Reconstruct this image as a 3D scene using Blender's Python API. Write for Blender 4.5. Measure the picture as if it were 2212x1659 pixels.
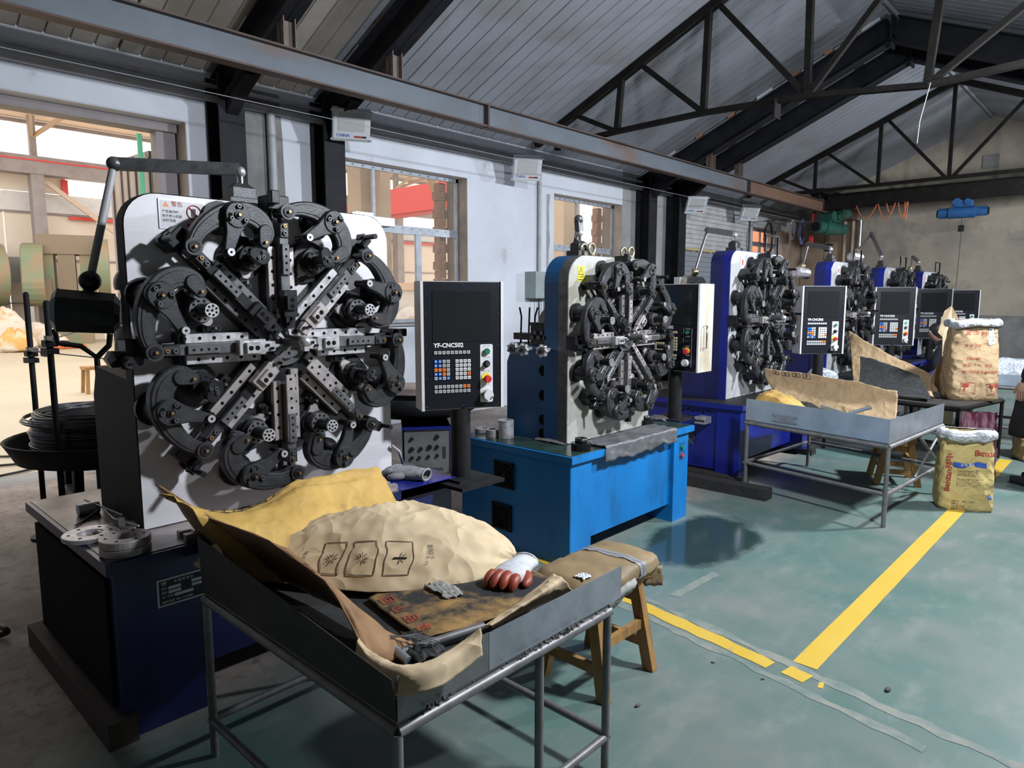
import bpy, math, random
from mathutils import Matrix, Vector
from math import sin, cos, pi, radians as RAD

for o in list(bpy.data.objects): bpy.data.objects.remove(o)
S = bpy.context.scene
COL = S.collection
random.seed(7)

# ------------------------------------------------------------------ camera
FPX, PITCH, YAW, CAMH = 1490.0, RAD(7.08), RAD(43.1), 1.6
cd = bpy.data.cameras.new('camera'); cam = bpy.data.objects.new('camera', cd); COL.objects.link(cam)
cd.sensor_width = 36.0; cd.lens = 36.0 * FPX / 2212.0; cd.clip_start = 0.05; cd.clip_end = 200
cam.location = (0, 0, CAMH); cam.rotation_euler = (pi / 2 - PITCH, 0, YAW)
S.camera = cam

# ------------------------------------------------------------------ world, exposure
S.view_settings.view_transform = 'Standard'; S.view_settings.look = 'None'
S.view_settings.gamma = 1.0; S.view_settings.use_curve_mapping = False
S.view_settings.exposure = 0.0
w = bpy.data.worlds.new('overcast_sky'); S.world = w; w.use_nodes = True
bgn = w.node_tree.nodes['Background']; bgn.inputs[0].default_value = (1.0, 0.95, 0.89, 1); bgn.inputs[1].default_value = 2.6

# ------------------------------------------------------------------ lamps under the roof (their housings are built further down)
FLOODS = [(0.45, 3.3, 3.45, 250), (0.45, 7.3, 3.45, 360), (0.45, 14.2, 3.45, 300)]
for fx, fy, fz, pw in FLOODS:
    ld = bpy.data.lights.new('flood_lamp_light', 'AREA'); ld.shape = 'RECTANGLE'; ld.size = 0.34; ld.size_y = 0.24
    ld.energy = pw; ld.color = (0.86, 0.92, 1.0)
    lo = bpy.data.objects.new('flood_lamp_light', ld); COL.objects.link(lo)
    lo.location = (fx - 0.05, fy, fz - 0.03)
    lo.rotation_euler = Vector((-0.86, 0, -0.5)).to_track_quat('-Z', 'Y').to_euler()

# ------------------------------------------------------------------ geometry helpers
def P(px, py, axis, val):
    """a point of the place seen at photo pixel (px,py) on the plane axis=val"""
    F = Vector((-sin(YAW) * cos(PITCH), cos(YAW) * cos(PITCH), -sin(PITCH)))
    R = Vector((cos(YAW), sin(YAW), 0)); U = R.cross(F)
    d = F + R * ((px - 1106) / FPX) - U * ((py - 829.5) / FPX)
    c = Vector((0, 0, CAMH)); i = 'xyz'.index(axis)
    return c + d * ((val - c[i]) / d[i])

class MB:
    """collects shapes and links them as ONE mesh object"""
    def __init__(s): s.v = []; s.f = []; s.mi = []; s.sm = []; s.mats = []; s.M = Matrix.Identity(4)
    def mat(s, m):
        if m not in s.mats: s.mats.append(m)
        return s.mats.index(m)
    def add(s, vs, fs, m, smooth=False):
        b = len(s.v); M = s.M
        s.v += [tuple(M @ Vector(p)) for p in vs]
        k = s.mat(m)
        for f in fs: s.f.append([b + i for i in f]); s.mi.append(k); s.sm.append(smooth)
        return s
    def box(s, x0, x1, y0, y1, z0, z1, m):
        if x0 > x1: x0, x1 = x1, x0
        if y0 > y1: y0, y1 = y1, y0
        if z0 > z1: z0, z1 = z1, z0
        vs = [(x, y, z) for z in (z0, z1) for y in (y0, y1) for x in (x0, x1)]
        return s.add(vs, [(0, 2, 3, 1), (4, 5, 7, 6), (0, 1, 5, 4), (2, 6, 7, 3), (0, 4, 6, 2), (1, 3, 7, 5)], m)
    def cbox(s, cx, cy, cz, sx, sy, sz, m): return s.box(cx - sx / 2, cx + sx / 2, cy - sy / 2, cy + sy / 2, cz - sz / 2, cz + sz / 2, m)
    def prism(s, poly, z0, z1, m, cham=0.0, m2=None):
        """polygon (ccw) in local xy extruded along local z, top edge chamfered"""
        n = len(poly); top = poly
        if cham:
            top = []
            for i in range(n):
                a, b, c = Vector(poly[i - 1]), Vector(poly[i]), Vector(poly[(i + 1) % n])
                d1 = (b - a); d2 = (c - b)
                n1 = Vector((-d1.y, d1.x)).normalized() if d1.length > 1e-9 else Vector((0, 0))
                n2 = Vector((-d2.y, d2.x)).normalized() if d2.length > 1e-9 else n1
                nn = (n1 + n2); nn = nn.normalized() if nn.length > 1e-6 else n1
                k = cham / max(0.5, nn.dot(n1)) if n1.length else cham
                top.append((b.x + nn.x * k, b.y + nn.y * k))
        vs = [(x, y, z0) for x, y in poly]; fs = [tuple(range(n - 1, -1, -1))]
        if cham:
            vs += [(x, y, z1 - cham) for x, y in poly] + [(x, y, z1) for x, y in top]
            for i in range(n):
                j = (i + 1) % n
                fs += [(i, j, n + j, n + i), (n + i, n + j, 2 * n + j, 2 * n + i)]
            fs.append(tuple(range(2 * n, 3 * n)))
        else:
            vs += [(x, y, z1) for x, y in poly]
            for i in range(n): j = (i + 1) % n; fs.append((i, j, n + j, n + i))
            fs.append(tuple(range(n, 2 * n)))
        if m2:
            s.add(vs, fs[:-1], m); s.add(vs, fs[-1:], m2)
        else: s.add(vs, fs, m)
        return s
    def cyl(s, p0, p1, r0, m, r1=None, n=14, caps=True, smooth=True):
        p0, p1 = Vector(p0), Vector(p1); r1 = r0 if r1 is None else r1
        a = (p1 - p0).normalized(); t = Vector((0, 0, 1)) if abs(a.z) < 0.9 else Vector((1, 0, 0))
        u = a.cross(t).normalized(); v = a.cross(u)
        vs = []
        for p, r in ((p0, r0), (p1, r1)):
            vs += [tuple(p + u * (r * cos(2 * pi * i / n)) + v * (r * sin(2 * pi * i / n))) for i in range(n)]
        s.add(vs, [(i, n + i, n + (i + 1) % n, (i + 1) % n) for i in range(n)], m, smooth)
        if caps: s.add(vs, [tuple(range(n)), tuple(range(2 * n - 1, n - 1, -1))], m)
        return s
    def tube(s, path, r, m, n=8, closed=False):
        ps = [Vector(p) for p in path]; N = len(ps); vs = []
        prev = None
        for i, p in enumerate(ps):
            if closed: d = ps[(i + 1) % N] - ps[i - 1]
            else: d = ps[min(i + 1, N - 1)] - ps[max(i - 1, 0)]
            d = d.normalized() if d.length > 1e-9 else Vector((0, 0, 1))
            if prev is None:
                t = Vector((0, 0, 1)) if abs(d.z) < 0.9 else Vector((1, 0, 0)); u = d.cross(t).normalized()
            else: u = (prev - d * prev.dot(d)); u = u.normalized() if u.length > 1e-6 else d.orthogonal().normalized()
            prev = u; v = d.cross(u)
            rr = r[i] if isinstance(r, (list, tuple)) else r
            vs += [tuple(p + u * (rr * cos(2 * pi * k / n)) + v * (rr * sin(2 * pi * k / n))) for k in range(n)]
        fs = []
        for i in range(N if closed else N - 1):
            j = (i + 1) % N
            fs += [(i * n + k, i * n + (k + 1) % n, j * n + (k + 1) % n, j * n + k) for k in range(n)]
        s.add(vs, fs, m, True)
        if not closed: s.add(vs, [tuple(range(n - 1, -1, -1)), tuple(range((N - 1) * n, N * n))], m)
        return s
    def lathe(s, prof, m, n=24, at=(0, 0, 0), smooth=True):
        """profile [(r,z)] turned about local z through at"""
        vs = []
        for r, z in prof: vs += [(at[0] + r * cos(2 * pi * i / n), at[1] + r * sin(2 * pi * i / n), at[2] + z) for i in range(n)]
        fs = [(a * n + i, a * n + (i + 1) % n, (a + 1) * n + (i + 1) % n, (a + 1) * n + i) for a in range(len(prof) - 1) for i in range(n)]
        return s.add(vs, fs, m, smooth)
    def bar(s, p0, p1, wd, ht, m):
        """rectangular bar from p0 to p1: wd across (level), ht up"""
        p0, p1 = Vector(p0), Vector(p1); a = (p1 - p0).normalized()
        t = Vector((0, 0, 1)) if abs(a.z) < 0.95 else Vector((0, 1, 0))
        u = a.cross(t).normalized(); v = u.cross(a)
        vs = [tuple(p + u * (wd / 2 * i) + v * (ht / 2 * j)) for p in (p0, p1) for i, j in ((-1, -1), (1, -1), (1, 1), (-1, 1))]
        return s.add(vs, [(0, 3, 2, 1), (4, 5, 6, 7), (0, 1, 5, 4), (1, 2, 6, 5), (2, 3, 7, 6), (3, 0, 4, 7)], m)
    def hbeam(s, p0, p1, wd, ht, m, t=0.012, tf=0.016):
        """I section from p0 to p1 (centre line)"""
        p0, p1 = Vector(p0), Vector(p1); a = (p1 - p0).normalized()
        up = Vector((0, 0, 1)) if abs(a.z) < 0.95 else Vector((0, 1, 0))
        u = a.cross(up).normalized(); v = u.cross(a)
        s.bar(p0, p1, t, ht, m)
        for k in (-1, 1): s.bar(p0 + v * (k * (ht / 2 - tf / 2)), p1 + v * (k * (ht / 2 - tf / 2)), wd, tf, m)
        return s
    def ball(s, c, r, m, n=10, sc=(1, 1, 1)):
        vs = []; fs = []
        for i in range(n + 1):
            th = pi * i / n
            for j in range(2 * n):
                ph = pi * j / n
                vs.append((c[0] + sc[0] * r * sin(th) * cos(ph), c[1] + sc[1] * r * sin(th) * sin(ph), c[2] + sc[2] * r * cos(th)))
        for i in range(n):
            for j in range(2 * n):
                k = (j + 1) % (2 * n); fs.append((i * 2 * n + j, (i + 1) * 2 * n + j, (i + 1) * 2 * n + k, i * 2 * n + k))
        return s.add(vs, fs, m, True)
    def grid(s, nu, nv, fn, m, smooth=True, closed_u=False):
        vs = [tuple(fn(i / (nu if closed_u else nu - 1), j / (nv - 1))) for j in range(nv) for i in range(nu)]
        fs = []
        for j in range(nv - 1):
            for i in range(nu if closed_u else nu - 1):
                k = (i + 1) % nu; fs.append((j * nu + i, j * nu + k, (j + 1) * nu + k, (j + 1) * nu + i))
        return s.add(vs, fs, m, smooth)
    def mesh(s, name):
        me = bpy.data.meshes.new(name); me.from_pydata(s.v, [], s.f)
        for m in s.mats: me.materials.append(MAT[m])
        me.polygons.foreach_set('material_index', s.mi); me.polygons.foreach_set('use_smooth', s.sm)
        me.validate(); me.update(); return me
    def build(s, name, parent=None, label=None, cat=None, group=None, kind=None, loc=None, solid=0):
        o = bpy.data.objects.new(name, s.mesh(name)); COL.objects.link(o)
        if parent: o.parent = parent
        if loc: o.location = loc
        if solid:
            md = o.modifiers.new('thickness', 'SOLIDIFY'); md.thickness = solid; md.offset = 0
        return tag(o, label, cat, group, kind)

def tag(o, label=None, cat=None, group=None, kind=None):
    if label: o['label'] = label
    if cat: o['category'] = cat
    if group: o['group'] = group
    if kind: o['kind'] = kind
    return o
def empty(name, loc=(0, 0, 0), label=None, cat=None, group=None, rz=0, kind=None):
    o = bpy.data.objects.new(name, None); COL.objects.link(o); o.location = loc; o.rotation_euler = (0, 0, rz); o.empty_display_size = 0.1
    return tag(o, label, cat, group, kind)
def inst(me, name, parent, loc=(0, 0, 0), M=None, label=None, kind=None):
    o = bpy.data.objects.new(name, me); COL.objects.link(o); o.parent = parent
    if M is not None: o.matrix_local = M
    else: o.location = loc
    return tag(o, label, None, None, kind)
def copy_tree(o, parent=None):
    c = o.copy(); COL.objects.link(c); c.parent = parent
    for ch in list(o.children): copy_tree(ch, c)
    return c
def wob(a, b, c=0.0):
    """smooth pseudo noise in -1..1"""
    return (sin(a * 3.1 + b * 1.7 + c) + sin(a * 1.3 - b * 4.2 + 2.1 * c) + sin(a * 7.3 + b * 5.9 + c * 3.3) * 0.5 + sin(b * 9.1 - a * 2.9 + c) * 0.5) / 3.0

# ------------------------------------------------------------------ materials
MAT = {}
def mk(name, col, rough=0.6, metal=0.0, col2=None, sc=6.0, lo=0.4, hi=0.65, bump=0.0, bsc=40.0, stretch=(1, 1, 1), spec=0.5, emit=None, emits=0, col3=None, sc3=2.0, lo3=.55, hi3=.7, r2=None, detail=6, trans=0, coat=0, crumple=0.0, csc=7.0):
    m = bpy.data.materials.new(name); m.use_nodes = True; MAT[name] = m
    nt = m.node_tree; N = nt.nodes; L = nt.links; b = N['Principled BSDF']
    b.inputs['Base Color'].default_value = (*col, 1); b.inputs['Roughness'].default_value = rough; b.inputs['Metallic'].default_value = metal
    b.inputs['Specular IOR Level'].default_value = spec
    if coat: b.inputs['Coat Weight'].default_value = coat; b.inputs['Coat Roughness'].default_value = 0.2
    if trans: b.inputs['Transmission Weight'].default_value = trans
    if emit: b.inputs['Emission Color'].default_value = (*emit, 1); b.inputs['Emission Strength'].default_value = emits
    if col2 or bump or crumple:
        tc = N.new('ShaderNodeTexCoord'); mp = N.new('ShaderNodeMapping'); mp.inputs['Scale'].default_value = stretch
        L.new(tc.outputs['Object'], mp.inputs['Vector'])
    def noise(scale, det):
        n = N.new('ShaderNodeTexNoise'); n.inputs['Scale'].default_value = scale; n.inputs['Detail'].default_value = det
        n.inputs['Roughness'].default_value = 0.62; L.new(mp.outputs[0], n.inputs['Vector']); return n
    def ramp(src, a, bb):
        r = N.new('ShaderNodeMapRange'); r.inputs['From Min'].default_value = a; r.inputs['From Max'].default_value = bb
        L.new(src, r.inputs['Value']); return r.outputs[0]
    if col2:
        n = noise(sc, detail); fac = ramp(n.outputs['Fac'], lo, hi)
        mx = N.new('ShaderNodeMix'); mx.data_type = 'RGBA'; mx.inputs[6].default_value = (*col, 1); mx.inputs[7].default_value = (*col2, 1)
        L.new(fac, mx.inputs[0]); out = mx.outputs[2]
        if r2 is not None:
            mr = N.new('ShaderNodeMapRange'); mr.inputs['To Min'].default_value = rough; mr.inputs['To Max'].default_value = r2
            L.new(fac, mr.inputs['Value']); L.new(mr.outputs[0], b.inputs['Roughness'])
        if col3:
            n3 = noise(sc3, detail); f3 = ramp(n3.outputs['Fac'], lo3, hi3)
            m3 = N.new('ShaderNodeMix'); m3.data_type = 'RGBA'; m3.inputs[7].default_value = (*col3, 1)
            L.new(f3, m3.inputs[0]); L.new(out, m3.inputs[6]); out = m3.outputs[2]
        L.new(out, b.inputs['Base Color'])
    if crumple:
        hs = []
        for k, (s_, w_) in enumerate(((csc, 1.0), (csc * 2.6, .5))):      # ridged noise: sharp paper wrinkles
            v = noise(s_, 1.0); sb_ = N.new('ShaderNodeMath'); sb_.operation = 'SUBTRACT'; sb_.inputs[1].default_value = .5; L.new(v.outputs['Fac'], sb_.inputs[0])
            ab = N.new('ShaderNodeMath'); ab.operation = 'ABSOLUTE'; L.new(sb_.outputs[0], ab.inputs[0])
            q = N.new('ShaderNodeMath'); q.operation = 'MULTIPLY'; q.inputs[1].default_value = -w_; L.new(ab.outputs[0], q.inputs[0]); hs.append(q)
        ad = N.new('ShaderNodeMath'); L.new(hs[0].outputs[0], ad.inputs[0]); L.new(hs[1].outputs[0], ad.inputs[1])
        bp = N.new('ShaderNodeBump'); bp.inputs['Strength'].default_value = crumple; bp.inputs['Distance'].default_value = 0.06
        L.new(ad.outputs[0], bp.inputs['Height']); L.new(bp.outputs[0], b.inputs['Normal'])
    elif bump:
        nb = noise(bsc, 4); bp = N.new('ShaderNodeBump'); bp.inputs['Strength'].default_value = bump; bp.inputs['Distance'].default_value = 0.02
        L.new(nb.outputs['Fac'], bp.inputs['Height']); L.new(bp.outputs[0], b.inputs['Normal'])
    return m

mk('steel_light', (0.62, 0.60, 0.61), 0.36, 0.6, (0.36, 0.35, 0.36), 30, bump=0.03)
mk('steel_plate', (0.66, 0.64, 0.66), 0.42, 0.08, (0.54, 0.52, 0.53), 3, .35, .75, col3=(0.42, 0.38, 0.33), sc3=1.3, lo3=.6, hi3=.85, stretch=(1, 1, 4))
mk('steel_plate_worn', (0.42, 0.42, 0.43), 0.42, 0.1, (0.30, 0.30, 0.30), 4, .35, .7, col3=(0.16, 0.15, 0.14), sc3=2.2, lo3=.55, hi3=.75)
mk('steel_plate_oily', (0.40, 0.395, 0.37), 0.42, 0.08, (0.30, 0.285, 0.24), 4, .35, .7, col3=(0.22, 0.20, 0.10), sc3=2.2, lo3=.50, hi3=.72)
mk('cast_dark', (0.028, 0.028, 0.030), 0.38, 0.25, (0.044, 0.044, 0.047), 24, bump=0.10, bsc=160)
mk('oxide_black', (0.014, 0.014, 0.016), 0.33, 0.4, (0.030, 0.030, 0.032), 18)
mk('rail_steel', (0.46, 0.41, 0.40), 0.4, 0.55, (0.32, 0.29, 0.285), 14, bump=0.02)
mk('dark_steel', (0.15, 0.15, 0.155), 0.38, 0.5, (0.085, 0.085, 0.09), 20)
mk('hole', (0.004, 0.004, 0.004), 0.8, spec=.1)
mk('brass', (0.62, 0.36, 0.16), 0.3, 0.9)
mk('gold_zinc', (0.52, 0.46, 0.30), 0.32, 0.85, (0.36, 0.31, 0.2), 30)
mk('navy_paint', (0.010, 0.014, 0.095), 0.34, 0.0, (0.006, 0.008, 0.05), 5, coat=0.15)
mk('royal_paint', (0.007, 0.016, 0.21), 0.33, 0.0, (0.006, 0.011, 0.13), 5, coat=0.1)
mk('azure_paint', (0.001, 0.165, 0.46), 0.45, 0.0, (0.001, 0.125, 0.37), 5, .35, .7, col3=(0.006, 0.03, 0.075), sc3=3.0, lo3=.56, hi3=.8, stretch=(1, 1, 0.35))
mk('azure_shaded', (0.003, 0.085, 0.24), 0.45, 0.0, (0.003, 0.05, 0.15), 3, .35, .75)  # same azure paint, darkened so the colour carries the shade of the sides
mk('black_paint', (0.009, 0.009, 0.010), 0.6, 0.0, (0.014, 0.014, 0.016), 12, spec=.22)
mk('panel_black', (0.006, 0.006, 0.011), 0.35)
mk('screen', (0.012, 0.013, 0.014), 0.12, 0.0, spec=0.7)
mk('panel_white', (0.62, 0.62, 0.62), 0.45, 0.0, (0.50, 0.48, 0.45), 5, .5, .8)
mk('panel_grey', (0.40, 0.39, 0.40), 0.4, 0.0, (0.34, 0.33, 0.33), 5)
mk('panel_dirty', (0.54, 0.50, 0.43), 0.5, 0.0, (0.36, 0.29, 0.19), 5, .48, .72, stretch=(1, 1, .4))
mk('print_white', (0.75, 0.75, 0.76), 0.6)
mk('print_black', (0.02, 0.02, 0.022), 0.6)
mk('print_red', (0.36, 0.04, 0.025), 0.7)
mk('print_blue', (0.02, 0.09, 0.40), 0.5)
mk('key_grey', (0.42, 0.42, 0.42), 0.45)
mk('key_white', (0.68, 0.67, 0.66), 0.45)
mk('key_blue', (0.03, 0.13, 0.45), 0.4)
mk('key_orange', (0.80, 0.21, 0.04), 0.4)
mk('key_old', (0.45, 0.40, 0.24), 0.5)
mk('green_button', (0.01, 0.19, 0.09), 0.3)
mk('green_lit', (0.02, 0.5, 0.2), 0.3, emit=(0.05, 0.9, 0.4), emits=0.8)
mk('red_button', (0.55, 0.03, 0.03), 0.35)
mk('yellow_ring', (0.75, 0.62, 0.04), 0.4)
mk('chrome', (0.7, 0.7, 0.7), 0.15, 1.0)
mk('galv', (0.36, 0.38, 0.42), 0.42, 0.6, (0.28, 0.30, 0.33), 9, bump=0.02)
mk('galv_bright', (0.36, 0.43, 0.50), 0.42, 0.3, (0.27, 0.33, 0.39), 6, .4, .7, col3=(0.42, 0.46, 0.5), sc3=5, lo3=.6, hi3=.8)
mk('galv_old', (0.22, 0.225, 0.23), 0.45, 0.5, (0.13, 0.13, 0.12), 5, .4, .7)
mk('tube_grey', (0.21, 0.205, 0.205), 0.45, 0.4, (0.13, 0.12, 0.115), 14, .4, .7)
mk('rubber_black', (0.014, 0.014, 0.015), 0.75, 0.0, (0.03, 0.03, 0.03), 30, bump=0.2, bsc=60)
mk('kraft', (0.40, 0.275, 0.15), 0.8, 0.0, (0.33, 0.225, 0.12), 7, .4, .65, crumple=.8, csc=4)
mk('kraft_light', (0.62, 0.48, 0.30), 0.8, 0.0, (0.54, 0.40, 0.24), 6, .4, .65, crumple=.9, csc=3.5)
mk('kraft_yellow', (0.54, 0.34, 0.085), 0.75, 0.0, (0.42, 0.25, 0.06), 5, .4, .65, col3=(0.09, 0.065, 0.04), sc3=3.2, lo3=.53, hi3=.72, crumple=.5, csc=4)
mk('kraft_dirty', (0.40, 0.23, 0.07), 0.8, 0.0, (0.018, 0.018, 0.020), 3.4, .36, .50, bump=0.15, bsc=14)
mk('kraft_brown', (0.30, 0.17, 0.08), 0.8, 0.0, (0.21, 0.11, 0.05), 6, bump=0.15, bsc=14)
mk('sack_yellow', (0.58, 0.44, 0.17), 0.75, 0.0, (0.50, 0.38, 0.15), 5, crumple=.7, csc=5)
mk('liner_white', (0.60, 0.61, 0.63), 0.4, 0.0, (0.45, 0.46, 0.48), 12, crumple=.8, csc=10)
mk('plastic_clear', (0.52, 0.56, 0.60), 0.2, 0.0, (0.34, 0.37, 0.42), 9, crumple=1.0, csc=8)
mk('woven_maroon', (0.16, 0.02, 0.05), 0.6, 0.0, (0.42, 0.22, 0.28), 18, .45, .6, stretch=(1, 1, .12), bump=0.3, bsc=30)
mk('cushion_brown', (0.27, 0.19, 0.095), 0.6, 0.0, (0.18, 0.125, 0.07), 5, .4, .7, bump=0.1, bsc=20)
mk('tape_grey', (0.24, 0.24, 0.255), 0.45)
mk('wood_old', (0.36, 0.19, 0.06), 0.55, 0.0, (0.16, 0.085, 0.03), 9, .4, .75, stretch=(3, 3, .5))
mk('wood_dark', (0.045, 0.035, 0.028), 0.75, 0.0, (0.07, 0.05, 0.04), 9, stretch=(1, 6, 1))
mk('timber_black', (0.016, 0.015, 0.014), 0.8, 0.0, (0.03, 0.027, 0.025), 12, bump=0.3, bsc=30)
mk('glove_white', (0.62, 0.64, 0.68), 0.9, 0.0, (0.48, 0.46, 0.47), 30, bump=0.3, bsc=220)
mk('glove_red', (0.34, 0.065, 0.03), 0.45, 0.0, (0.26, 0.05, 0.03), 20)
mk('glove_grey', (0.33, 0.33, 0.34), 0.9, 0.0, (0.2, 0.2, 0.2), 20, bump=0.3, bsc=200)
mk('skin', (0.40, 0.24, 0.17), 0.55)
mk('hair', (0.012, 0.011, 0.011), 0.5)
mk('cloth_navy', (0.010, 0.012, 0.020), 0.9, 0.0, (0.016, 0.018, 0.028), 12)
mk('cloth_brown', (0.065, 0.040, 0.038), 0.9)
mk('cloth_black', (0.008, 0.008, 0.010), 0.9)
mk('beam_blue', (0.125, 0.145, 0.17), 0.5, 0.1, (0.10, 0.115, 0.13), 2.2, .4, .65, col3=(0.15, 0.095, 0.068), sc3=1.1, lo3=.55, hi3=.66, stretch=(1, .5, 1))
mk('beam_rust', (0.17, 0.092, 0.055), 0.65, 0.1, (0.12, 0.07, 0.05), 3, .4, .7, stretch=(1, .4, 1))
mk('beam_edge', (0.10, 0.062, 0.05), 0.6, 0.2, (0.07, 0.05, 0.045), 6)
mk('frame_black', (0.010, 0.011, 0.015), 0.6, 0.0, (0.018, 0.018, 0.022), 4, spec=.2)
mk('truss_dark', (0.008, 0.007, 0.0065), 0.7, 0.0, (0.014, 0.012, 0.010), 5, spec=.15)
mk('stub_rust', (0.16, 0.13, 0.11), 0.55, 0.2, (0.10, 0.06, 0.035), 6)
mk('roof_sheet', (0.275, 0.29, 0.325), 0.55, 0.05, (0.235, 0.245, 0.265), 1.2, .35, .7, col3=(0.21, 0.20, 0.19), sc3=.7, lo3=.58, hi3=.75)
mk('roof_groove', (0.10, 0.105, 0.12), 0.6)
mk('roof_sheet_old', (0.36, 0.335, 0.30), 0.6, 0.0, (0.25, 0.22, 0.18), 1.6, .35, .7)
mk('plaster_white', (0.66, 0.685, 0.745), 0.85, 0.0, (0.56, 0.58, 0.63), 1.3, .35, .72, col3=(0.34, 0.335, 0.33), sc3=2.6, lo3=.64, hi3=.8, bump=0.06, bsc=9)
mk('plaster_grey', (0.36, 0.36, 0.36), 0.85, 0.0, (0.25, 0.245, 0.24), 1.8, .35, .7, bump=0.08, bsc=9)
mk('plaster_cement', (0.24, 0.235, 0.23), 0.9, 0.0, (0.17, 0.165, 0.16), 3, bump=0.1)
mk('wall_reveal', (0.45, 0.38, 0.34), 0.85, 0.0, (0.34, 0.29, 0.26), 4)
mk('board_brown', (0.36, 0.26, 0.185), 0.75, 0.0, (0.28, 0.20, 0.15), 2)
mk('slat_white', (0.50, 0.50, 0.50), 0.7, 0.0, (0.34, 0.335, 0.33), 4, .4, .75)
mk('slat_grey', (0.24, 0.26, 0.29), 0.6)
mk('foam_yellow', (0.50, 0.42, 0.22), 0.9, bump=.5, bsc=40)
mk('pipe_grey', (0.42, 0.43, 0.45), 0.5, 0.0, (0.34, 0.34, 0.35), 4)
mk('lamp_shell', (0.58, 0.60, 0.62), 0.4)
mk('lamp_face', (0.46, 0.47, 0.46), 0.25)
mk('lamp_on', (1, 1, 1), 0.4, emit=(0.92, 0.95, 1.0), emits=30)
mk('led_on', (1, 1, 1), 0.4, emit=(0.75, 0.85, 1.0), emits=25)
mk('box_green', (0.30, 0.36, 0.34), 0.45, 0.0, (0.24, 0.29, 0.28), 5)
mk('hoist_green', (0.02, 0.105, 0.075), 0.4, 0.0, (0.015, 0.07, 0.05), 8)
mk('hoist_blue', (0.02, 0.09, 0.24), 0.4, 0.0, (0.015, 0.06, 0.16), 8)
mk('cable_orange', (0.62, 0.14, 0.04), 0.5)
mk('cable_violet', (0.16, 0.16, 0.30), 0.5)
mk('cable_red', (0.26, 0.02, 0.02), 0.5)
mk('cable_black', (0.012, 0.012, 0.014), 0.5)
mk('wire_white', (0.36, 0.36, 0.37), 0.5)
mk('wire_coil', (0.16, 0.16, 0.165), 0.28, 0.9, (0.08, 0.08, 0.085), 4, stretch=(.2, .2, 60))
mk('pipe_zinc', (0.42, 0.41, 0.39), 0.3, 0.8)
mk('pipe_paint', (0.42, 0.31, 0.22), 0.5)
mk('yard_floor', (0.50, 0.43, 0.32), 0.5, 0.0, (0.42, 0.37, 0.28), .5, .35, .7, stretch=(1, .5, 1))
mk('cream_panel', (0.74, 0.65, 0.56), 0.7, 0.0, (0.70, 0.61, 0.52), .6)
mk('yard_steel', (0.30, 0.27, 0.27), 0.6, 0.0, (0.24, 0.21, 0.21), 2)
mk('yard_tan', (0.56, 0.45, 0.35), 0.7)
mk('yard_roof', (0.60, 0.45, 0.33), 0.7)
mk('crane_red', (0.66, 0.05, 0.04), 0.45)
mk('crane_yellow', (0.70, 0.35, 0.03), 0.5)
mk('brick', (0.38, 0.21, 0.13), 0.85, 0.0, (0.28, 0.15, 0.10), 9)
mk('press_green', (0.19, 0.24, 0.15), 0.6, 0.0, (0.29, 0.21, 0.13), 1.1, .42, .62)
mk('press_brown', (0.22, 0.17, 0.12), 0.6)
mk('sack_pale', (0.62, 0.57, 0.50), 0.8, 0.0, (0.55, 0.36, 0.16), 2.2, .5, .62, bump=.3, bsc=5)
mk('sack_orange', (0.62, 0.36, 0.12), 0.8, 0.0, (0.62, 0.57, 0.50), 2.0, .5, .6, bump=.3, bsc=5)
mk('caution_yellow', (0.72, 0.60, 0.03), 0.5)
mk('sign_silver', (0.52, 0.52, 0.54), 0.35, 0.4)
mk('sign_paper', (0.60, 0.58, 0.60), 0.5)
mk('line_yellow', (0.58, 0.37, 0.035), 0.55, 0.0, (0.58, 0.40, 0.06), 6, .4, .7, col3=(0.24, 0.27, 0.22), sc3=5, lo3=.66, hi3=.75)
mk('scar_grey', (0.23, 0.235, 0.20), 0.7, 0.0, (0.13, 0.18, 0.16), 9, .4, .6)
mk('door_leaf', (0.42, 0.34, 0.27), 0.6, 0.0, (0.33, 0.26, 0.21), 2)
mk('strip_green', (0.03, 0.45, 0.20), 0.4)
mk('litter', (0.10, 0.095, 0.09), 0.9)
mk('rag_grey', (0.22, 0.22, 0.20), 0.9, 0.0, (0.36, 0.35, 0.33), 12)
mk('tray_mat', (0.017, 0.017, 0.018), 0.8, 0.0, (0.04, 0.038, 0.035), 9, .45, .7, bump=.2, bsc=40)
mk('oil_top', (0.025, 0.05, 0.04), 0.25, 0.0, (0.012, 0.02, 0.02), 6)
mk('deck_brown', (0.30, 0.24, 0.225), 0.3, 0.35, (0.09, 0.075, 0.07), 4, .4, .66)

def glass():
    m = bpy.data.materials.new('window_glass'); m.use_nodes = True; MAT['window_glass'] = m
    nt = m.node_tree; N = nt.nodes; L = nt.links; N.clear()
    o = N.new('ShaderNodeOutputMaterial'); mx = N.new('ShaderNodeMixShader'); t = N.new('ShaderNodeBsdfTransparent'); g = N.new('ShaderNodeBsdfGlossy'); d = N.new('ShaderNodeBsdfDiffuse'); m2 = N.new('ShaderNodeMixShader')
    t.inputs[0].default_value = (0.95, 0.93, 0.9, 1); g.inputs['Roughness'].default_value = 0.05; mx.inputs[0].default_value = 0.05
    d.inputs[0].default_value = (0.6, 0.55, 0.5, 1); m2.inputs[0].default_value = 0.10
    L.new(t.outputs[0], m2.inputs[1]); L.new(d.outputs[0], m2.inputs[2]); L.new(m2.outputs[0], mx.inputs[1]); L.new(g.outputs[0], mx.inputs[2]); L.new(mx.outputs[0], o.inputs[0])
glass()
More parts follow.
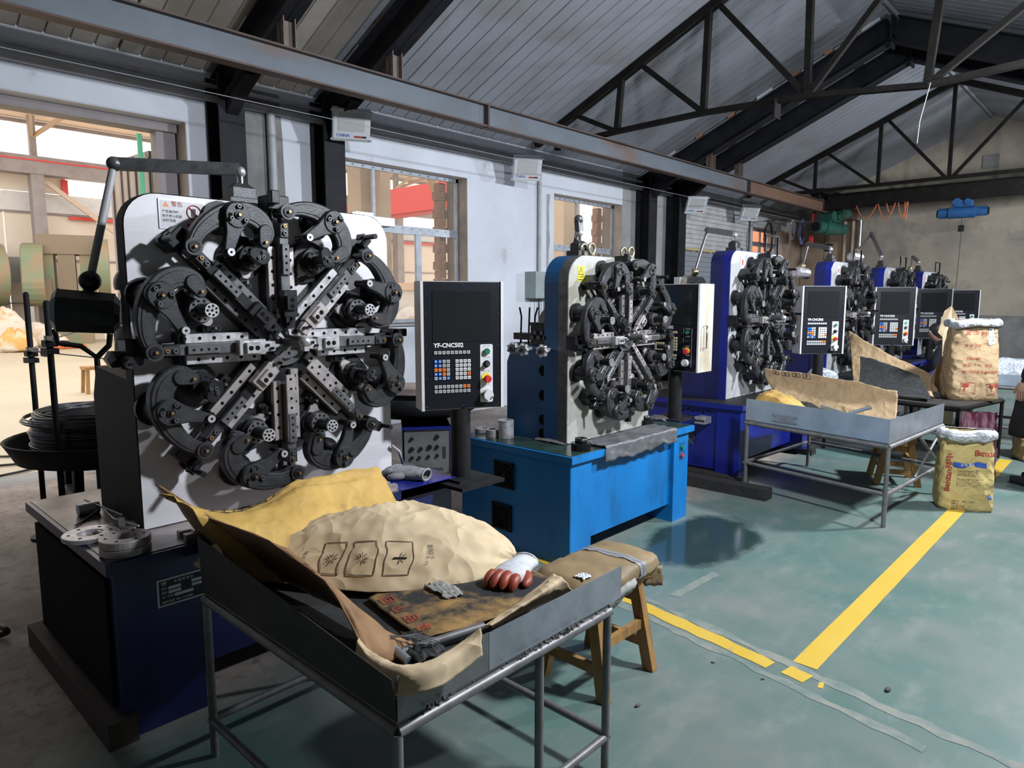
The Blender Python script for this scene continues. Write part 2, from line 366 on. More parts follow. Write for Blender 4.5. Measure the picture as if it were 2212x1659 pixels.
def sheet_translucent():
    m = bpy.data.materials.new('daylight_sheet'); m.use_nodes = True; MAT['daylight_sheet'] = m
    nt = m.node_tree; N = nt.nodes; L = nt.links; N.clear()
    o = N.new('ShaderNodeOutputMaterial'); mx = N.new('ShaderNodeMixShader'); t = N.new('ShaderNodeBsdfTransparent'); d = N.new('ShaderNodeBsdfTranslucent')
    mx.inputs[0].default_value = 0.35; d.inputs[0].default_value = (1, .97, .92, 1); t.inputs[0].default_value = (1, .97, .93, 1)
    L.new(t.outputs[0], mx.inputs[1]); L.new(d.outputs[0], mx.inputs[2]); L.new(mx.outputs[0], o.inputs[0])
sheet_translucent()

def floor_material():
    m = mk('floor_epoxy', (0.095, 0.165, 0.145), 0.42, 0, (0.19, 0.20, 0.185), 1.1, .40, .70)
    nt = m.node_tree; N = nt.nodes; L = nt.links; b = N['Principled BSDF']
    src = b.inputs['Base Color'].links[0].from_socket
    tc = N.new('ShaderNodeTexCoord'); sx = N.new('ShaderNodeSeparateXYZ'); L.new(tc.outputs['Object'], sx.inputs[0])
    def noise(scale, st=(1, 1, 1), det=6):
        mp = N.new('ShaderNodeMapping'); mp.inputs['Scale'].default_value = st; L.new(tc.outputs['Object'], mp.inputs[0])
        n = N.new('ShaderNodeTexNoise'); n.inputs['Scale'].default_value = scale; n.inputs['Detail'].default_value = det; n.inputs['Roughness'].default_value = .65
        L.new(mp.outputs[0], n.inputs['Vector']); return n.outputs['Fac']
    def mrange(v, a, c):
        r = N.new('ShaderNodeMapRange'); r.inputs['From Min'].default_value = a; r.inputs['From Max'].default_value = c; L.new(v, r.inputs['Value']); return r.outputs[0]
    def math_(op, a, c):
        n = N.new('ShaderNodeMath'); n.operation = op
        for i, q in enumerate((a, c)):
            if isinstance(q, (int, float)): n.inputs[i].default_value = q
            else: L.new(q, n.inputs[i])
        return n.outputs[0]
    def mix(f, a, c):
        n = N.new('ShaderNodeMix'); n.data_type = 'RGBA'; L.new(f, n.inputs[0])
        for i, q in ((6, a), (7, c)):
            if isinstance(q, tuple): n.inputs[i].default_value = (*q, 1)
            else: L.new(q, n.inputs[i])
        return n.outputs[2]
    # fine scuffs
    c = mix(math_('MULTIPLY', mrange(noise(7, (1, .4, 1), 8), .52, .72), .55), src, (0.24, 0.255, 0.235))
    c = mix(math_('MULTIPLY', mrange(noise(2.3, (1, 1, 1), 8), .50, .72), .5), c, (0.05, 0.125, 0.105))
    # bare concrete where the paint ends, towards the yard door
    e = math_('ADD', sx.outputs[0], math_('MULTIPLY', noise(1.5), .7))
    bare = mrange(e, -2.15, -2.5)
    conc = mix(mrange(noise(2.2), .38, .62), (0.27, 0.22, 0.19), (0.42, 0.36, 0.32))
    conc = mix(mrange(noise(14), .5, .7), conc, (0.18, 0.15, 0.13))
    c = mix(bare, c, conc)
    # spilled oil around the foot of the light blue machine
    dx = math_('SUBTRACT', sx.outputs[0], -2.12); dy = math_('SUBTRACT', sx.outputs[1], 4.12)
    d2 = math_('SQRT', math_('ADD', math_('POWER', math_('MULTIPLY', dx, 1.9), 2.0), math_('POWER', dy, 2.0)), 0)
    oil = mrange(math_('ADD', d2, math_('MULTIPLY', noise(2.5), .55)), .92, .78)
    c = mix(math_('MULTIPLY', oil, .9), c, (0.012, 0.03, 0.028))
    L.new(c, b.inputs['Base Color'])
    rr = N.new('ShaderNodeMapRange'); rr.inputs['To Min'].default_value = .42; rr.inputs['To Max'].default_value = .12; L.new(oil, rr.inputs['Value'])
    L.new(math_('ADD', rr.outputs[0], math_('MULTIPLY', bare, .35)), b.inputs['Roughness'])
floor_material()

TXT = {}
def text(body, size, m, M, parent, name='lettering', bold=0.0, sx=1.0):
    """flat lettering laid in the local xy plane of M"""
    key = (body, size, m, bold)
    if key not in TXT:
        cu = bpy.data.curves.new('lettering', 'FONT'); cu.body = body; cu.size = size; cu.offset = bold; cu.resolution_u = 2
        cu.align_x = 'LEFT'; cu.align_y = 'BOTTOM'
        t = bpy.data.objects.new('lettering_tmp', cu); COL.objects.link(t)
        dg = bpy.context.evaluated_depsgraph_get(); me = bpy.data.meshes.new_from_object(t.evaluated_get(dg)); me.name = 'lettering'
        bpy.data.objects.remove(t); me.materials.clear(); me.materials.append(MAT[m]); TXT[key] = me
    return inst(TXT[key], name, parent, M=M)
def frame(o, x, y):
    """matrix with origin o, local x and y axes given (z = x cross y)"""
    x = Vector(x).normalized(); y = Vector(y).normalized(); z = x.cross(y)
    return Matrix(((x.x, y.x, z.x, o[0]), (x.y, y.y, z.y, o[1]), (x.z, y.z, z.z, o[2]), (0, 0, 0, 1)))
mk('orange_sheet', (0.75, 0.24, 0.10), 0.6)
# ================================================================== the building
XL, XR, YB, YE = -7.08, 1.02, -4.0, 18.6
EAVE, RIDX, RIDZ = 3.82, -3.03, 5.56
def roofz(x): return EAVE + (RIDZ - EAVE) * (1 - abs(x - RIDX) / (RIDX - XL))

MB().box(-7.1, 1.3, -4.2, 18.8, -0.12, 0.0, 'floor_epoxy').build('floor', kind='structure')
fl = bpy.data.objects['floor']
# painted aisle marking and the scars of an older line: thin film with its own thickness
def strip(name, pts, m, z=0.002):
    b = MB(); n = len(pts) // 2
    b.add([(x, y, z) for x, y in pts] + [(x, y, 0.0) for x, y in pts],
          [tuple(range(len(pts)))] + [(i, (i + 1) % len(pts), len(pts) + (i + 1) % len(pts), len(pts) + i) for i in range(len(pts))], m)
    return b.build(name, fl)
def rough_line(name, p0, p1, w0, m, jag=0.012, n=26, z=0.002):
    a, b = Vector(p0), Vector(p1); d = (b - a).normalized(); q = Vector((-d.y, d.x)); L_, R_ = [], []
    for i in range(n + 1):
        c = a.lerp(b, i / n); j1 = random.uniform(-jag, jag); j2 = random.uniform(-jag, jag)
        L_.append(c + q * (w0 / 2 + j1)); R_.append(c - q * (w0 / 2 + j2))
    k = MB(); pts = R_ + L_[::-1]
    k.add([(p.x, p.y, z) for p in R_] + [(p.x, p.y, z) for p in L_], [(i, i + 1, n + 2 + i, n + 1 + i) for i in range(n)], m)
    return k.build(name, fl)
rough_line('aisle_line', (-1.01, 2.96), (-1.005, 8.3), 0.105, 'line_yellow', 0.001)
q1, q2 = P(1360, 1295, 'z', 0), P(1665, 1437, 'z', 0)
dv = (q2 - q1).normalized()
rough_line('cross_line', (q1 - dv * 1.0).xy, q2.xy, 0.085, 'line_yellow', 0.008)
rough_line('cross_line_end', P(1698, 1446, 'z', 0).xy, P(1745, 1468, 'z', 0).xy, 0.085, 'line_yellow', 0.002)
rough_line('cross_line_chip', P(1768, 1479, 'z', 0).xy, P(1779, 1482, 'z', 0).xy, 0.05, 'line_yellow', 0.006, n=4)
nv = Vector((-dv.y, dv.x))
for sgn, ln, wd in ((1, 1.15, .05), (-1, .66, .045)):
    a = q1.xy - dv.xy * 0.1 + nv.xy * sgn * 0.075; b = q2.xy + dv.xy * ln + nv.xy * sgn * 0.075
    rough_line('old_line_scar', a, b, wd, 'scar_grey', 0.016, z=0.0015)
rough_line('floor_scar', P(1455, 1288, 'z', 0).xy, P(1548, 1238, 'z', 0).xy, 0.055, 'scar_grey', 0.004, z=0.0015)
rough_line('machine_bay_line', (-3.6, 2.62), (-1.95, 2.62), 0.08, 'line_yellow', 0.004)

# ---- left wall with its openings, cut in vertical bands
OPEN = [(0.35, 2.92, 0.0, 3.30), (4.55, 6.67, 1.28, 3.23), (8.53, 10.41, 1.28, 3.23), (15.76, 17.5, 1.8, 3.25)]
wl = MB(); XO = -7.5
cuts = [YB] + [c for o in OPEN for c in o[:2]] + [YE]
for i in range(len(cuts) - 1):
    a, b = cuts[i], cuts[i + 1]
    m = 'plaster_white' if b < 12 else 'plaster_grey'
    op = [o for o in OPEN if abs(o[0] - a) < 1e-6]
    if op:
        if op[0][2] > 0: wl.box(XO, XL, a, b, 0, op[0][2], m)
        wl.box(XO, XL, a, b, op[0][3], 4.0, m)
        # reveals skin
        for yy, s_ in ((a, 1), (b, -1)): wl.box(XO + .001, XL - .004, yy - s_ * .0, yy + s_ * .006, max(op[0][2], .001), op[0][3], 'wall_reveal')
    else: wl.box(XO, XL, a, b, 0, 4.0, m)
wall_l = wl.build('wall_left', kind='structure')
# patched cement, old boards, lap siding on the wall
pm = MB()
def patch(b, x, pts, m, t=.012):
    n = len(pts); vs = [(x + t, y, z) for y, z in pts] + [(x, y, z) for y, z in pts]
    b.add(vs, [tuple(range(n))] + [(n + i, n + (i + 1) % n, (i + 1) % n, i) for i in range(n)], m)
def ragged(y0, y1, z0, z1, a=.05):
    e = []
    for i in range(9): e.append((y1 + random.uniform(-a, a), z0 + (z1 - z0) * i / 8))
    return [(y0, z0)] + e + [(y0, z1)]
patch(pm, XL, ragged(3.50, 3.92, 0.2, 3.75), 'plaster_cement'); 
pm.build('cement_patch', wall_l)
pm = MB(); patch(pm, XL, ragged(8.35, 8.42, 1.8, 3.2, .02), 'plaster_grey', .006); pm.build('joint_mark', wall_l)
for i in range(11):
    MB().box(XL, XL + .03, 12.55, 15.45, 2.62 + i * .092, 2.62 + i * .092 + .085, 'slat_white').build('siding_board', wall_l)
for i in range(14):
    MB().box(XL, XL + .025, 12.55, 15.2, 1.15 + i * .1, 1.15 + i * .1 + .09, 'slat_grey').build('louvre_slat', wall_l)
fm = MB(); fm.tube([(XL + .04, 12.55 + .12 * i, 2.585 + .022 * wob(i * .9, i * .3)) for i in range(24)], .035, 'foam_yellow', 6); fm.build('foam_seal', wall_l)
for (y0, y1, z0, z1) in ((17.5, 18.58, 2.3, 3.3), (17.55, 18.55, 1.2, 2.25)):
    MB().box(XL, XL + .03, y0, y1, z0, z1, 'board_brown').build('board', wall_l)

# ---- other walls
mk('end_plaster', (0.31, 0.27, 0.225), 0.9, 0.0, (0.46, 0.40, 0.31), .8, .4, .65, col3=(0.20, 0.19, 0.18), sc3=1.1, lo3=.52, hi3=.7, bump=.1, bsc=7)
we2 = MB()
we2.add([(XL - .4, YE, 0), (XR + .3, YE, 0), (XR + .3, YE, 1.22), (XL - .4, YE, 1.22)], [(0, 1, 2, 3)], 'plaster_cement')
we2.add([(XL - .4, YE, 1.22), (XR + .3, YE, 1.22), (XR + .3, YE, 3.7), (RIDX, YE, RIDZ + .1), (XL - .4, YE, 3.7)], [(0, 1, 2, 3, 4)], 'end_plaster')
we2.box(XL - .4, XR + .3, YE + .02, YE + .3, 0, 3.5, 'plaster_cement')
wall_e = we2.build('wall_end', kind='structure')
MB().box(-3.15, -2.85, YE - .03, YE + .01, 4.44, 4.72, 'plaster_cement').build('vent_block', wall_e)
for x0, x1, z0, z1 in ((-7.0, -6.45, 2.35, 3.35), (-6.42, -5.95, 1.2, 3.2), (-7.0, -6.45, 1.1, 2.3)):
    MB().box(x0, x1, YE - .03, YE, z0, z1, 'board_brown').build('board', wall_e)
MB().box(XR, XR + .3, YB, YE, 0, 3.9, 'plaster_grey').build('wall_right', kind='structure')
MB().box(XL - .4, XR + .3, YB - .3, YB, 0, 5.6, 'plaster_grey').build('wall_back', kind='structure')

# ---- roof: sandwich sheets side by side up both slopes
roof = empty('ceiling', (0, 0, 0), kind='structure')
def sheet_mesh(name, x0, z0, x1, z1, m, W=0.95):
    b = MB(); prof = []; y = 0.0
    prof.append((0.006, 0.02)); prof.append((0.012, 0.0))
    k = 5
    for i in range(1, k):
        yc = W * i / k
        prof += [(yc - .010, 0.0), (yc - .004, 0.016), (yc + .004, 0.016), (yc + .010, 0.0)]
    prof += [(W - .012, 0.0), (W - .006, 0.02)]
    vs = [(x0, y, z0 + d) for y, d in prof] + [(x1, y, z1 + d) for y, d in prof]; n = len(prof)
    b.add(vs, [(i, n + i, n + i + 1, i + 1) if x0 < x1 else (i, i + 1, n + i + 1, n + i) for i in range(n - 1)], m)
    return b.mesh(name)
sL = {m: sheet_mesh('roof_sheet', -7.45, roofz(-7.45), RIDX, RIDZ, m) for m in ('roof_sheet', 'roof_sheet_old')}
sR = sheet_mesh('roof_sheet', RIDX, RIDZ, XR + .3, roofz(XR + .3), 'roof_sheet')
y = YB - .3; i = 0
while y < YE:
    inst(sL['roof_sheet_old' if y < 3.7 else 'roof_sheet'], 'roof_sheet', roof, (0, y, 0)); inst(sR, 'roof_sheet', roof, (0, y, 0)); y += 0.95
bk = MB()
bk.add([(-7.5, YB - .3, roofz(-7.5) + .05), (-7.5, YE + .3, roofz(-7.5) + .05), (RIDX, YE + .3, RIDZ + .05), (RIDX, YB - .3, RIDZ + .05), (XR + .35, YE + .3, roofz(XR + .35) + .05), (XR + .35, YB - .3, roofz(XR + .35) + .05)],
       [(0, 1, 2, 3), (3, 2, 4, 5)], 'roof_groove'); bk.build('roof_backing', roof)
rc = MB(); rc.tube([(RIDX, YB, RIDZ - .03), (RIDX, YE, RIDZ - .03)], .03, 'roof_sheet', 6); rc.build('ridge_cap', roof)

# ---- steel portal frames: columns and rafters (pairs)
FR = [3.25, 4.40, 10.95, 12.0]
NM = ['nearest the yard door', 'just left of the first window', 'right of the second window', 'left of the white siding']
for k, fy in enumerate(FR):
    c = MB(); c.box(-7.06, -6.78, fy - .15, fy + .15, 0, .02, 'frame_black')
    for xx in (-7.06, -6.80): c.box(xx, xx + .016, fy - .13, fy + .13, 0, 3.75, 'frame_black')
    c.box(-7.05, -6.79, fy - .006, fy + .006, 0, 3.75, 'frame_black')
    c.build('steel_column', None, 'black steel wall column ' + NM[k], 'column', 'wall columns')
    r = empty('roof_rafter', (0, fy, 0), 'heavy black roof rafter above the wall column ' + NM[k], 'rafter', 'roof rafters')
    za = lambda x: roofz(x) - .27
    for nme, xa, xb in (('rafter_beam', -6.95, RIDX - .01), ('rafter_beam', XR - .05, RIDX + .01)):
        MB().hbeam((xa, 0, za(xa)), (xb, 0, za(xb)), .2, .33, 'frame_black').build(nme, r)
    kn = MB(); vs = [(-6.78, -.06, 3.38), (-6.78, -.06, 3.62), (-6.35, -.06, 3.66)]; vs += [(x, .06, z) for x, _, z in vs]
    kn.add(vs, [(0, 1, 2), (5, 4, 3), (0, 3, 4, 1), (1, 4, 5, 2), (2, 5, 3, 0)], 'frame_black'); kn.build('knee_bracket', r)
    MB().box(RIDX - .012, RIDX + .012, -.1, .1, RIDZ - .52, RIDZ - .1, 'frame_black').build('apex_plate', r)
    for j in range(7):
        xx = -6.4 + j * .52 + .1 * wob(j, k); b = MB(); L_ = .12 if j % 3 else .26
        b.M = Matrix.Translation((xx, 0, roofz(xx) - .055)) @ Matrix.Rotation(-math.atan(.43), 4, 'Y')
        b.box(-L_ / 2, L_ / 2, -.06, .06, -.045, .045, 'brick' if j % 3 else 'lamp_shell'); b.build('packing_block', r)
    st = MB(); st.hbeam((-5.7, .0, 3.74), (-5.7, .0, roofz(-5.7) - .43), .11, .12, 'stub_rust', .008, .01); st.build('hanger_post', r)

# ---- trusses
def truss(yy, name, label, nodes, m='truss_dark', s=.055):
    t = empty(name, (0, yy, 0), label, 'truss', 'roof trusses')
    for nm, a, b, wd, ht in nodes: MB().bar((a[0], 0, a[1]), (b[0], 0, b[1]), wd, ht, m).build(nm, t)
    return t
g = lambda px, py, yy: (P(px, py, 'y', yy).x, P(px, py, 'y', yy).z)
tz = lambda x: (x, roofz(x) - .06)
A = 7.9
nodes = [('top_chord', tz(-6.9), tz(RIDX), .1, .09), ('top_chord', tz(XR), tz(RIDX), .1, .09)]
bc = [(-6.3, 3.77), (-5.48, 3.80), (-4.23, 3.82), (-3.0, 3.78), (-1.85, 3.66), (-.6, 3.72), (.9, 3.78)]
for a, b in zip(bc, bc[1:]): nodes.append(('bottom_chord', a, b, .09, .055))
for a, b in (((-6.5, 3.70), tz(-6.5)), (bc[1], tz(-5.42)), (bc[2], tz(-4.2)), (bc[3], tz(-3.03)), (bc[4], tz(-1.75)), (bc[5], tz(-.6))): nodes.append(('truss_post', a, b, .07, .07))
for a, b in ((bc[1], tz(-6.2)), (bc[2], tz(-5.15)), (bc[3], tz(-4.1)), (bc[3], tz(-1.95)), (bc[4], tz(-.7))): nodes.append(('truss_diagonal', a, b, .06, .06))
nodes.append(('splice_plate', (-3.33, 3.6), (-3.33, 3.8), .02, .16))
truss(A, 'roof_truss', 'dark angle-iron roof truss with a drooping bottom chord above the second window', nodes)
B_ = 15.0; z0 = 3.80
nodes = [('top_chord', tz(-6.9), tz(RIDX), .1, .09), ('top_chord', tz(XR), tz(RIDX), .1, .09), ('bottom_chord', (-6.6, z0), (.8, z0), .09, .06)]
for x in (-5.45, -4.25, -3.05, -1.85, -.65): nodes.append(('truss_post', (x, z0), tz(x), .06, .06))
for a, b in ((-5.5, -6.2), (-4.3, -5.25), (-3.1, -4.15), (-3.0, -1.95), (-1.8, -.85)): nodes.append(('truss_diagonal', (a, z0), tz(b), .055, .055))
truss(B_, 'roof_truss', 'dark roof truss with level bottom chord closer to the far gable wall', nodes)

# ---- crane runway, its sections butted end to end
rw = empty('crane_runway', (-5.7, 0, 0), 'long I-section crane runway beam hung under the rafters, grey-blue turning to rust', 'crane beam')
for y0, y1, m in ((-3.9, 5.63, 'beam_blue'), (5.66, 12.36, 'beam_blue'), (12.38, YE - .02, 'beam_rust')):
    b = MB(); b.box(-.006, .006, y0, y1, 3.51, 3.73, m)
    for zz in (3.495, 3.725): b.box(-.065, .065, y0, y1, zz, zz + .016, 'beam_edge')
    b.build('runway_section', rw)
for yy in (5.645, 12.37): MB().box(-.07, .07, yy - .012, yy + .012, 3.49, 3.745, 'beam_edge').build('splice_joint', rw)

# ---- bridge crane near the far wall
br = empty('crane_bridge', (0, 16.2, 0), 'dark crane bridge girder spanning the shop before the far wall', 'crane beam')
b = MB(); b.hbeam((-5.6, 0, 3.70), (.9, 0, 3.70), .16, .32, 'truss_dark', .014, .02); b.build('girder', br)
for yy in (-.4, .4): MB().cyl((-5.78, yy, 3.80), (-5.62, yy, 3.80), .07, 'truss_dark', n=16).build('wheel', br)
MB().box(-5.8, -5.5, -.55, .55, 3.84, 3.95, 'truss_dark').build('end_truck', br)
for i, (xa, xb, dz) in enumerate(((-4.95, -4.55, .27), (-4.52, -4.2, .33), (-4.36, -4.2, .2), (-4.14, -3.98, .3), (-4.02, -3.96, .36))):
    b = MB(); b.tube([(xa + (xb - xa) * t / 12, -.12, 3.56 - dz * (1 - (2 * t / 12 - 1) ** 2)) for t in range(13)], .009, 'cable_orange', 6)
    b.build('festoon_cable', br)
def hoist(name, label, loc, m, s=1.0, rz=0):
    h = empty(name, loc, label, 'hoist', 'electric hoists', rz)
    MB().cyl((-.22 * s, 0, -.05), (.22 * s, 0, -.05), .115 * s, m, n=20).build('drum', h)
    b = MB(); b.cyl((.22 * s, 0, -.05), (.42 * s, 0, -.05), .09 * s, m, n=18); b.cyl((.42 * s, 0, -.05), (.44 * s, 0, -.05), .07 * s, 'black_paint', n=18); b.build('motor', h)
    b = MB(); b.cyl((-.22 * s, 0, -.05), (-.40 * s, 0, -.05), .10 * s, m, n=18); b.cyl((-.4 * s, 0, -.05), (-.43 * s, 0, -.05), .075 * s, 'black_paint', n=18); b.build('gearbox', h)
    b = MB(); b.box(-.16 * s, .16 * s, -.1 * s, .1 * s, .05 * s, .17 * s, m); b.cyl((-.08 * s, -.12 * s, .14 * s), (-.08 * s, .12 * s, .14 * s), .08 * s, m, n=16); b.cyl((.1 * s, -.12 * s, .14 * s), (.1 * s, .12 * s, .14 * s), .06 * s, m); b.build('trolley', h)
    b = MB(); b.tube([(0, 0, -.15 * s), (.01, 0, -.5 * s), (-.01, .01, -1.5 * s)], .006, 'cable_black', 5); b.build('pendant_cable', h)
    MB().box(-.045 * s, .045 * s, -.045 * s, .045 * s, -.42 * s, -.3 * s, 'black_paint').build('hook_block', h)
    return h
hoist('electric_hoist', 'blue electric hoist hanging under the dark crane bridge', (-3.02, 16.2, 3.33), 'hoist_blue', 1.0)
gh = hoist('electric_hoist', 'green electric hoist hanging at the end of the rusty runway beam', (-5.6, 16.45, 3.22), 'hoist_green', 1.35, RAD(78))
MB().cyl((.15, -.1, .28), (.5, -.1, .28), .11, 'hoist_green', n=18).build('travel_motor', gh)

# ---- conduits and downpipes on the long wall
def pipe(label, pts, r, m, cat='pipe', n=10):
    b = MB(); b.tube(pts, r, m, n); return b.build('conduit_pipe', None, label, cat, 'wall pipes')
pipe('long grey conduit running under the eave along the window wall', [(XL + .05, -3, 3.56), (XL + .05, 18.5, 3.56), (-5.9, 18.5, 3.56)], .035, 'pipe_grey')
pipe('thinner upper conduit along the eave of the window wall', [(XL + .04, -3, 3.68), (XL + .04, 18.4, 3.68)], .024, 'pipe_grey')
pipe('white downpipe between the two black columns by the yard door', [(XL + .06, 3.78, 0), (XL + .06, 3.78, 3.56)], .045, 'pipe_grey')
pipe('thin downpipe beside the small green meter box', [(XL + .04, 8.14, 2.0), (XL + .04, 8.14, 3.6)], .03, 'pipe_grey')
pipe('thin pipe on the wall by the white siding', [(XL + .05, 15.55, 1.5), (XL + .05, 15.55, 3.5)], .035, 'pipe_grey')
pipe('tan vertical pipe in the far corner', [(-5.93, 18.5, 0), (-5.93, 18.5, 3.5)], .04, 'pipe_paint')
pipe('brown vertical pipe in the far corner, middle one', [(-5.74, 18.5, 0), (-5.74, 18.5, 3.5)], .04, 'pipe_paint')
pipe('shiny zinc vertical pipe in the far corner', [(-5.56, 18.46, 0), (-5.56, 18.46, 3.5)], .05, 'pipe_zinc')
b = MB(); b.tube([(-5.9, -3, 3.3), (-6.2, 18.4, 3.35)], .0035, 'wire_white', 4); b.build('strung_wire', None, 'thin wire strung along the shop above the windows', 'wire')

# ---- floodlights
def flood(name, loc, yaw, tilt, label, on=False, group='wall floodlights'):
    h = empty(name, loc, label, 'floodlight', group)
    M = Matrix.Rotation(yaw, 4, 'Z') @ Matrix.Rotation(tilt, 4, 'Y')   # local +x is the beam
    b = MB(); b.M = M
    b.box(-.035, .03, -.20, .20, -.17, .17, 'lamp_shell'); b.box(.03, .04, -.19, .19, -.16, .16, 'lamp_shell'); b.build('housing', h)
    b = MB(); b.M = M; b.box(.038, .044, -.14, .14, -.06, .13, 'lamp_on' if on else 'lamp_face'); b.build('diffuser', h)
    if not on:
        b = MB(); b.M = M; b.box(.041, .0425, .03, .11, -.125, -.105, 'print_red'); b.box(.041, .0425, .112, .16, -.125, -.105, 'print_black'); b.build('brand_strip', h)
        F_ = M @ frame((.0425, -.16, -.13), (0, 1, 0), (0, 0, 1))
        text('CHINA', .045, 'print_blue', F_, h, bold=.0004)
        b = MB(); b.M = M
        for i in range(4): b.cyl((.03, (-.21 if i % 2 else .21), (-.15 if i < 2 else .15)), (.05, (-.21 if i % 2 else .21), (-.15 if i < 2 else .15)), .012, 'lamp_shell', n=8)
        b.build('corner_clips', h)
    b = MB(); b.M = Matrix.Rotation(yaw, 4, 'Z'); b.box(-.03, -.6 if not on else -.3, -.02, .02, -.015, .015, 'lamp_shell'); b.build('bracket', h)
    return h
flood('flood_light', (-6.55, 4.46, 3.46), RAD(-28), RAD(28), 'large white floodlight on the black column left of the first window')
flood('flood_light', (-6.62, 7.38, 3.40), RAD(-35), RAD(28), 'white floodlight on the wall between the two windows')
flood('flood_light', (-6.6, 12.15, 3.36), RAD(-35), RAD(30), 'white floodlight beside the white siding boards')
flood('flood_light', (-6.6, 14.5, 3.42), RAD(-35), RAD(30), 'farthest white floodlight, above the orange-lit window')
for i, (fx, fy, fz, pw) in enumerate(FLOODS):
    flood('flood_light', (fx, fy, fz), pi, RAD(30), 'lit floodlight on the right wall, ' + ['nearest the camera', 'in the middle of the shop', 'at the far end'][i], True, 'lit floodlights')

# ---- meter box with cables
mb = empty('meter_box', (XL, 8.12, 1.8), 'pale green meter box on the wall between the windows', 'electrical box')
MB().box(.0, .22, -.27, .27, -.2, .2, 'box_green').build('body', mb)
MB().box(.02, .2, .27, .285, -.16, .16, 'hoist_green').build('side_window', mb)
b = MB()
for dy in (-.06, .1, .16): b.tube([(.1, dy, -.2), (.1, dy + .01, -.6), (.12, dy + (.2 if dy > .12 else -.02), -1.0), (.12, dy + (.25 if dy > .12 else -.04), -1.75)], .012, 'cable_black', 6)
b.build('cables', mb)
eb = empty('switch_box', (-6.784, 11.9, 1.75), 'light blue switch box on the black column behind the light blue machine', 'electrical box')
MB().box(0, .12, -.16, .16, -.25, .25, 'panel_white').build('body', eb); MB().cyl((.12, .02, 0), (.15, .02, 0), .02, 'black_paint').build('lock', eb)

# ---- windows in the wall: galvanised frames, panes
def window(n, y0, y1, z0, z1, transom, mull_lo, mull_hi):
    w_ = empty('window_%d' % n, (XL - .2, 0, 0), kind='structure')
    fr = MB(); t = .05
    fr.box(-.02, .02, y0, y1, z1 - t, z1, 'galv'); fr.box(-.02, .02, y0, y1, z0, z0 + t, 'galv')
    fr.box(-.02, .02, y0, y0 + t, z0, z1, 'galv'); fr.box(-.02, .02, y1 - t, y1, z0, z1, 'galv'); fr.build('window_frame', w_)
    MB().box(-.025, .025, y0 + t, y1 - t, transom - .05, transom + .05, 'galv').build('transom', w_)
    for yy in mull_hi: MB().box(-.018, .018, yy - .02, yy + .02, transom + .05, z1 - t, 'galv').build('mullion', w_)
    for yy in mull_lo: MB().box(-.02, .02, yy - .045, yy + .045, z0 + t, transom - .05, 'galv').build('mullion', w_)
    for za, zb, ms in ((transom + .05, z1 - t, mull_hi), (z0 + t, transom - .05, mull_lo)):
        e = [y0 + t] + list(ms) + [y1 - t]
        for a, b in zip(e, e[1:]): MB().box(-.003, .003, a, b, za, zb, 'window_glass').build('pane', w_)
    fx = MB()
    for i in range(14):
        yy = y0 + .1 + (y1 - y0 - .2) * i / 13
        for zz in (z1 - .025, transom + .02): fx.cyl((.02, yy, zz), (.03, yy, zz), .008, 'dark_steel', n=6)
    fx.build('screw_heads', w_)
    MB().box(-.24, .25, y0 - .02, y1 + .02, z0 - .03, z0 + .0, 'plaster_grey').build('window_sill', w_)
window(1, 4.55, 6.67, 1.28, 3.23, 2.48, [5.95], [5.25])
window(2, 8.53, 10.41, 1.28, 3.23, 2.42, [9.2, 9.75], [9.35])
window(3, 15.76, 17.5, 1.8, 3.25, 2.9, [16.6], [16.6])
# steel door frame and the leaf standing open into the yard
d1 = empty('door_1', (0, 0, 0), kind='structure')
MB().box(XO + .05, XO + .2, 2.72, 2.90, 0, 3.28, 'yard_steel').build('door_jamb', d1)
MB().box(XO + .05, XO + .25, .35, 2.9, 3.22, 3.30, 'yard_steel').build('door_lintel', d1)
dl = empty('door_leaf', (XO, 2.74, 0)); dl.parent = d1; 
ang = RAD(183)
def dbox(nm, a0, a1, t0, t1, z0, z1, m):
    b = MB(); b.M = Matrix.Rotation(ang, 4, 'Z'); b.box(a0, a1, t0, t1, z0, z1, m); return b.build(nm, dl)
dbox('leaf_sheet', 0, 1.0, -.01, .01, .05, 3.05, 'door_leaf')
for a in (0.02, .35, .55, .72, .95): dbox('leaf_stile', a, a + .05, -.03, .03, .05, 3.05, 'yard_steel')
for zz in (.05, 1.6, 3.0): dbox('leaf_rail', 0, 1.0, -.03, .03, zz, zz + .06, 'yard_steel')
MB().box(XO + .03, XO + .06, 2.60, 2.64, .4, 3.2, 'strip_green').build('edge_strip', d1)

# ================================================================== the yard outside
MB().box(-34, -7.1, -14, 30, -.12, -.004, 'yard_floor').build('ground', kind='structure')
MB().box(XO, XL, .35, 2.92, -.1, .001, 'plaster_grey').build('trim_1', kind='structure')
yw = empty('yard_shed_wall', (-30.5, 0, 0), 'cream sheeted wall of the shed across the yard', 'building')
for i in range(14):
    MB().box(-.05, 0, -12 + i * 3.0, -9.03 + i * 3.0, 0, 5.44, 'cream_panel').build('wall_panel', yw)
for z, h_, m in ((3.0, .05, 'yard_steel'), (1.4, .05, 'yard_steel'), (4.75, .65, 'panel_white'), (4.68, .06, 'yard_steel')):
    MB().box(0, .08, -12, 30, z, z + h_, m).build('wall_girt', yw)
for i in range(28): MB().box(-.04, 0, -12 + i * 1.5, -10.53 + i * 1.5, 6.5, 7.85, 'daylight_sheet').build('daylight_panel', yw)
for y0, y1 in ((8.05, 9.3), (9.4, 14.0)): MB().box(-.04, 0, y0, y1, 5.45, 5.98, 'daylight_sheet').build('daylight_panel', yw)
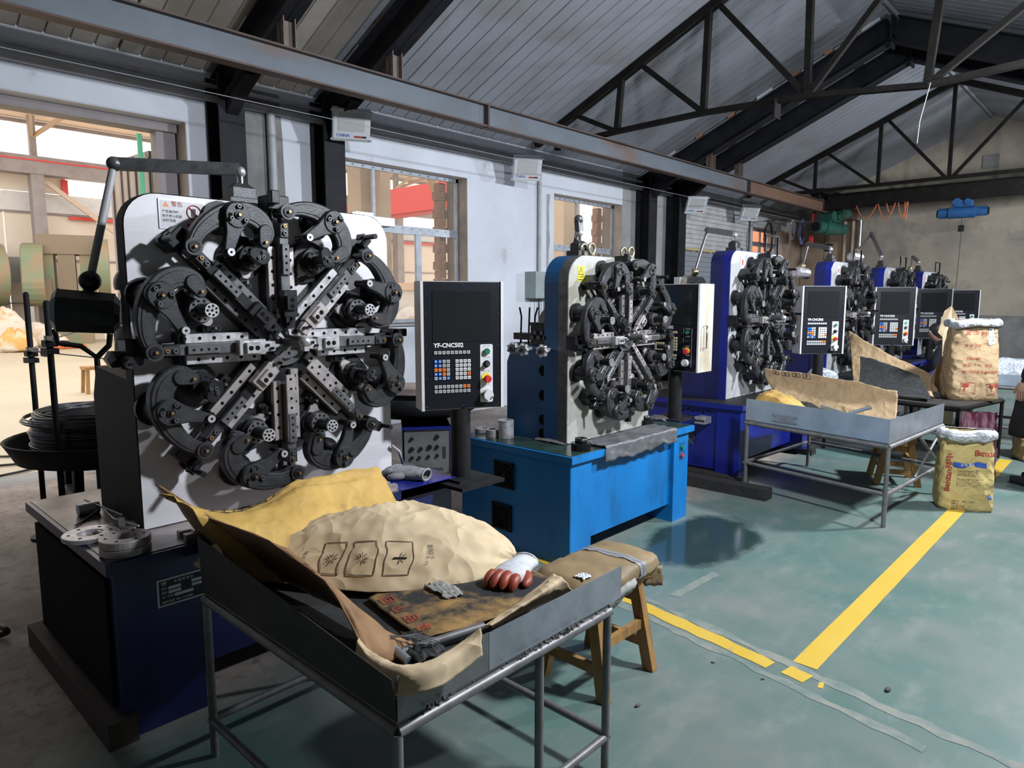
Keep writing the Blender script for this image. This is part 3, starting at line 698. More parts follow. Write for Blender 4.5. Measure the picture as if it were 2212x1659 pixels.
MB().box(-.05, 0, -12, 8.0, 5.46, 6.5, 'cream_panel').build('wall_panel', yw)
MB().box(.02, .12, 7.85, 8.05, 5.4, 6.0, 'crane_red').build('red_post', yw)
MB().box(-.6, 4.5, -12, 30, 8.02, 8.15, 'yard_roof').build('eave_roof', yw)
MB().box(0, .1, -12, 30, 7.85, 7.98, 'yard_steel').build('eave_rail', yw)
for yy in (-1.5, 6.9, 15.0, 23.0):
    b = MB(); b.box(.5, .95, yy - .2, yy + .2, 0, 6.0, 'yard_steel'); b.build('shed_column', yw)
    b = MB(); b.box(.5, .75, yy - .1, yy + .1, 6.5, 8.0, 'yard_steel'); b.build('column_head', yw)
    for e in (-1, 1): MB().bar((.6, yy, 7.3), (4.2, yy + e * .8, 8.02), .1, .12, 'yard_roof').build('eave_strut', yw)
MB().box(.4, 1.0, -12, 30, 5.98, 6.6, 'yard_steel').build('shed_beam', yw)
MB().box(1.0, 1.04, -12, 30, 6.42, 6.47, 'crane_red').build('power_rail', yw)
MB().bar((.55, 7.1, 5.9), (.55, 10.9, 3.0), .1, .16, 'yard_tan').build('brace', yw)
MB().box(.1, .2, 8.0, 30, 4.55, 4.66, 'crane_red').build('red_rail', yw)

def yard_column(x, y, w_, m, label):
    b = MB(); b.box(x - w_ / 2, x + w_ / 2, y - w_ / 2, y + w_ / 2, 0, 7.5, m); return b.build('yard_column', None, label, 'column', 'yard columns')
q = P(785, 400, 'x', -9.5); yard_column(-9.5, q.y, .36, 'yard_tan', 'broad tan column right outside the first window, left part')
q = P(824, 400, 'x', -9.2); yard_column(-9.2, q.y, .2, 'yard_tan', 'slim tan post outside the first window')
for px, w_, m, l in ((1215, .36, 'yard_tan', 'tan column outside the second window, at its left edge'), (1238, .2, 'yard_tan', 'slim post outside the second window'), (1300, .3, 'cream_panel', 'pale column outside the middle of the second window')):
    q = P(px, 480, 'x', -9.3); yard_column(-9.3, q.y, w_, m, l)
# brick pier at the right-hand side of each window
bp = MB().box(0, .12, 0, .055, 0, .115, 'brick').mesh('brick')
for yy, lab in ((6.48, 'bare brick jamb at the right of the first window'), (10.2, 'bare brick jamb at the right of the second window')):
    pr = empty('brick_jamb', (XO - .1, yy, 1.28), lab, 'brickwork')
    for i in range(16):
        inst(bp, 'brick', pr, (0, (.03 if i % 2 else 0), i * .12)); inst(bp, 'brick', pr, (.0, .06 + (.03 if i % 2 else 0), i * .12)); inst(bp, 'brick', pr, (.0, .12, i * .12)) if i % 2 == 0 else None
# red bridge crane of the yard
cr = empty('yard_crane', (0, 0, 0), 'red travelling crane girder seen through the first window', 'crane')
ya = P(930, 430, 'x', -16).y
za = P(930, 430, 'x', -16).z
b = MB(); vs = []
pts = [(-11.5, -.38), (-11.5, .42), (-18.0, .42), (-19.2, .12), (-19.2, -.12), (-18.2, -.42)]
b.add([(x, ya - .2, za + z) for x, z in pts] + [(x, ya + .2, za + z) for x, z in pts], [tuple(range(6)), tuple(range(11, 5, -1))] + [(i, 6 + i, 6 + (i + 1) % 6, (i + 1) % 6) for i in range(6)], 'crane_red'); b.build('girder', cr)
MB().box(-23.2, -22.8, ya - .2, ya + .2, 0, za - .16, 'yard_steel').build('support_column', cr)
MB().box(-24, -19.1, ya - .2, ya + .2, za - .16, za + .16, 'crane_red').build('end_carriage', cr)
MB().box(-17.9, -11.5, ya - .28, ya - .22, za - .35, za - .28, 'crane_red').build('festoon_rail', cr)
for k in range(3):
    b = MB(); b.M = Matrix.Translation((-14.2 - k * .22, ya - .206, za)); b.add([(0, 0, -.36), (.1, 0, -.36), (-.2, 0, .4), (-.3, 0, .4)], [(0, 1, 2, 3)], ('crane_yellow' if k % 2 else 'print_black')); b.build('warning_stripe', cr)
MB().bar((-8.2, P(905, 355, 'x', -8.2).y - .28, P(905, 355, 'x', -8.2).z + .75), (-8.2, P(985, 490, 'x', -8.2).y + 1.0, P(985, 490, 'x', -8.2).z - 2.1), .08, .09, 'kraft_light').build('timber_brace', None, 'slanting timber brace outside the first window', 'timber')
# lean-to roof over the yard wall outside the windows
lt = empty('yard_lean_to', (0, 0, 0), 'low corrugated lean-to roof outside the windows', 'roof')
for i in range(3): MB().bar((-7.6, 4.2 + i * 1.0, 3.9), (-11, 4.2 + i * 1.0, 4.5), .98, .03, 'yard_tan').build('roof_sheet', lt)

MB().box(-9.4, -9.3, 15.5, 22.5, 0, 4.6, 'orange_sheet').build('window_tint_panel', None, 'orange-red panel added outside the far window for its orange light', 'building')  # added panel, its colour stands in for the window's orange light
# ================================================================== spring forming machines
def stm(ang, s=1.0, ox=0.0, oz=0.0):
    """station frame: local x radial, y tangential (ccw from the front), z out of the plate (+X of the machine)"""
    c, n = cos(ang) * s, sin(ang) * s
    return Matrix(((0, 0, s, 0), (c, -n, 0, ox), (n, c, 0, oz), (0, 0, 0, 1)))
def rnd_rect(x0, x1, y0, y1, r, n=6, corners=(1, 1, 1, 1)):
    pts = []
    for k, (cx, cy, a0) in enumerate(((x1 - r, y0 + r, -pi / 2), (x1 - r, y1 - r, 0), (x0 + r, y1 - r, pi / 2), (x0 + r, y0 + r, pi))):
        if corners[k]:
            pts += [(cx + r * cos(a0 + pi / 2 * i / n), cy + r * sin(a0 + pi / 2 * i / n)) for i in range(n + 1)]
        else: pts.append(((x1, x1, x0, x0)[k], (y0, y1, y1, y0)[k]))
    return pts
def hull2(c0, r0, c1, r1, n=8, waist=0.0):
    """outline of two discs joined by tangents, optionally waisted"""
    a = math.atan2(c1[1] - c0[1], c1[0] - c0[0]); pts = []
    for i in range(n + 1): t = a + pi / 2 + pi * i / n; pts.append((c0[0] + r0 * cos(t), c0[1] + r0 * sin(t)))
    if waist:
        m = ((c0[0] + c1[0]) / 2, (c0[1] + c1[1]) / 2); t = a - pi / 2; rm = (r0 + r1) / 2 - waist; pts.append((m[0] + rm * cos(t), m[1] + rm * sin(t)))
    for i in range(n + 1): t = a - pi / 2 + pi * i / n; pts.append((c1[0] + r1 * cos(t), c1[1] + r1 * sin(t)))
    if waist: t = a + pi / 2; pts.append((m[0] + rm * cos(t), m[1] + rm * sin(t)))
    return pts
def ribbon(cl, wd):
    """closed outline round a centre line with half widths"""
    L_, R_ = [], []; n = len(cl)
    for i in range(n):
        a, b = Vector(cl[max(i - 1, 0)]), Vector(cl[min(i + 1, n - 1)]); d = (b - a).normalized(); q = Vector((-d.y, d.x)); c = Vector(cl[i])
        L_.append(tuple(c + q * wd[i])); R_.append(tuple(c - q * wd[i]))
    return R_ + L_[::-1]
def smooth_line(pts, k=5):
    out = []; n = len(pts)
    for i in range(n - 1):
        p0, p1, p2, p3 = (Vector(pts[max(i - 1, 0)]), Vector(pts[i]), Vector(pts[i + 1]), Vector(pts[min(i + 2, n - 1)]))
        for j in range(k):
            t = j / k; out.append(tuple(0.5 * ((2 * p1) + (-p0 + p2) * t + (2 * p0 - 5 * p1 + 4 * p2 - p3) * t * t + (-p0 + 3 * p1 - 3 * p2 + p3) * t ** 3)))
    out.append(tuple(pts[-1])); return out

T_, H_, E_, R_, C_ = (.56, .0), (.533, -.211), (.379, -.226), (.458, -.079), (.363, -.154)
def bolt(b, x, y, z, r=.008, m='dark_steel', h=.008):
    b.cyl((x, y, z), (x, y, z + h), r, m, n=8); b.cyl((x, y, z + h), (x, y, z + h + .0006), r * .5, 'hole', n=6)
def hole(b, x, y, z, r=.007): b.cyl((x, y, z), (x, y, z + .0008), r, 'hole', n=8)

_MC = {}
def station_meshes(v):
    """meshes of one tool station in station coordinates; v picks the tooling variant"""
    if v in _MC: return _MC[v]
    out = []
    hi = v[0] != 'far'
    # slide base
    b = MB(); b.prism(rnd_rect(.10, .44, -.064, .064, .006, 2), 0, .062, 'oxide_black', .004)
    if v[2]: b.prism(rnd_rect(.20, .43, -.03, .03, .004, 2), .062, .1, 'oxide_black', .003)
    out.append(('slide_base', b.mesh('slide_base')))
    # clamping rails
    for s in (-1, 1):
        b = MB(); x0 = .11 if s > 0 else .16
        b.prism([(x0, s * .042 - .019), (.42, s * .042 - .019), (.42, s * .042 + .019), (x0, s * .042 + .019)], .062, .086, v[1], .002)
        for i in range(5): hole(b, x0 + .03 + i * .058, s * .042, .086, .0075)
        out.append(('clamp_rail', b.mesh('clamp_rail')))
    # slider
    b = MB(); b.prism(rnd_rect(.17, .46, -.0215, .0215, .003, 2), .062, .118, 'oxide_black' if v[2] else 'dark_steel', .003)
    b.prism(rnd_rect(.30, .43, -.017, .017, .002, 2), .118, .132, 'dark_steel', .002)
    for i in range(4): hole(b, .32 + i * .029, 0, .132, .0055)
    b.prism(rnd_rect(.455, .52, -.02, .02, .003, 2), .07, .125, 'cast_dark', .003); bolt(b, .475, 0, .125, .010); bolt(b, .505, 0, .125, .008, 'brass')
    out.append(('slider', b.mesh('slider')))
    # tool holder with its bores and the tool
    if v[3] != 'none':
        m = 'steel_light' if v[3] == 'light' else ('rail_steel' if v[3] == 'mid' else 'oxide_black')
        b = MB(); b.prism(rnd_rect(.12, .235, -.032, .032, .003, 2), .118, .155, m, .003)
        b.prism(rnd_rect(.15, .212, -.022, .026, .003, 2), .155, .172, m, .003)
        for xx in (.166, .194): hole(b, xx, .002, .172, .0105)
        for xx, yy in ((.095, .008), (.115, -.006)): bolt(b, xx, yy, .150, .0075, 'oxide_black', .014)
        b.prism([(.075, -.02), (.125, -.024), (.125, .024), (.075, .02)], .118, .150, m, .002)
        out.append(('tool_holder', b.mesh('tool_holder')))
        b = MB(); b.prism([(.035, -.004), (.09, -.012), (.09, .012), (.035, .002)], .124, .138, 'steel_light', .001); out.append(('forming_tool', b.mesh('forming_tool')))
    else:
        b = MB(); b.prism(rnd_rect(.13, .425, -.021, .021, .002, 2), .118, .128, v[1], .002)
        for i in range(7): hole(b, .15 + i * .042, 0, .128, .006)
        out.append(('cover_plate', b.mesh('cover_plate')))
    # guide rods and end block
    for s in (-1, 1):
        b = MB(); b.cyl((.43, s * .022, .045), (.615, s * .022, .045), .009, 'oxide_black', n=10); out.append(('guide_rod', b.mesh('guide_rod')))
    b = MB(); b.prism(rnd_rect(.575, .635, -.05, .05, .006, 2), 0, .085, 'oxide_black', .004); b.prism(rnd_rect(.595, .65, .012, .05, .004, 2), .085, .12, 'oxide_black', .004)
    b.cyl((.585, -.02, .06), (.50, -.02, .06), .006, 'dark_steel', n=8); out.append(('end_block', b.mesh('end_block')))
    if v[4]:
        b = MB(); b.cyl((.64, .045, .06), (.64, .045, .095), .020, 'oxide_black', n=6, smooth=False); b.cyl((.64, .045, .09), (.64, .045, .19), .012, 'oxide_black', n=10); out.append(('stop_bolt', b.mesh('stop_bolt')))
    # cam shaft with its cam
    b = MB(); cx, cy = C_
    b.cyl((cx, cy, 0), (cx, cy, .022), .092, 'oxide_black', n=28); b.cyl((cx + .012, cy - .008, .022), (cx + .012, cy - .008, .045), .078, 'cast_dark', n=28)
    b.prism(hull2((cx, cy), .055, (cx - .045, cy + .045), .022), .045, .062, 'rail_steel', .002)
    out.append(('cam_disc', b.mesh('cam_disc')))
    b = MB(); b.cyl((cx, cy, .062), (cx, cy, .092), .056, 'oxide_black', n=24); b.cyl((cx, cy, .092), (cx, cy, .118), .048, 'dark_steel' if v[5] == 'cap' else 'oxide_black', n=24)
    for i in range(10 if hi else 6):
        t = 2 * pi * i / (10 if hi else 6); hole(b, cx + .037 * cos(t), cy + .037 * sin(t), .118, .0055)
    b.cyl((cx, cy, .118), (cx, cy, .205), .027, 'oxide_black', n=18); out.append(('cam_shaft', b.mesh('cam_shaft')))
    b = MB()
    if v[5] == 'cap':
        b.cyl((cx, cy, .205), (cx, cy, .213), .0275, 'steel_light', n=20); hole(b, cx, cy, .213, .005)
        for i in range(7): t = 2 * pi * i / 7; hole(b, cx + .018 * cos(t), cy + .018 * sin(t), .213, .0048)
    else:
        b.prism(hull2((cx, cy), .032, (cx + .03, cy + .012), .026), .192, .215, 'oxide_black', .003); bolt(b, cx, cy, .215, .008); bolt(b, cx + .014, cy - .014, .215, .007); bolt(b, cx + .01, cy + .016, .215, .007)
    out.append(('shaft_end', b.mesh('shaft_end')))
    # rocker arm: C shaped casting from the slide over the pivot to the cam roller
    cl = smooth_line([T_, (.580, -.065), (.574, -.145), (.540, -.218), (.494, -.268), (.436, -.283), (.392, -.262), E_], 4)
    kw = [.024, .030, .038, .046, .043, .040, .036, .026]
    wd = []
    for i in range(len(cl)): t = i / (len(cl) - 1) * 7; a = int(min(t, 6)); wd.append(kw[a] + (kw[a + 1] - kw[a]) * (t - a))
    b = MB(); b.prism(ribbon(cl, wd), .105, .150, 'cast_dark', .006)
    b.prism(ribbon(cl[2:-2], [q * .55 for q in wd[2:-2]]), .150, .1535, 'cast_dark', .002)
    b.prism(hull2(E_, .024, (.405, -.262), .030), .148, .162, 'cast_dark', .004)
    out.append(('rocker_arm', b.mesh('rocker_arm')))
    # pivot post
    b = MB(); b.cyl((H_[0], H_[1], 0), (H_[0], H_[1], .108), .050, 'cast_dark', n=20); b.cyl((H_[0], H_[1], 0), (H_[0], H_[1], .02), .07, 'oxide_black', n=20); out.append(('pivot_post', b.mesh('pivot_post')))
    # swing lever with the slotted hub
    b = MB(); b.prism(hull2(H_, .053, R_, .019, 10, .008), .150, .178, 'cast_dark', .004)
    b.prism(hull2(H_, .050, (H_[0], H_[1] + .0001), .050, 12), .178, .184, 'cast_dark', .003)
    d0 = math.atan2(R_[1] - H_[1], R_[0] - H_[0])
    for i in range(3):
        t = d0 + pi / 3 + 2 * pi * i / 3; arc = [(H_[0] + .033 * cos(t + u), H_[1] + .033 * sin(t + u)) for u in (-.42, -.2, 0, .2, .42)]
        b.prism(ribbon(arc, [.007, .009, .009, .009, .007]), .184, .1848, 'hole'); bolt(b, arc[3][0], arc[3][1], .1845, .0085, 'dark_steel', .010)
    bolt(b, H_[0], H_[1], .184, .016, 'oxide_black', .006); b.cyl((H_[0], H_[1], .19), (H_[0], H_[1], .202), .006, 'brass', n=8)
    out.append(('swing_lever', b.mesh('swing_lever')))
    b = MB(); b.cyl((R_[0], R_[1], .09), (R_[0], R_[1], .19), .0165, 'oxide_black', n=12); b.cyl((R_[0], R_[1], .19), (R_[0], R_[1], .196), .0155, 'steel_light', n=12); hole(b, R_[0], R_[1], .196, .005); out.append(('roller_pin', b.mesh('roller_pin')))
    b = MB(); b.cyl((T_[0], T_[1], .06), (T_[0], T_[1], .150), .02, 'oxide_black', n=12); b.cyl((T_[0], T_[1], .150), (T_[0], T_[1], .163), .033, 'cast_dark', n=20); b.cyl((T_[0], T_[1], .163), (T_[0], T_[1], .168), .022, 'oxide_black', n=16); b.cyl((T_[0], T_[1], .168), (T_[0], T_[1], .180), .006, 'brass', n=8); out.append(('link_pin', b.mesh('link_pin')))
    b = MB(); b.cyl((E_[0], E_[1], .06), (E_[0], E_[1], .105), .026, 'dark_steel', n=16); b.cyl((E_[0], E_[1], .10), (E_[0], E_[1], .176), .006, 'brass', n=8); out.append(('cam_roller', b.mesh('cam_roller')))
    # adjuster cluster by the slide
    b = MB(); b.prism(rnd_rect(.255, .335, -.098, -.062, .006, 2), 0, .05, 'oxide_black', .003); bolt(b, .275, -.08, .05, .009, 'oxide_black', .012); bolt(b, .315, -.08, .05, .009, 'oxide_black', .012); b.cyl((.295, -.08, .05), (.295, -.08, .085), .006, 'dark_steel', n=8)
    out.append(('adjuster', b.mesh('adjuster')))
    _MC[v] = out; return out

def lamp_arm(mach, base, elbow, drop, lampc, label, m='panel_grey', lm='cast_dark', r=.09):
    """jointed work lamp bolted on top of the plate (a part of the machine)"""
    la = empty('work_lamp', (0, 0, 0)); la.parent = mach
    base, elbow, drop, lampc = Vector(base), Vector(elbow), Vector(drop), Vector(lampc)
    b = MB(); b.M = Matrix.Translation(base); b.prism([(-.05, -.07), (.05, -.07), (.05, .07), (-.05, .07)], 0, .035, 'cast_dark', .003)
    b.prism([(-.035, -.05), (.035, -.05), (.035, .05), (-.035, .05)], .03, .10, 'cast_dark', .022); b.cyl((0, 0, .09), (0, 0, .14), .013, 'chrome'); b.ball((0, 0, .15), .024, 'steel_light'); b.build('lamp_base', la)
    j = base + Vector((0, 0, .16))
    b = MB(); b.bar(j, elbow, .035, .05, 'dark_steel'); b.build('lamp_boom', la)
    b = MB(); b.ball(elbow, .03, 'dark_steel', 8); b.build('elbow_joint', la)
    b = MB(); b.tube([elbow, drop], .016, m, 10); b.build('lamp_rod', la)
    b = MB(); b.ball(drop, .042, 'oxide_black' if lm == 'cast_dark' else 'gold_zinc', 10); b.tube([drop, drop + (lampc - drop) * .6], .022, 'oxide_black'); b.build('swivel_ball', la)
    b = MB(); n = 10; L_ = .2; ax = Vector((0.35, .94, -.08)).normalized()
    p0 = lampc - ax * L_ / 2; p1 = lampc + ax * L_ / 2
    b.cyl(p0, p1, r, lm, r * .96, n=n, smooth=False); b.cyl(p0, p0 - ax * .02, r * 1.04, lm, r * .7, n=n, smooth=False); b.cyl(p1, p1 + ax * .02, r * .9, lm, r * .6, n=n, smooth=False)
    b.build('lamp_head', la)
    return la

def console(mach, loc, nrm, skin, label_dirty=False, lit=False, old=False, post_h=None, detail=True, scale=1.0, depth=.13):
    """operator panel on its post (part of the machine); local: x right, y up, z towards the operator"""
    n = Vector((nrm[0], nrm[1], 0)).normalized(); x = Vector((-n.y, n.x, 0))
    cs = empty('operator_console', (0, 0, 0)); cs.parent = mach
    W_, Hh = .43 * scale, .645 * scale; D_ = depth
    F_ = frame(loc, x, (0, 0, 1))
    zb = loc[2]
    b = MB(); b.cyl((loc[0] - n.x * .05, loc[1] - n.y * .05, post_h), (loc[0] - n.x * .05, loc[1] - n.y * .05, zb + .02), .052, 'black_paint', n=20); b.box(loc[0] - n.x * .05 - .1, loc[0] - n.x * .05 + .1, loc[1] - n.y * .05 - .1, loc[1] - n.y * .05 + .1, post_h, post_h + .012, 'black_paint'); b.build('post', cs)
    b = MB(); b.M = F_; b.prism([(-W_ / 2, 0), (W_ / 2, 0), (W_ / 2, Hh), (-W_ / 2, Hh)], -D_, 0, skin, 0); b.prism([(-W_ / 2, 0), (-W_ / 2 + .014, 0), (-W_ / 2 + .014, Hh), (-W_ / 2, Hh)], 0, .012, 'panel_white'); b.prism([(W_ / 2 - .014, 0), (W_ / 2, 0), (W_ / 2, Hh), (W_ / 2 - .014, Hh)], 0, .012, 'panel_white'); b.build('casing', cs)
    b = MB(); b.M = F_; b.box(-W_ / 2 + .014, W_ / 2 - .014, .006, Hh - .004, .0, .006, 'panel_black'); fp = b.build('front_panel', cs)
    b = MB(); b.M = F_
    for px in (-W_ / 2 + .026, 0, W_ / 2 - .026):
        for py in (.02, Hh * .25, Hh * .5, Hh * .75, Hh - .018):
            if px == 0 and .1 < py / Hh < .9: continue
            b.cyl((px, py, .006), (px, py, .008), .0035, 'chrome', n=6)
    b.build('screws', cs)
    b = MB(); b.M = F_; b.box(-.155 * scale, .148 * scale, .345 * scale, .595 * scale, .006, .0085, 'screen'); b.build('display', cs)
    # key pads
    if detail:
        kx = -.150 * scale; kp = .0212 * scale; ks = .0165 * scale
        g_ = 'key_old' if old else 'key_grey'; w0 = 'key_old' if old else 'key_white'; bl = g_ if old else 'key_blue'; og = g_ if old else 'key_orange'
        lp = ['BBGG', 'BBGG', 'OOOG', 'BBOG', 'GBGB']
        cm = {'B': bl, 'O': og, 'G': g_, 'W': w0}
        keys = [(kx + i * kp, .282 * scale, g_) for i in range(9)]
        for r_, row in enumerate(lp): keys += [(kx + i * kp, .238 * scale - r_ * kp, cm[c]) for i, c in enumerate(row)]
        for r_ in range(5): keys += [(kx + (5.15 + i) * kp, .238 * scale - r_ * kp, og if (r_ == 3 and i == 3) else w0) for i in range(4)]
        for r_ in range(2): keys += [(kx + i * kp, .110 * scale - r_ * kp * 1.1, og if (r_ == 0 and i > 6) else g_) for i in range(9)]
        if detail == 'full':
            km = {}
            for m in set(k[2] for k in keys):
                b = MB(); b.prism(rnd_rect(0, ks, 0, ks, .002, 2), 0, .006, m, .0012)
                ink = 'print_white' if m in ('key_blue',) else 'print_black'
                b.box(ks * .25, ks * .75, ks * .40, ks * .58, .006, .0062, ink); b.box(ks * .35, ks * .65, ks * .66, ks * .76, .006, .0062, ink)
                km[m] = b.mesh('key')
            for kx_, ky_, m in keys: inst(km[m], 'key', cs, M=F_ @ Matrix.Translation((kx_, ky_, .006)))
        else:
            b = MB(); b.M = F_
            for kx_, ky_, m in keys: b.box(kx_, kx_ + ks, ky_, ky_ + ks, .006, .011, m)
            b.build('keypad', cs, kind='stuff')
    if detail == 'full' and not old:
        text('YF-CNC502', .030 * scale, 'print_white', F_ @ Matrix.Translation((-.150 * scale, .311 * scale, .0068)), cs, bold=.0009)
    elif detail:
        text('YF-CNC502', .030 * scale, 'print_white', F_ @ Matrix.Translation((-.150 * scale, .311 * scale, .0068)), cs, bold=.0009)
    # switch column
    sxp = .124 * scale
    b = MB(); b.M = F_; b.prism(rnd_rect(sxp - .034, sxp + .034, .03, .328, .008, 3), .006, .0085, 'panel_black' if old else 'panel_white', .0008)
    if old:
        for e in ((-.034, -.033), (.033, .034)): b.box(sxp + e[0], sxp + e[1], .035, .32, .0085, .009, 'print_white')
    for yy in (.318, .262, .19, .125): b.box(sxp - .015, sxp + .015, yy - .004, yy + .004, .0085, .0089, 'print_white' if old else 'print_black'); b.box(sxp - .0135, sxp + .0135, yy - .003, yy + .003, .0089, .0091, 'panel_black' if old else 'panel_white')
    b.build('switch_plate', cs)
    b = MB(); b.M = F_; b.cyl((sxp, .292, .008), (sxp, .292, .02), .0165, 'chrome', n=20); b.cyl((sxp, .292, .02), (sxp, .292, .026), .0125, 'green_lit' if lit else 'green_button', n=20); b.build('start_button', cs)
    b = MB(); b.M = F_; b.cyl((sxp, .228, .008), (sxp, .228, .014), .018, 'panel_black', n=20); b.cyl((sxp, .228, .014), (sxp, .228, .036), .013, 'panel_black', .011, n=16); b.cyl((sxp, .228, .036), (sxp, .228, .037), .009, 'chrome', n=16); b.build('selector_knob', cs)
    b = MB(); b.M = F_; b.cyl((sxp - .004, .158, .008), (sxp - .004, .158, .012), .024, 'yellow_ring', n=20); b.cyl((sxp, .152, .01), (sxp, .152, .03), .015, 'red_button', n=16); b.cyl((sxp, .152, .03), (sxp, .152, .044), .021, 'red_button', .016, n=20); b.build('emergency_stop', cs)
    b = MB(); b.M = F_; b.cyl((sxp, .07, .008), (sxp, .07, .03), .030, 'chrome', .028, n=24); b.cyl((sxp, .07, .03), (sxp, .07, .05), .026, 'panel_white', .025, n=24); b.cyl((sxp + .018, .062, .05), (sxp + .018, .062, .062), .004, 'brass', n=8); b.build('hand_wheel', cs)
    return cs

def eye_bolt(mach, loc, ax=0):
    b = MB(); b.tube([(loc[0], loc[1] + .032 * cos(2 * pi * i / 18), loc[2] + .045 + .032 * sin(2 * pi * i / 18)) for i in range(18)], .009, 'gold_zinc', 8, True); b.cyl((loc[0], loc[1], loc[2]), (loc[0], loc[1], loc[2] + .015), .022, 'gold_zinc', n=12); b.build('eye_bolt', mach)

def machine(loc, label, S_, W_, H_t, zc, base, skin, skin_side, plate, opts):
    """loc: plate front plane x, plate centre y, floor. S_: tooling scale, W_ plate width, H_t plate top, zc tool centre height"""
    m = empty('spring_forming_machine', loc, label, 'machine', 'spring forming machines')
    zb = .685; yc = opts.get('yc', 0.0)
    rr = opts.get('rad', .13)
    # plate: thick slab with round top corners
    b = MB(); b.M = Matrix(((0, 0, 1, 0), (1, 0, 0, 0), (0, 1, 0, 0), (0, 0, 0, 1)))
    out = rnd_rect(-W_ / 2, W_ / 2, zb, H_t, rr, 8, (0, 1, 1, 0))
    b.prism(out, -.075, 0, opts.get('edge', 'navy_paint'), .004, plate); b.build('tool_plate', m)
    if opts.get('backplate'):
        b = MB(); b.M = Matrix(((0, 0, 1, 0), (1, 0, 0, 0), (0, 1, 0, 0), (0, 0, 0, 1))); b.prism(rnd_rect(-W_ / 2, W_ / 2, zb, H_t, rr, 8, (0, 1, 1, 0)), -.19, -.0752, skin_side); b.build('back_plate', m)
    # housing behind
    b = MB(); yl = -W_ / 2 + .005; hz = opts.get('hz', 1.28)
    pts = [(-.52, zb), (-.076, zb), (-.076, hz), (-.46, hz + .03), (-.52, hz - .10)]
    b.add([(x, yl, z) for x, z in pts] + [(x, W_ / 2 - .05, z) for x, z in pts], [tuple(range(5)), tuple(range(9, 4, -1))] + [(i, 5 + i, 5 + (i + 1) % 5, (i + 1) % 5) for i in range(5)], skin_side); b.build('gear_housing', m)
    if opts.get('ports'):
        for zz in (1.14, .98, .82, .73):
            MB().cyl((-.2, yl - .003, zz), (-.2, yl + .01, zz), .035, 'hole', n=20).build('access_port', m)
    # tool stations
    for k in range(8):
        v = opts['stations'][k]
        M = stm(k * pi / 4, S_, yc, zc) @ Matrix.Translation((random.uniform(-.012, .02) if opts.get('jit') else 0, 0, 0))
        for nm, me in station_meshes(v): inst(me, nm, m, M=M)
    # centre quill
    Mq = stm(0, S_, yc, zc)
    b = MB(); b.M = Mq; b.cyl((0, .02, 0), (0, .02, .075), .115, 'oxide_black', n=36); b.cyl((0, .02, .075), (0, .02, .082), .112, 'dark_steel', n=36); b.build('centre_ring', m)
    b = MB(); b.M = Mq; b.cyl((0, .02, .08), (0, .02, .105), .08, 'dark_steel', n=30)
    for i in range(9): t = 2 * pi * i / 9; hole(b, .058 * cos(t), .02 + .058 * sin(t), .105, .007 if i % 2 else .004)
    b.build('centre_disc', m)
    b = MB(); b.M = Mq; b.cyl((0, .02, .1), (0, .02, .255), .030, 'dark_steel', .024, n=20); b.ball((0, .02, .255), .026, 'steel_light', 8); b.box(-.01, .012, -.02, .0, .235, .27, 'steel_light'); b.build('wire_quill', m)
    # base cabinet
    bx0, bx1, by0, by1 = base
    top = opts.get('deck', 'deck_brown')
    b = MB(); b.box(bx0 - .02, bx1 + .03, by0 - .03, by1 + .03, zb - .045, zb - .003, skin); b.box(bx0, bx1 + .012, by0 - .012, by1 + .012, zb - .003, zb, top); b.build('base_top', m)
    pw = opts.get('pillar', .16)
    for a_, c_ in ((by0, by0 + pw), (by1 - pw, by1)): MB().box(bx1 - .22, bx1, a_, c_, .06 if opts.get('feet') else .0, zb - .045, skin).build('base_pillar', m)
    MB().box(bx0, bx1 - .221, by0 + .02, by1 - .02, .08, zb - .045, skin_side if opts.get('dark_side') else skin).build('base_body', m)
    fz = opts.get('front', .13)
    MB().box(bx1 - .24, bx1 - opts.get('recess', .03), by0 + pw, by1 - pw, fz, zb - .046, skin).build('front_cover', m)
    if opts.get('feet'):
        for yy in (by0 - .1 if opts['feet'] == 'long' else by0, by1 - .12): MB().box(bx0 - .1, bx1 + .08, yy, yy + .14, 0, .06, 'timber_black').build('skid', m)
    if opts.get('plinth'): MB().box(bx0 - .04, bx1 + .03, by0 - .06, by0 + .04, 0, .10, 'wood_dark').build('skid', m)
    return m

def fan_grille(mach, c, r, axis, square=True, m='black_paint'):
    b = MB(); x, y, z = c; s = -1 if axis == '-y' else 1
    if square:
        for z0_, z1_, x0_, x1_ in ((-r, -r + .012, -r, r), (r - .012, r, -r, r), (-r, r, -r, -r + .012), (-r, r, r - .012, r)): b.box(x + x0_, x + x1_, y, y - .012, z + z0_, z + z1_, m)
        b.box(x - r, x + r, y, y - .003, z - r, z + r, 'hole')
    for k in range(1, 7): b.tube([(x + r * .15 * k * cos(t * pi / 12), y - .01, z + r * .15 * k * sin(t * pi / 12)) for t in range(24)], .003, m, 5, True)
    for k in range(4): t = pi / 4 + k * pi / 2; b.tube([(x, y - .012, z), (x + r * 1.25 * cos(t), y - .012, z + r * 1.25 * sin(t))], .003, m, 5)
    b.cyl((x, y - .004, z), (x, y - .013, z), r * .2, m, n=12)
    return b.build('fan_grille', mach)

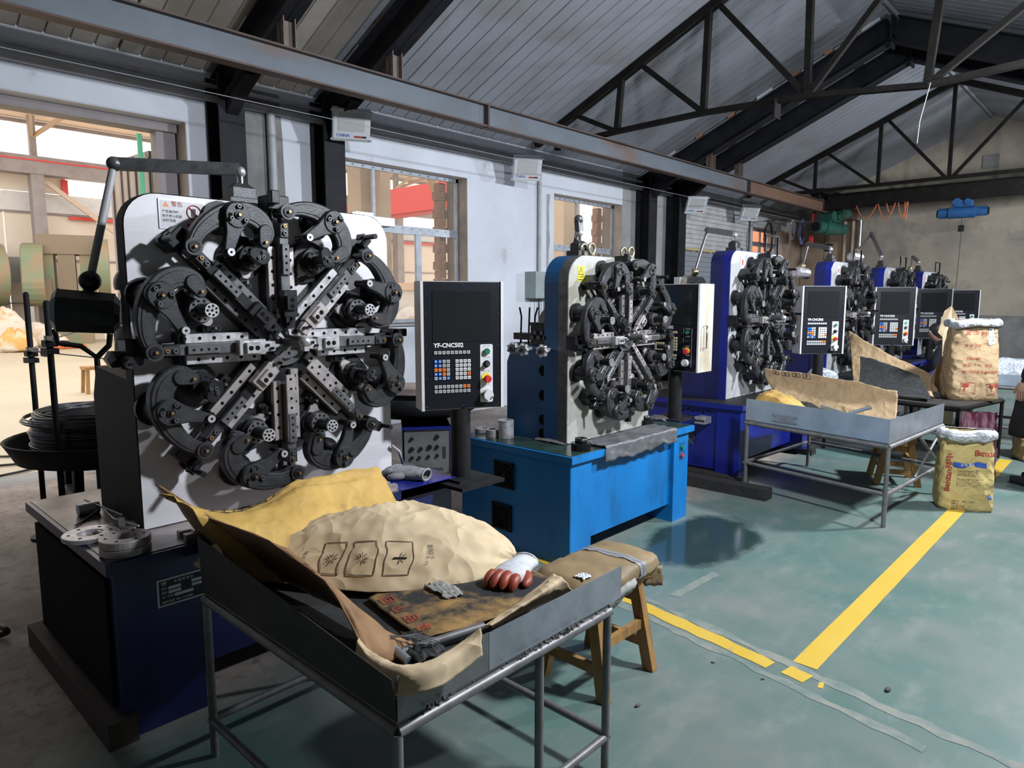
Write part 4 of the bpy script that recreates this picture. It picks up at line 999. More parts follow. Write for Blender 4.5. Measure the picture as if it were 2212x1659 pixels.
# variants: (detail, rail material, covered slider, tool holder, stop bolt, shaft end)
_L, _D = 'steel_light', 'rail_steel'
ST1 = [('near', _L, False, 'light', False, 'bracket'), ('near', _L, False, 'mid', True, 'cap'), ('near', _D, False, 'dark', False, 'bracket'), ('near', 'dark_steel', True, 'dark', True, 'bracket'),
       ('near', _L, False, 'light', True, 'cap'), ('near', _D, True, 'mid', True, 'bracket'), ('near', _D, False, 'none', False, 'cap'), ('near', _D, False, 'none', True, 'cap')]
dk = 'dark_steel'
ST2 = [('near', _D, True, 'none', False, 'cap'), ('near', dk, True, 'mid', True, 'cap'), ('near', _D, True, 'none', False, 'bracket'), ('near', dk, True, 'dark', True, 'bracket'),
       ('near', _D, False, 'light', True, 'cap'), ('near', dk, True, 'none', True, 'cap'), ('near', _D, False, 'none', False, 'cap'), ('near', _D, False, 'none', False, 'bracket')]
ST3 = [('far', dk, True, 'mid', True, 'cap'), ('far', dk, True, 'dark', True, 'bracket'), ('far', dk, True, 'dark', False, 'bracket'), ('far', dk, True, 'dark', True, 'bracket'),
       ('far', dk, False, 'mid', True, 'cap'), ('far', dk, True, 'dark', True, 'cap'), ('far', dk, True, 'none', False, 'cap'), ('far', dk, True, 'dark', True, 'bracket')]

# ---- machine nearest the camera
m1 = machine((-2.87, 1.54, 0), 'nearest spring forming machine with a bright steel plate and dark navy base', 1.0, 1.22, 2.005, 1.40,
             (-.80, .25, -.80, .79), 'navy_paint', 'black_paint', 'steel_plate', dict(stations=ST1, yc=-.02, plinth=True, edge='black_paint', dark_side=True, recess=.10, pillar=.30))
MB().box(-.12, .28, .45, .822, .640, .6855, 'royal_paint').build('base_top_end', m1)
MB().box(-.75, .2, -.815, -.80, .12, .60, 'hole').build('side_recess', m1)
lamp_arm(m1, (-.13, -.08, 2.0), (-.33, -.52, 2.15), (-.33, -.64, 1.67), (-.33, -.66, 1.545), '')
console(m1, (.31, .83, 1.04), (.91, -.46), 'panel_grey', post_h=.67, detail='full')
MB().box(.14, .44, .70, 1.0, .652, .67, 'black_paint').build('console_bracket', m1)
# warning plate on the tool plate
sg = empty('warning_plate', (0, 0, 0)); sg.parent = m1
b = MB(); b.box(.001, .004, -.48, -.30, 1.87, 1.985, 'sign_silver'); b.box(.004, .0045, -.473, -.307, 1.876, 1.979, 'sign_paper'); b.build('plate', sg)
b = MB(); b.tube([(.006, -.345 + .028 * cos(2 * pi * i / 24), 1.94 + .028 * sin(2 * pi * i / 24)) for i in range(24)], .0022, 'print_red', 5, True); b.tube([(.006, -.365, 1.96), (.006, -.325, 1.92)], .002, 'print_red', 5)
b.box(.0047, .0052, -.357, -.338, 1.925, 1.955, 'print_black'); b.box(.0047, .0052, -.375, -.315, 1.882, 1.896, 'print_red'); b.build('prohibition_sign', sg)
b = MB(); b.add([(.005, -.464, 1.955), (.005, -.440, 1.955), (.005, -.452, 1.975)], [(0, 1, 2)], 'key_orange'); b.build('caution_triangle', sg)
Fs = lambda y, z: frame((.0052, y, z), (0, 1, 0), (0, 0, 1))
text('警告', .022, 'print_red', Fs(-.432, 1.955), sg)
for i, t in enumerate(('严禁操作时', '将手伸入机器', '运转范围')): text(t, .0125, 'print_black', Fs(-.468, 1.93 - i * .017), sg)
# maker's plate on the base front
nmp = empty('name_plate', (0, 0, 0)); nmp.parent = m1
b = MB(); b.box(.25, .253, -.66, -.48, .46, .565, 'sign_silver'); b.box(.253, .2535, -.653, -.487, .466, .559, 'print_black'); b.build('plate', nmp)
Fn = lambda y, z: frame((.2538, y, z), (0, 1, 0), (0, 0, 1))
text('YF', .018, 'print_white', Fn(-.645, .538), nmp, bold=.0006); text('电 脑 弹 簧 机', .012, 'print_white', Fn(-.60, .541), nmp)
for i, (t, w_) in enumerate((('型号', .045), ('编号', .045), ('出厂日期', .06))): text(t, .010, 'print_white', Fn(-.645, .523 - i * .016), nmp)
b = MB()
for i, (y0, y1) in enumerate(((-.62, -.575), (-.62, -.575), (-.60, -.53))): b.box(.2537, .2540, y0, y1, .522 - i * .016, .533 - i * .016, 'sign_silver')
for i in range(2): b.box(.2537, .2540, -.535, -.495, .538 - i * .016 - .012, .549 - i * .016 - .012, 'sign_silver')
b.build('data_fields', nmp); text('服务热线: 400-112-6888', .011, 'print_white', Fn(-.645, .470), nmp)
# small screws and a loose stop bolt left on the plate
b = MB(); b.M = stm(0, 1, 0, 0)
b.M = Matrix.Translation((0, 0, 0)); b.cyl((.0, -.44, .93), (.03, -.44, .93), .022, 'oxide_black', n=6, smooth=False); b.cyl((.03, -.44, .93), (.13, -.44, .93), .013, 'oxide_black', n=10); b.build('lower_stop_bolt', m1)
# side slide tail that pokes past the plate on the left
b = MB(); b.cyl((.02, -.68, 1.375), (.06, -.68, 1.375), .035, 'oxide_black', n=6, smooth=False); b.cyl((.05, -.66, 1.365), (.15, -.66, 1.365), .016, 'oxide_black'); b.build('left_stop_bolt', m1)
# lit led strip behind the top right corner of the plate
b = MB(); b.box(-.28, -.24, .60, .70, 2.01, 2.05, 'led_on'); b.build('led_bar', m1)
b = MB(); b.box(-.29, -.08, .52, .72, 1.97, 2.012, 'lamp_shell'); b.build('led_bracket', m1)

# ---- light blue machine
m2 = machine((-2.66, 3.82, 0), 'light blue spring forming machine with oily white plate, second in the row', .86, .95, 1.87, 1.33,
             (-.72, .215, -.70, .68), 'azure_paint', 'azure_shaded', 'steel_plate_oily', dict(stations=ST2, yc=.055, edge='dark_steel', backplate=True, ports=True, deck='oil_top', recess=.03, pillar=.20, rad=.17, front=.13))
bpl = MB().box(-.72, .213, -.705, -.70, .0, .64, 'azure_paint').build('side_panel', m2)
fan_grille(m2, (-.32, -.706, .48), .085, '-y'); fan_grille(m2, (-.34, -.706, .20), .085, '-y')
eye_bolt(m2, (-.03, -.20, 1.87)); eye_bolt(m2, (-.09, -.20, 1.87)); eye_bolt(m2, (-.03, .25, 1.87)); eye_bolt(m2, (-.09, .25, 1.87))
L2 = Vector((-2.66, 3.82, 0))
lamp_arm(m2, (-.13, -.20, 1.87), P(1250, 474, 'x', -2.79) - L2, P(1218, 655, 'x', -2.98) - L2, P(1206, 692, 'x', -3.0) - L2, '', 'chrome', 'cast_dark', .075)
console(m2, (.02, .76, 1.06), (.0, -1), 'panel_dirty', old=True, post_h=.685, detail='full', depth=.2)
cs2 = [c for c in m2.children if c.name.startswith('operator_console')][0]
hx = Vector((1, 0, 0)); hn = Vector((0, -1, 0))
hb = Vector((.02, .76, 1.06)) + hx * .215
b = MB(); b.tube([hb + hn * -.05 + Vector((0, 0, .18)), hb + hx * .03 + hn * -.05 + Vector((0, 0, .18)), hb + hx * .03 + hn * -.05 + Vector((0, 0, .34)), hb + hn * -.05 + Vector((0, 0, .34))], .007, 'chrome'); b.build('grab_handle', cs2)
# wire feeder and hand wheels at the back of the light blue machine
fd = empty('wire_feeder', (0, 0, 0)); fd.parent = m2
L2 = Vector(m2.location)
fp_ = lambda px, py, yy=3.42: P(px, py, 'y', yy) - L2
a_ = fp_(1118, 725); c_ = fp_(1212, 728); z_ = a_.z
b = MB(); b.box(a_.x, c_.x + .1, a_.y - .04, a_.y + .05, z_ - .022, z_ + .022, 'oxide_black'); b.box(a_.x + .17, c_.x + .1, a_.y - .06, a_.y + .06, z_ - .05, z_ + .075, 'oxide_black'); b.box(a_.x + .165, c_.x + .05, a_.y - .07, a_.y + .06, z_ + .075, z_ + .095, 'oxide_black'); b.build('feed_block', fd)
for i in range(5):
    x_ = a_.x + .19 + .028 * i; MB().cyl((x_, a_.y - .06, z_ + (.03 if i % 2 else .0)), (x_, a_.y - .075, z_ + (.03 if i % 2 else .0)), .013, 'dark_steel', n=14).build('straightening_roll', fd)
for i, xx in enumerate((.03, .10, .15)):
    b = MB(); b.tube([(a_.x + xx, a_.y, z_), (a_.x + xx + .005, a_.y, z_ + .13), (a_.x + xx - .012 + .02 * i, a_.y, z_ + .19)], .006, 'oxide_black', 6); b.build('lever', fd)
    b = MB(); b.cyl((a_.x + xx, a_.y, z_ - .3), (a_.x + xx, a_.y, z_ - .02), .007, 'oxide_black'); b.build('support_rod', fd)
for i, px in enumerate((1110, 1132, 1173)):
    k_ = fp_(px, 752 + 3 * i, 3.24)
    b = MB(); b.M = Matrix.Translation(k_) @ Matrix.Rotation(pi / 2, 4, 'X') @ Matrix.Rotation(RAD(18), 4, 'Y')
    n_ = 56; outp = [((.037 + .0045 * cos(7 * 2 * pi * t / n_)) * cos(2 * pi * t / n_), (.037 + .0045 * cos(7 * 2 * pi * t / n_)) * sin(2 * pi * t / n_)) for t in range(n_)]
    b.prism(outp, 0, .03, 'steel_light', .005); b.cyl((0, 0, .03), (0, 0, .0305), .024, 'dark_steel', n=20); b.cyl((0, 0, .03), (0, 0, .04), .008, 'oxide_black'); b.cyl((0, 0, -.12), (0, 0, 0), .012, 'steel_light'); b.build('hand_knob', fd)
# yellow electric warning sticker
ws = empty('shock_sticker', (0, 0, 0)); ws.parent = m2
b = MB(); b.box(.0005, .002, -.385, -.315, 1.705, 1.80, 'caution_yellow'); b.build('sticker', ws)
b = MB(); b.add([(.0025, -.380, 1.745), (.0025, -.320, 1.745), (.0025, -.350, 1.795)], [(0, 1, 2)], 'print_black'); b.add([(.003, -.371, 1.750), (.003, -.329, 1.750), (.003, -.350, 1.785)], [(0, 1, 2)], 'caution_yellow'); b.add([(.0034, -.346, 1.778), (.0034, -.358, 1.764), (.0034, -.349, 1.764), (.0034, -.354, 1.752), (.0034, -.342, 1.767), (.0034, -.350, 1.767)], [(0, 1, 2, 5), (2, 3, 4, 5)], 'print_black'); b.build('shock_symbol', ws)
text('当心触电', .015, 'print_black', frame((.0026, -.380, 1.725), (0, 1, 0), (0, 0, 1)), ws)
b = MB(); b.box(.0022, .0026, -.378, -.325, 1.712, 1.718, 'print_black'); b.build('small_print', ws)
# switch recess on the right pillar
b = MB(); b.box(.2155, .217, .555, .625, .44, .57, 'azure_shaded'); b.build('switch_recess', m2)
b = MB(); b.cyl((.216, .585, .535), (.23, .585, .535), .015, 'green_button', n=14); b.build('start_button', m2)
b = MB(); b.cyl((.216, .585, .475), (.23, .585, .475), .015, 'red_button', n=14); b.build('stop_button', m2)

# ---- the four navy machines further down the row
def arm_pts(loc, px):
    return [P(x_, y_, 'x', -3.45) - Vector(loc) for x_, y_ in px]
far = []
for loc, lab, px in (((-2.82, 6.46, 0), 'third machine of the row, navy blue, behind the galvanised tray table', ((1528, 497), (1500, 588), (1497, 612))),
       ((-2.82, 9.03, 0), 'fourth machine of the row, navy edge, partly behind an operator panel', ((1745, 527), (1733, 575), (1731, 590))),
       ((-2.82, 11.1, 0), 'fifth machine of the row, with its lamp arm raised highest', ((1882, 505), (1852, 542), (1848, 556))),
       ((-2.82, 13.2, 0), 'farthest machine of the row, next to the end wall', ((1972, 555), (1966, 580), (1965, 592)))):
    e, d_, l_ = arm_pts(loc, px); far.append((loc, lab, (-.1, {6.46: -.30, 9.03: -.32, 11.1: -.34, 13.2: -.4}[loc[1]]), e, d_, l_))
for k, (loc, lab, lb, el, dr, lc) in enumerate(far):
    mm = machine(loc, lab, .98, 1.22, 2.03, 1.40, (-.80, .25, -.83, .80), 'royal_paint', 'navy_paint', 'steel_plate_worn', dict(stations=ST3, edge='royal_paint', backplate=True, jit=True, feet='long' if k == 0 else 'short', recess=.12, pillar=.17, deck='black_paint'))
    lamp_arm(mm, (-.12, lb[1], 2.03), el, dr, lc, '', 'chrome', 'steel_light', .075)
    console(mm, (.33, .80, 1.04 if k == 0 else 1.0), ((.73, -.68), (.56, -.83), (.5, -.86), (.45, -.9))[k], 'panel_grey', lit=(k == 1), post_h=.685, detail='mid', scale=1.06 if k == 0 else 1.15, depth=.16)
    # handle bars on top of the tooling
    hb = MB(); hb.tube([(.04, .02, 2.03), (.04, .02, 2.19), (.04, .30, 2.19), (.04, .30, 1.9)], .011, 'oxide_black', 8); hb.build('bar_handle', mm)
    hb = MB(); hb.tube([(.02, -.36, 1.78), (.1, -.36, 1.90), (.16, -.2, 1.90)], .011, 'oxide_black', 8); hb.build('side_handle', mm)
    b = MB(); b.box(.001, .004, -.42, -.34, 1.86, 1.98, 'sign_paper'); b.box(.004, .0045, -.395, -.365, 1.90, 1.95, 'print_red'); b.build('warning_plate', mm)
    if k == 0:
        fan_grille(mm, (-.25, -.812, .34), .075, '-y', False, 'dark_steel')
        b = MB(); b.box(-.12, -.02, -.95, -.83, .50, .56, 'steel_light')
        for i in range(4): b.cyl((-.11 + i * .026, -.96, .53), (-.11 + i * .026, -.83, .53), .009, 'black_paint')
        b.tube([(-.12, -.9, .54), (-.3, -.95, .56), (-.42, -1.0, .55)], .012, 'cable_black'); b.build('air_valves', mm)
        b = MB()
        for i in range(7): b.cyl((-.36 + i * .05, -.8105, .60 - .018 * (i % 2)), (-.36 + i * .05, -.813, .60 - .018 * (i % 2)), .008, 'hole', n=8)
        b.build('vent_holes', mm)
mk('sheet_backlit', (0.028, 0.029, 0.032), 0.6, 0.1, (0.05, 0.05, 0.05), 5)  # dirty table sheet, its backlit shade put into the near-black colour
# ================================================================== work tables
def tube_table(name, label, A_, B_, C_, z, legs=True, st=.2, m='tube_grey', top='galv_old', leg_r=.019, diag=False):
    """tray table on a welded tube frame; A,B,C corners (xy) with B the near corner"""
    A_, B_, C_ = Vector(A_), Vector(B_), Vector(C_); D_ = A_ + C_ - B_
    t = empty(name, (B_.x, B_.y, 0), label, 'table', 'work tables'); o = Vector((B_.x, B_.y))
    cs = [q - o for q in (A_, B_, C_, D_)]
    b = MB(); b.add([(q.x, q.y, z) for q in cs] + [(q.x, q.y, z - .008) for q in cs], [(0, 1, 2, 3), (7, 6, 5, 4)] + [(i, 4 + i, 4 + (i + 1) % 4, (i + 1) % 4) for i in range(4)], top); b.build('tray_top', t)
    for i in range(4):
        q = cs[i]; r = cs[(i + 1) % 4]
        b = MB(); b.tube([(q.x, q.y, z - .027), (r.x, r.y, z - .027)], leg_r, m, 12); b.build('top_rail', t)
        if legs:
            b = MB(); b.tube([(q.x * .985, q.y * .985, 0), (q.x * .985, q.y * .985, z - .03)], leg_r * .9, m, 12); b.build('leg', t)
            b = MB(); b.tube([(q.x, q.y, st), (r.x, r.y, st)], leg_r * .9, m, 12); b.build('stretcher', t)
    return t, cs
def rim(t, a, b_, z0, ha, hb, m, lean=(0, 0), th=.003):
    b = MB(); q = Vector(lean)
    n = (Vector((b_[1] - a[1], a[0] - b_[0]))).normalized() * th
    vs = [(a[0], a[1], z0), (b_[0], b_[1], z0), (b_[0] + q.x, b_[1] + q.y, z0 + hb), (a[0] + q.x, a[1] + q.y, z0 + ha)]
    vs += [(x + n.x, y + n.y, zz) for x, y, zz in vs]
    b.add(vs, [(0, 1, 2, 3), (7, 6, 5, 4), (0, 4, 5, 1), (1, 5, 6, 2), (2, 6, 7, 3), (3, 7, 4, 0)], m); return b.build('rim_sheet', t)
t1, c1 = tube_table('tray_table', 'tray table in the foreground heaped with kraft sacks', (-2.32, .93), (-1.245, .93), (-1.25, 1.81), .60, st=.13, leg_r=.0155)
rim(t1, c1[1] + Vector((0, .0)), c1[1].lerp(c1[2], .35), .60, .115, .11, 'galv_old'); rim(t1, c1[1].lerp(c1[2], .352), c1[2] + Vector((0, .06)), .60, .108, .11, 'galv')
rim(t1, c1[0], c1[1], .60, .20, .11, 'sheet_backlit', (0, -.01))
b = MB(); b.tube([(-.01, .53, .56), (-.01, .53, 0)], .014, 'tube_grey', 12); b.build('leg', t1)
b = MB()
for k in range(40): yy = .05 + .82 * random.random(); b.ball((.012, yy, .604), random.uniform(.003, .007), 'litter', 3)
b.build('swarf', t1, kind='stuff')
t2, c2 = tube_table('tray_table', 'galvanised tray table standing alone in the aisle behind the yellow line', (-2.45, 5.47), (-1.30, 5.21), (-1.22, 6.43), .60, st=.235, leg_r=.0175)
rim(t2, c2[0], c2[1].lerp(c2[0], .17), .60, .175, .175, 'galv_bright'); rim(t2, c2[1].lerp(c2[0], .17), c2[1], .60, .175, .17, 'galv_bright'); rim(t2, c2[1], c2[2], .60, .17, .155, 'galv', (0, 0), .002)
b = MB(); a_ = c2[0].lerp(c2[1], .30)
b.M = frame((a_.x, a_.y - .004, .655), (c2[1] - c2[0]).to_3d(), (0, 0, 1)); b.prism([(-.1, -.03), (.12, -.03), (.12, -.015), (.09, -.012), (.09, .012), (.12, .015), (.12, .03), (-.1, .03), (-.1, .015), (-.07, .01), (-.07, -.01), (-.1, -.015)], 0, .003, 'galv'); b.build('riveted_plate', t2)
for p, q in ((c2[2], c2[1].lerp(c2[2], .5)), (c2[2].lerp(c2[1], .45), c2[2])):
    b = MB(); b.tube([(p.x, p.y, .55), (q.x, q.y, .25)], .012, 'tube_grey', 8); b.build('brace', t2)
t3, c3 = tube_table('tray_table', 'black-topped work table carrying the tall brown sack', (-2.55, 7.62), (-1.28, 7.35), (-1.08, 8.35), .61, m='truss_dark', top='timber_black', st=.25)
t4, c4 = tube_table('tray_table', 'farthest tray table with open galvanised trays at the right edge', (-1.6, 9.1), (-.75, 9.1), (-.75, 9.9), .66, top='galv_old')
rim(t4, c4[0], c4[1], .66, .12, .12, 'galv_bright'); rim(t4, c4[1], c4[2], .66, .12, .12, 'galv_bright'); rim(t4, c4[3], c4[2], .66, .16, .16, 'galv_bright')

# ================================================================== paper and sacks
def lying_sack(name, label, c, ax, L_, W_, Hh, m, seed, group=None, tilt=0.0, flat=.18, ncr=9, amp=.016):
    """limp sack lying down: flattened bag, pinched towards its ends, with sharp paper creases"""
    s = empty(name, c, label, 'sack', group); a = math.atan2(ax[1], ax[0])
    rg = random.Random(seed); cl = []
    for k in range(ncr):
        th = rg.uniform(-.9, .9) if k % 3 else rg.uniform(1.1, 2.0); cl.append((cos(th), sin(th), rg.uniform(-.55, .55), rg.uniform(.5, 1.0) * (1 if k % 2 else -.7), rg.uniform(.03, .10)))
    def fn(u, v):
        th = 2 * pi * u; t = 2 * v - 1; e = abs(t)
        k = max(0.0, 1 - e ** 2.6) ** .62
        ew = .55; cw = (abs(cos(th)) ** ew) * (1 if cos(th) > 0 else -1); sw = (abs(sin(th)) ** .85) * (1 if sin(th) > 0 else -1)
        w_ = W_ / 2 * (.16 + .84 * k) * (1 - .10 * max(t, 0)); h_ = Hh / 2 * (k ** .8) * (1 + .2 * wob(t * 1.3, cos(th), seed))
        cr = 0.0
        for nx_, ny_, d_, A_, wd_ in cl:
            q = cw * .8 * ny_ + t * nx_ - d_; al = cw * .8 * nx_ - t * ny_
            cr += amp * A_ * math.exp(-abs(q) / wd_) * math.exp(-(al / .7) ** 2)
        cr += .22 * amp * abs(wob(t * 7 + 2 * cw, cw * 6, seed + 1))
        x = t * L_ / 2 * (1 - .05 * abs(cw)); y = w_ * cw + .5 * cr * k * cw
        z = (h_ * sw + cr * (.35 + .65 * k) * sw) if sw > 0 else h_ * sw * flat
        z += tilt * x
        return (x * cos(a) - y * sin(a), x * sin(a) + y * cos(a), z + Hh / 2 * flat)
    b = MB(); b.grid(72, 64, fn, m, True, True); b.build('sack_body', s)
    return s, fn
def paper_sack(name, label, c, ax, L_, W_, Hh, m, seed, group, ridges):
    """half filled paper sack: lens section with seam edges, pointed tip, folds"""
    s = empty(name, c, label, 'sack', group); a = math.atan2(ax[1], ax[0]); rg = random.Random(seed)
    cl = list(ridges)
    for k in range(16):
        th = rg.uniform(0, pi); cl.append((rg.uniform(-.8, .8), rg.uniform(-.8, .8), th, rg.uniform(.15, .45), rg.uniform(-.010, .013), rg.uniform(.02, .07)))
    for k in range(14):                                  # gathers at the pinched tip
        cl.append((rg.uniform(.72, .98), rg.uniform(-.8, .8), rg.uniform(-.5, .5), .16, rg.uniform(-.012, .014), .03))
    def fn(u, v):
        t = 2 * v - 1; th = 2 * pi * u
        q = (2 * u) if u < .5 else (2 - 2 * u)            # 0..1 across, top then back underneath
        sgn = 1 if u < .5 else -1; sx = cos(pi * q)
        if t < .15: k = max(0, (t + 1) / 1.15) ** .55
        else: k = max(0, 1 - ((t - .15) / .85) ** 2.2) ** .6
        w_ = W_ / 2 * (.12 + .88 * k) * (1.0 - .12 * (t < -.2) * (-.2 - t)); hh = Hh * k ** .9 * (1 - abs(sx) ** 1.9) ** .8
        cr = 0.0
        for tc, sc_, an, ln, A_, wd_ in cl:
            dx, dy = (t - tc) * 1.0, (sx - sc_) * .6; al = dx * cos(an) + dy * sin(an); ac = -dx * sin(an) + dy * cos(an)
            cr += A_ * math.exp(-abs(ac) / wd_) * math.exp(-(al / ln) ** 4)
        x = t * L_ / 2 + .012 * wob(sx * 5, t * 3, seed); y = w_ * sx
        z = (hh + cr * (1 - abs(sx) ** 6) * (.3 + .7 * k) + .02) if sgn > 0 else .02 - .02 * (1 - abs(sx) ** 2)
        return (x * cos(a) - y * sin(a), x * sin(a) + y * cos(a), z)
    b = MB(); b.grid(110, 110, fn, m, True, True); b.build('sack_body', s)
    return s, fn
s1, f1 = paper_sack('kraft_sack', 'large light kraft sack lying across the foreground tray table', (-2.12, 1.42, .612), (.72, .69), 1.18, .60, .185, 'kraft_light', 5, 'sacks',
                    [(-.15, -.25, .55, .75, .030, .045), (.25, .25, -.12, .5, .018, .05), (.1, -.62, .06, .7, -.012, .04), (-.45, .35, .35, .5, .02, .06)])
def on_sack(fn, u, v, off=.004):
    p = Vector(fn(u, v)); pu = Vector(fn(u + .01, v)) - p; pv = Vector(fn(u, v + .01)) - p; n = pu.cross(pv).normalized()
    if n.z < 0: n = -n
    return p, pu.normalized(), pv.normalized(), n
def decal_on(parent, fn, u0, u1, v0, v1, m, name, off=.003, nu=8, nv=8):
    b = MB()
    def g(a, c):
        p, pu, pv, n = on_sack(fn, u0 + (u1 - u0) * a, v0 + (v1 - v0) * c); return p + n * off
    b.grid(nu, nv, g, m); return b.build(name, parent)
def box_mark(parent, fn, u0, u1, v0, v1, m='print_black', name='printed_mark'):
    """printed frame on the paper, following the surface"""
    b = MB(); pts = []
    for (ua, va), (ub, vb) in (((u0, v0), (u1, v0)), ((u1, v0), (u1, v1)), ((u1, v1), (u0, v1)), ((u0, v1), (u0, v0))):
        for i in range(8):
            p, pu, pv, n = on_sack(fn, ua + (ub - ua) * i / 8, va + (vb - va) * i / 8); pts.append(p + n * .0025)
    b.tube(pts, .0012, m, 4, True); um, vm = (u0 + u1) / 2, (v0 + v1) / 2
    return b, um, vm
uu0 = .80
for k, (va, vb) in enumerate(((.40, .465), (.49, .565), (.59, .665))):
    b, um, vm = box_mark(s1, f1, .345, .43, va + .03, vb + .03)
    c, pu, pv, n = on_sack(f1, um, vm)
    for i in range(8 if k != 2 else 5):
        t = 2 * pi * i / 8
        if k == 2: t = pi * i / 4
        b.tube([c + n * .003 + (pu * cos(t) + pv * sin(t)) * .007, c + n * .003 + (pu * cos(t) + pv * sin(t)) * .022], .0012, 'print_black', 4)
    if k == 2: b.tube([c + n * .003 + pv * -.022 + pu * .0, c + n * .003 + pv * .022], .003, 'print_black', 4)
    b.build('printed_mark', s1)
for uq, vq, t in ((.35, .735, '防潮条件'), (.36, .37, '等于回避')):
    c, pu, pv, n = on_sack(f1, uq, vq); x = (-pu).normalized(); y = n.cross(x).normalized()
    x = pu; y = n.cross(x)
    text(t, .02, 'print_black', frame(c + n * .004, x, y), s1)

def sheet(name, label, rows, m, cat='paper', thick=.003, group='paper sheets', sub=3, crease=.006, seed=0, parent=None, mats=None):
    """crumpled sheet through rows of points"""
    R0 = [[Vector(p) for p in r] for r in rows]
    def cat1(ps, t):
        n = len(ps) - 1; x = min(max(t * n, 0), n - 1e-6); i = int(x); f = x - i
        p0, p1, p2, p3 = ps[max(i - 1, 0)], ps[i], ps[i + 1], ps[min(i + 2, n)]
        return 0.5 * ((2 * p1) + (-p0 + p2) * f + (2 * p0 - 5 * p1 + 4 * p2 - p3) * f * f + (-p0 + 3 * p1 - 3 * p2 + p3) * f ** 3)
    def fn(u, v):
        col = [cat1(r, u) for r in R0]; p = cat1(col, v) if len(col) > 2 else col[0].lerp(col[1], v)
        q = crease * wob(u * 6 + seed, v * 5, seed) + crease * .5 * abs(wob(u * 15, v * 11, seed + 2))
        return p + Vector((q * .4, q * .3, q))
    b = MB(); b.grid(36, 18, fn, m)
    o = b.build(name, parent, label, cat if label else None, group if label else None, solid=thick)
    o['solid'] = 1; del o['solid']
    return o, fn
X = lambda px, py, x: P(px, py, 'x', x)
Yp = lambda px, py, y: P(px, py, 'y', y)
Zp = lambda px, py, z: P(px, py, 'z', z)
# yellow kraft sheet standing against the machine at the back of the foreground table
rows = [[X(345, 1065, -2.44), X(400, 1095, -2.42), X(500, 1102, -2.40), X(570, 1085, -2.42), X(640, 1040, -2.46), X(700, 1030, -2.46), X(760, 1016, -2.46), X(815, 1006, -2.46)],
        [X(420, 1110, -2.32), X(470, 1130, -2.28), X(540, 1140, -2.25), X(600, 1125, -2.25), X(650, 1085, -2.33), X(710, 1068, -2.38), X(770, 1050, -2.40), X(835, 1045, -2.42)],
        [Vector((-2.2, 1.0, .66)), Vector((-2.15, 1.08, .64)), Vector((-2.1, 1.2, .635)), Vector((-2.15, 1.35, .63)), Vector((-2.2, 1.5, .63)), Vector((-2.22, 1.62, .63)), Vector((-2.24, 1.72, .63)), Vector((-2.26, 1.80, .63))]]
ys, yfn = sheet('kraft_sheet', 'yellow stitched kraft sheet propped behind the light sack on the foreground table', rows, 'kraft_yellow', seed=1.3, crease=.012)
b = MB()
for i in range(13):
    u = .05 + i * .035
    p = [Vector(yfn(u, .02 + .02 * k)) + Vector((.004, -.003, .006)) for k in range(4)]; b.tube(p, .0018, 'print_black', 4)
b.tube([Vector(yfn(.04 + .5 * i / 20, .09)) + Vector((.004, -.003, .006)) for i in range(21)], .0016, 'print_black', 4); b.build('stitching', ys)
# brown paper lining the left rim and rolling over at the front
top = [Yp(335, 1048, .93), Yp(450, 1120, .95), Yp(575, 1168, .97), Yp(640, 1210, .97), Yp(715, 1275, .98), Yp(765, 1365, .99), Yp(785, 1425, 1.0)]
mid = [p + Vector((.02, .035, -.035)) for p in top]; bot = [Vector((p.x + .03, p.y + .16, .635)) for p in top]
sheet('kraft_sheet', 'brown kraft liner folded over the dark left rim of the foreground table', [top, mid, bot], 'kraft_brown', seed=2.2, crease=.008)
r0 = [Zp(770, 1390, .70), Zp(800, 1425, .71), Zp(860, 1450, .72), Zp(935, 1440, .73), Zp(1000, 1400, .74), Zp(1040, 1372, .75)]
r1 = [p + Vector((-.05, .04, -.02)) for p in r0]; r2 = [Vector((p.x - .12, p.y + .08, .635)) for p in r0]
r00 = [p + Vector((.012, -.01, -.05)) for p in r0]
sheet('kraft_sheet', 'torn kraft paper curling over the near corner of the foreground table', [r00, r0, r1, r2], 'kraft_light', seed=4.0, crease=.006)
rows = [[Zp(795, 1292, .625), Zp(880, 1256, .63), Zp(1000, 1240, .632), Zp(1110, 1212, .634)], [Zp(850, 1336, .625), Zp(960, 1300, .634), Zp(1080, 1275, .634), Zp(1190, 1250, .634)], [Zp(908, 1380, .625), Zp(1015, 1352, .63), Zp(1110, 1320, .632), Zp(1230, 1270, .632)]]
ds, dfn = sheet('empty_sack', 'flattened sack blackened by graphite on the foreground table', rows, 'kraft_dirty', 'sack', seed=5.1, crease=.003, group='sacks')
for i, t in enumerate('回山品言'):
    p = Vector(dfn(.03, .12 + .2 * i)); x = (Vector(dfn(.03, .32 + .15 * i)) - p).normalized(); y = Vector((0, 0, 1)).cross(x)
    text(t, .05, 'print_red', frame(p + Vector((0.01, .0, .007)), x, y), ds)
MB().box(-2.25, -1.27, .96, 1.78, .601, .608, 'tray_mat').build('tray_liner', None, 'black grimy rubber mat lining the foreground tray table', 'mat')
rows = [[Zp(1045, 1352, .64), Zp(1120, 1300, .66), Zp(1195, 1240, .69)], [Zp(1060, 1352, .65), Zp(1140, 1300, .69), Zp(1215, 1250, .72)], [Zp(1062, 1356, .63), Zp(1150, 1312, .64), Zp(1236, 1275, .65)]]
sheet('kraft_sheet', 'folded pale kraft strip beside the red-fingered glove', rows, 'kraft_light', seed=.7, crease=.003)
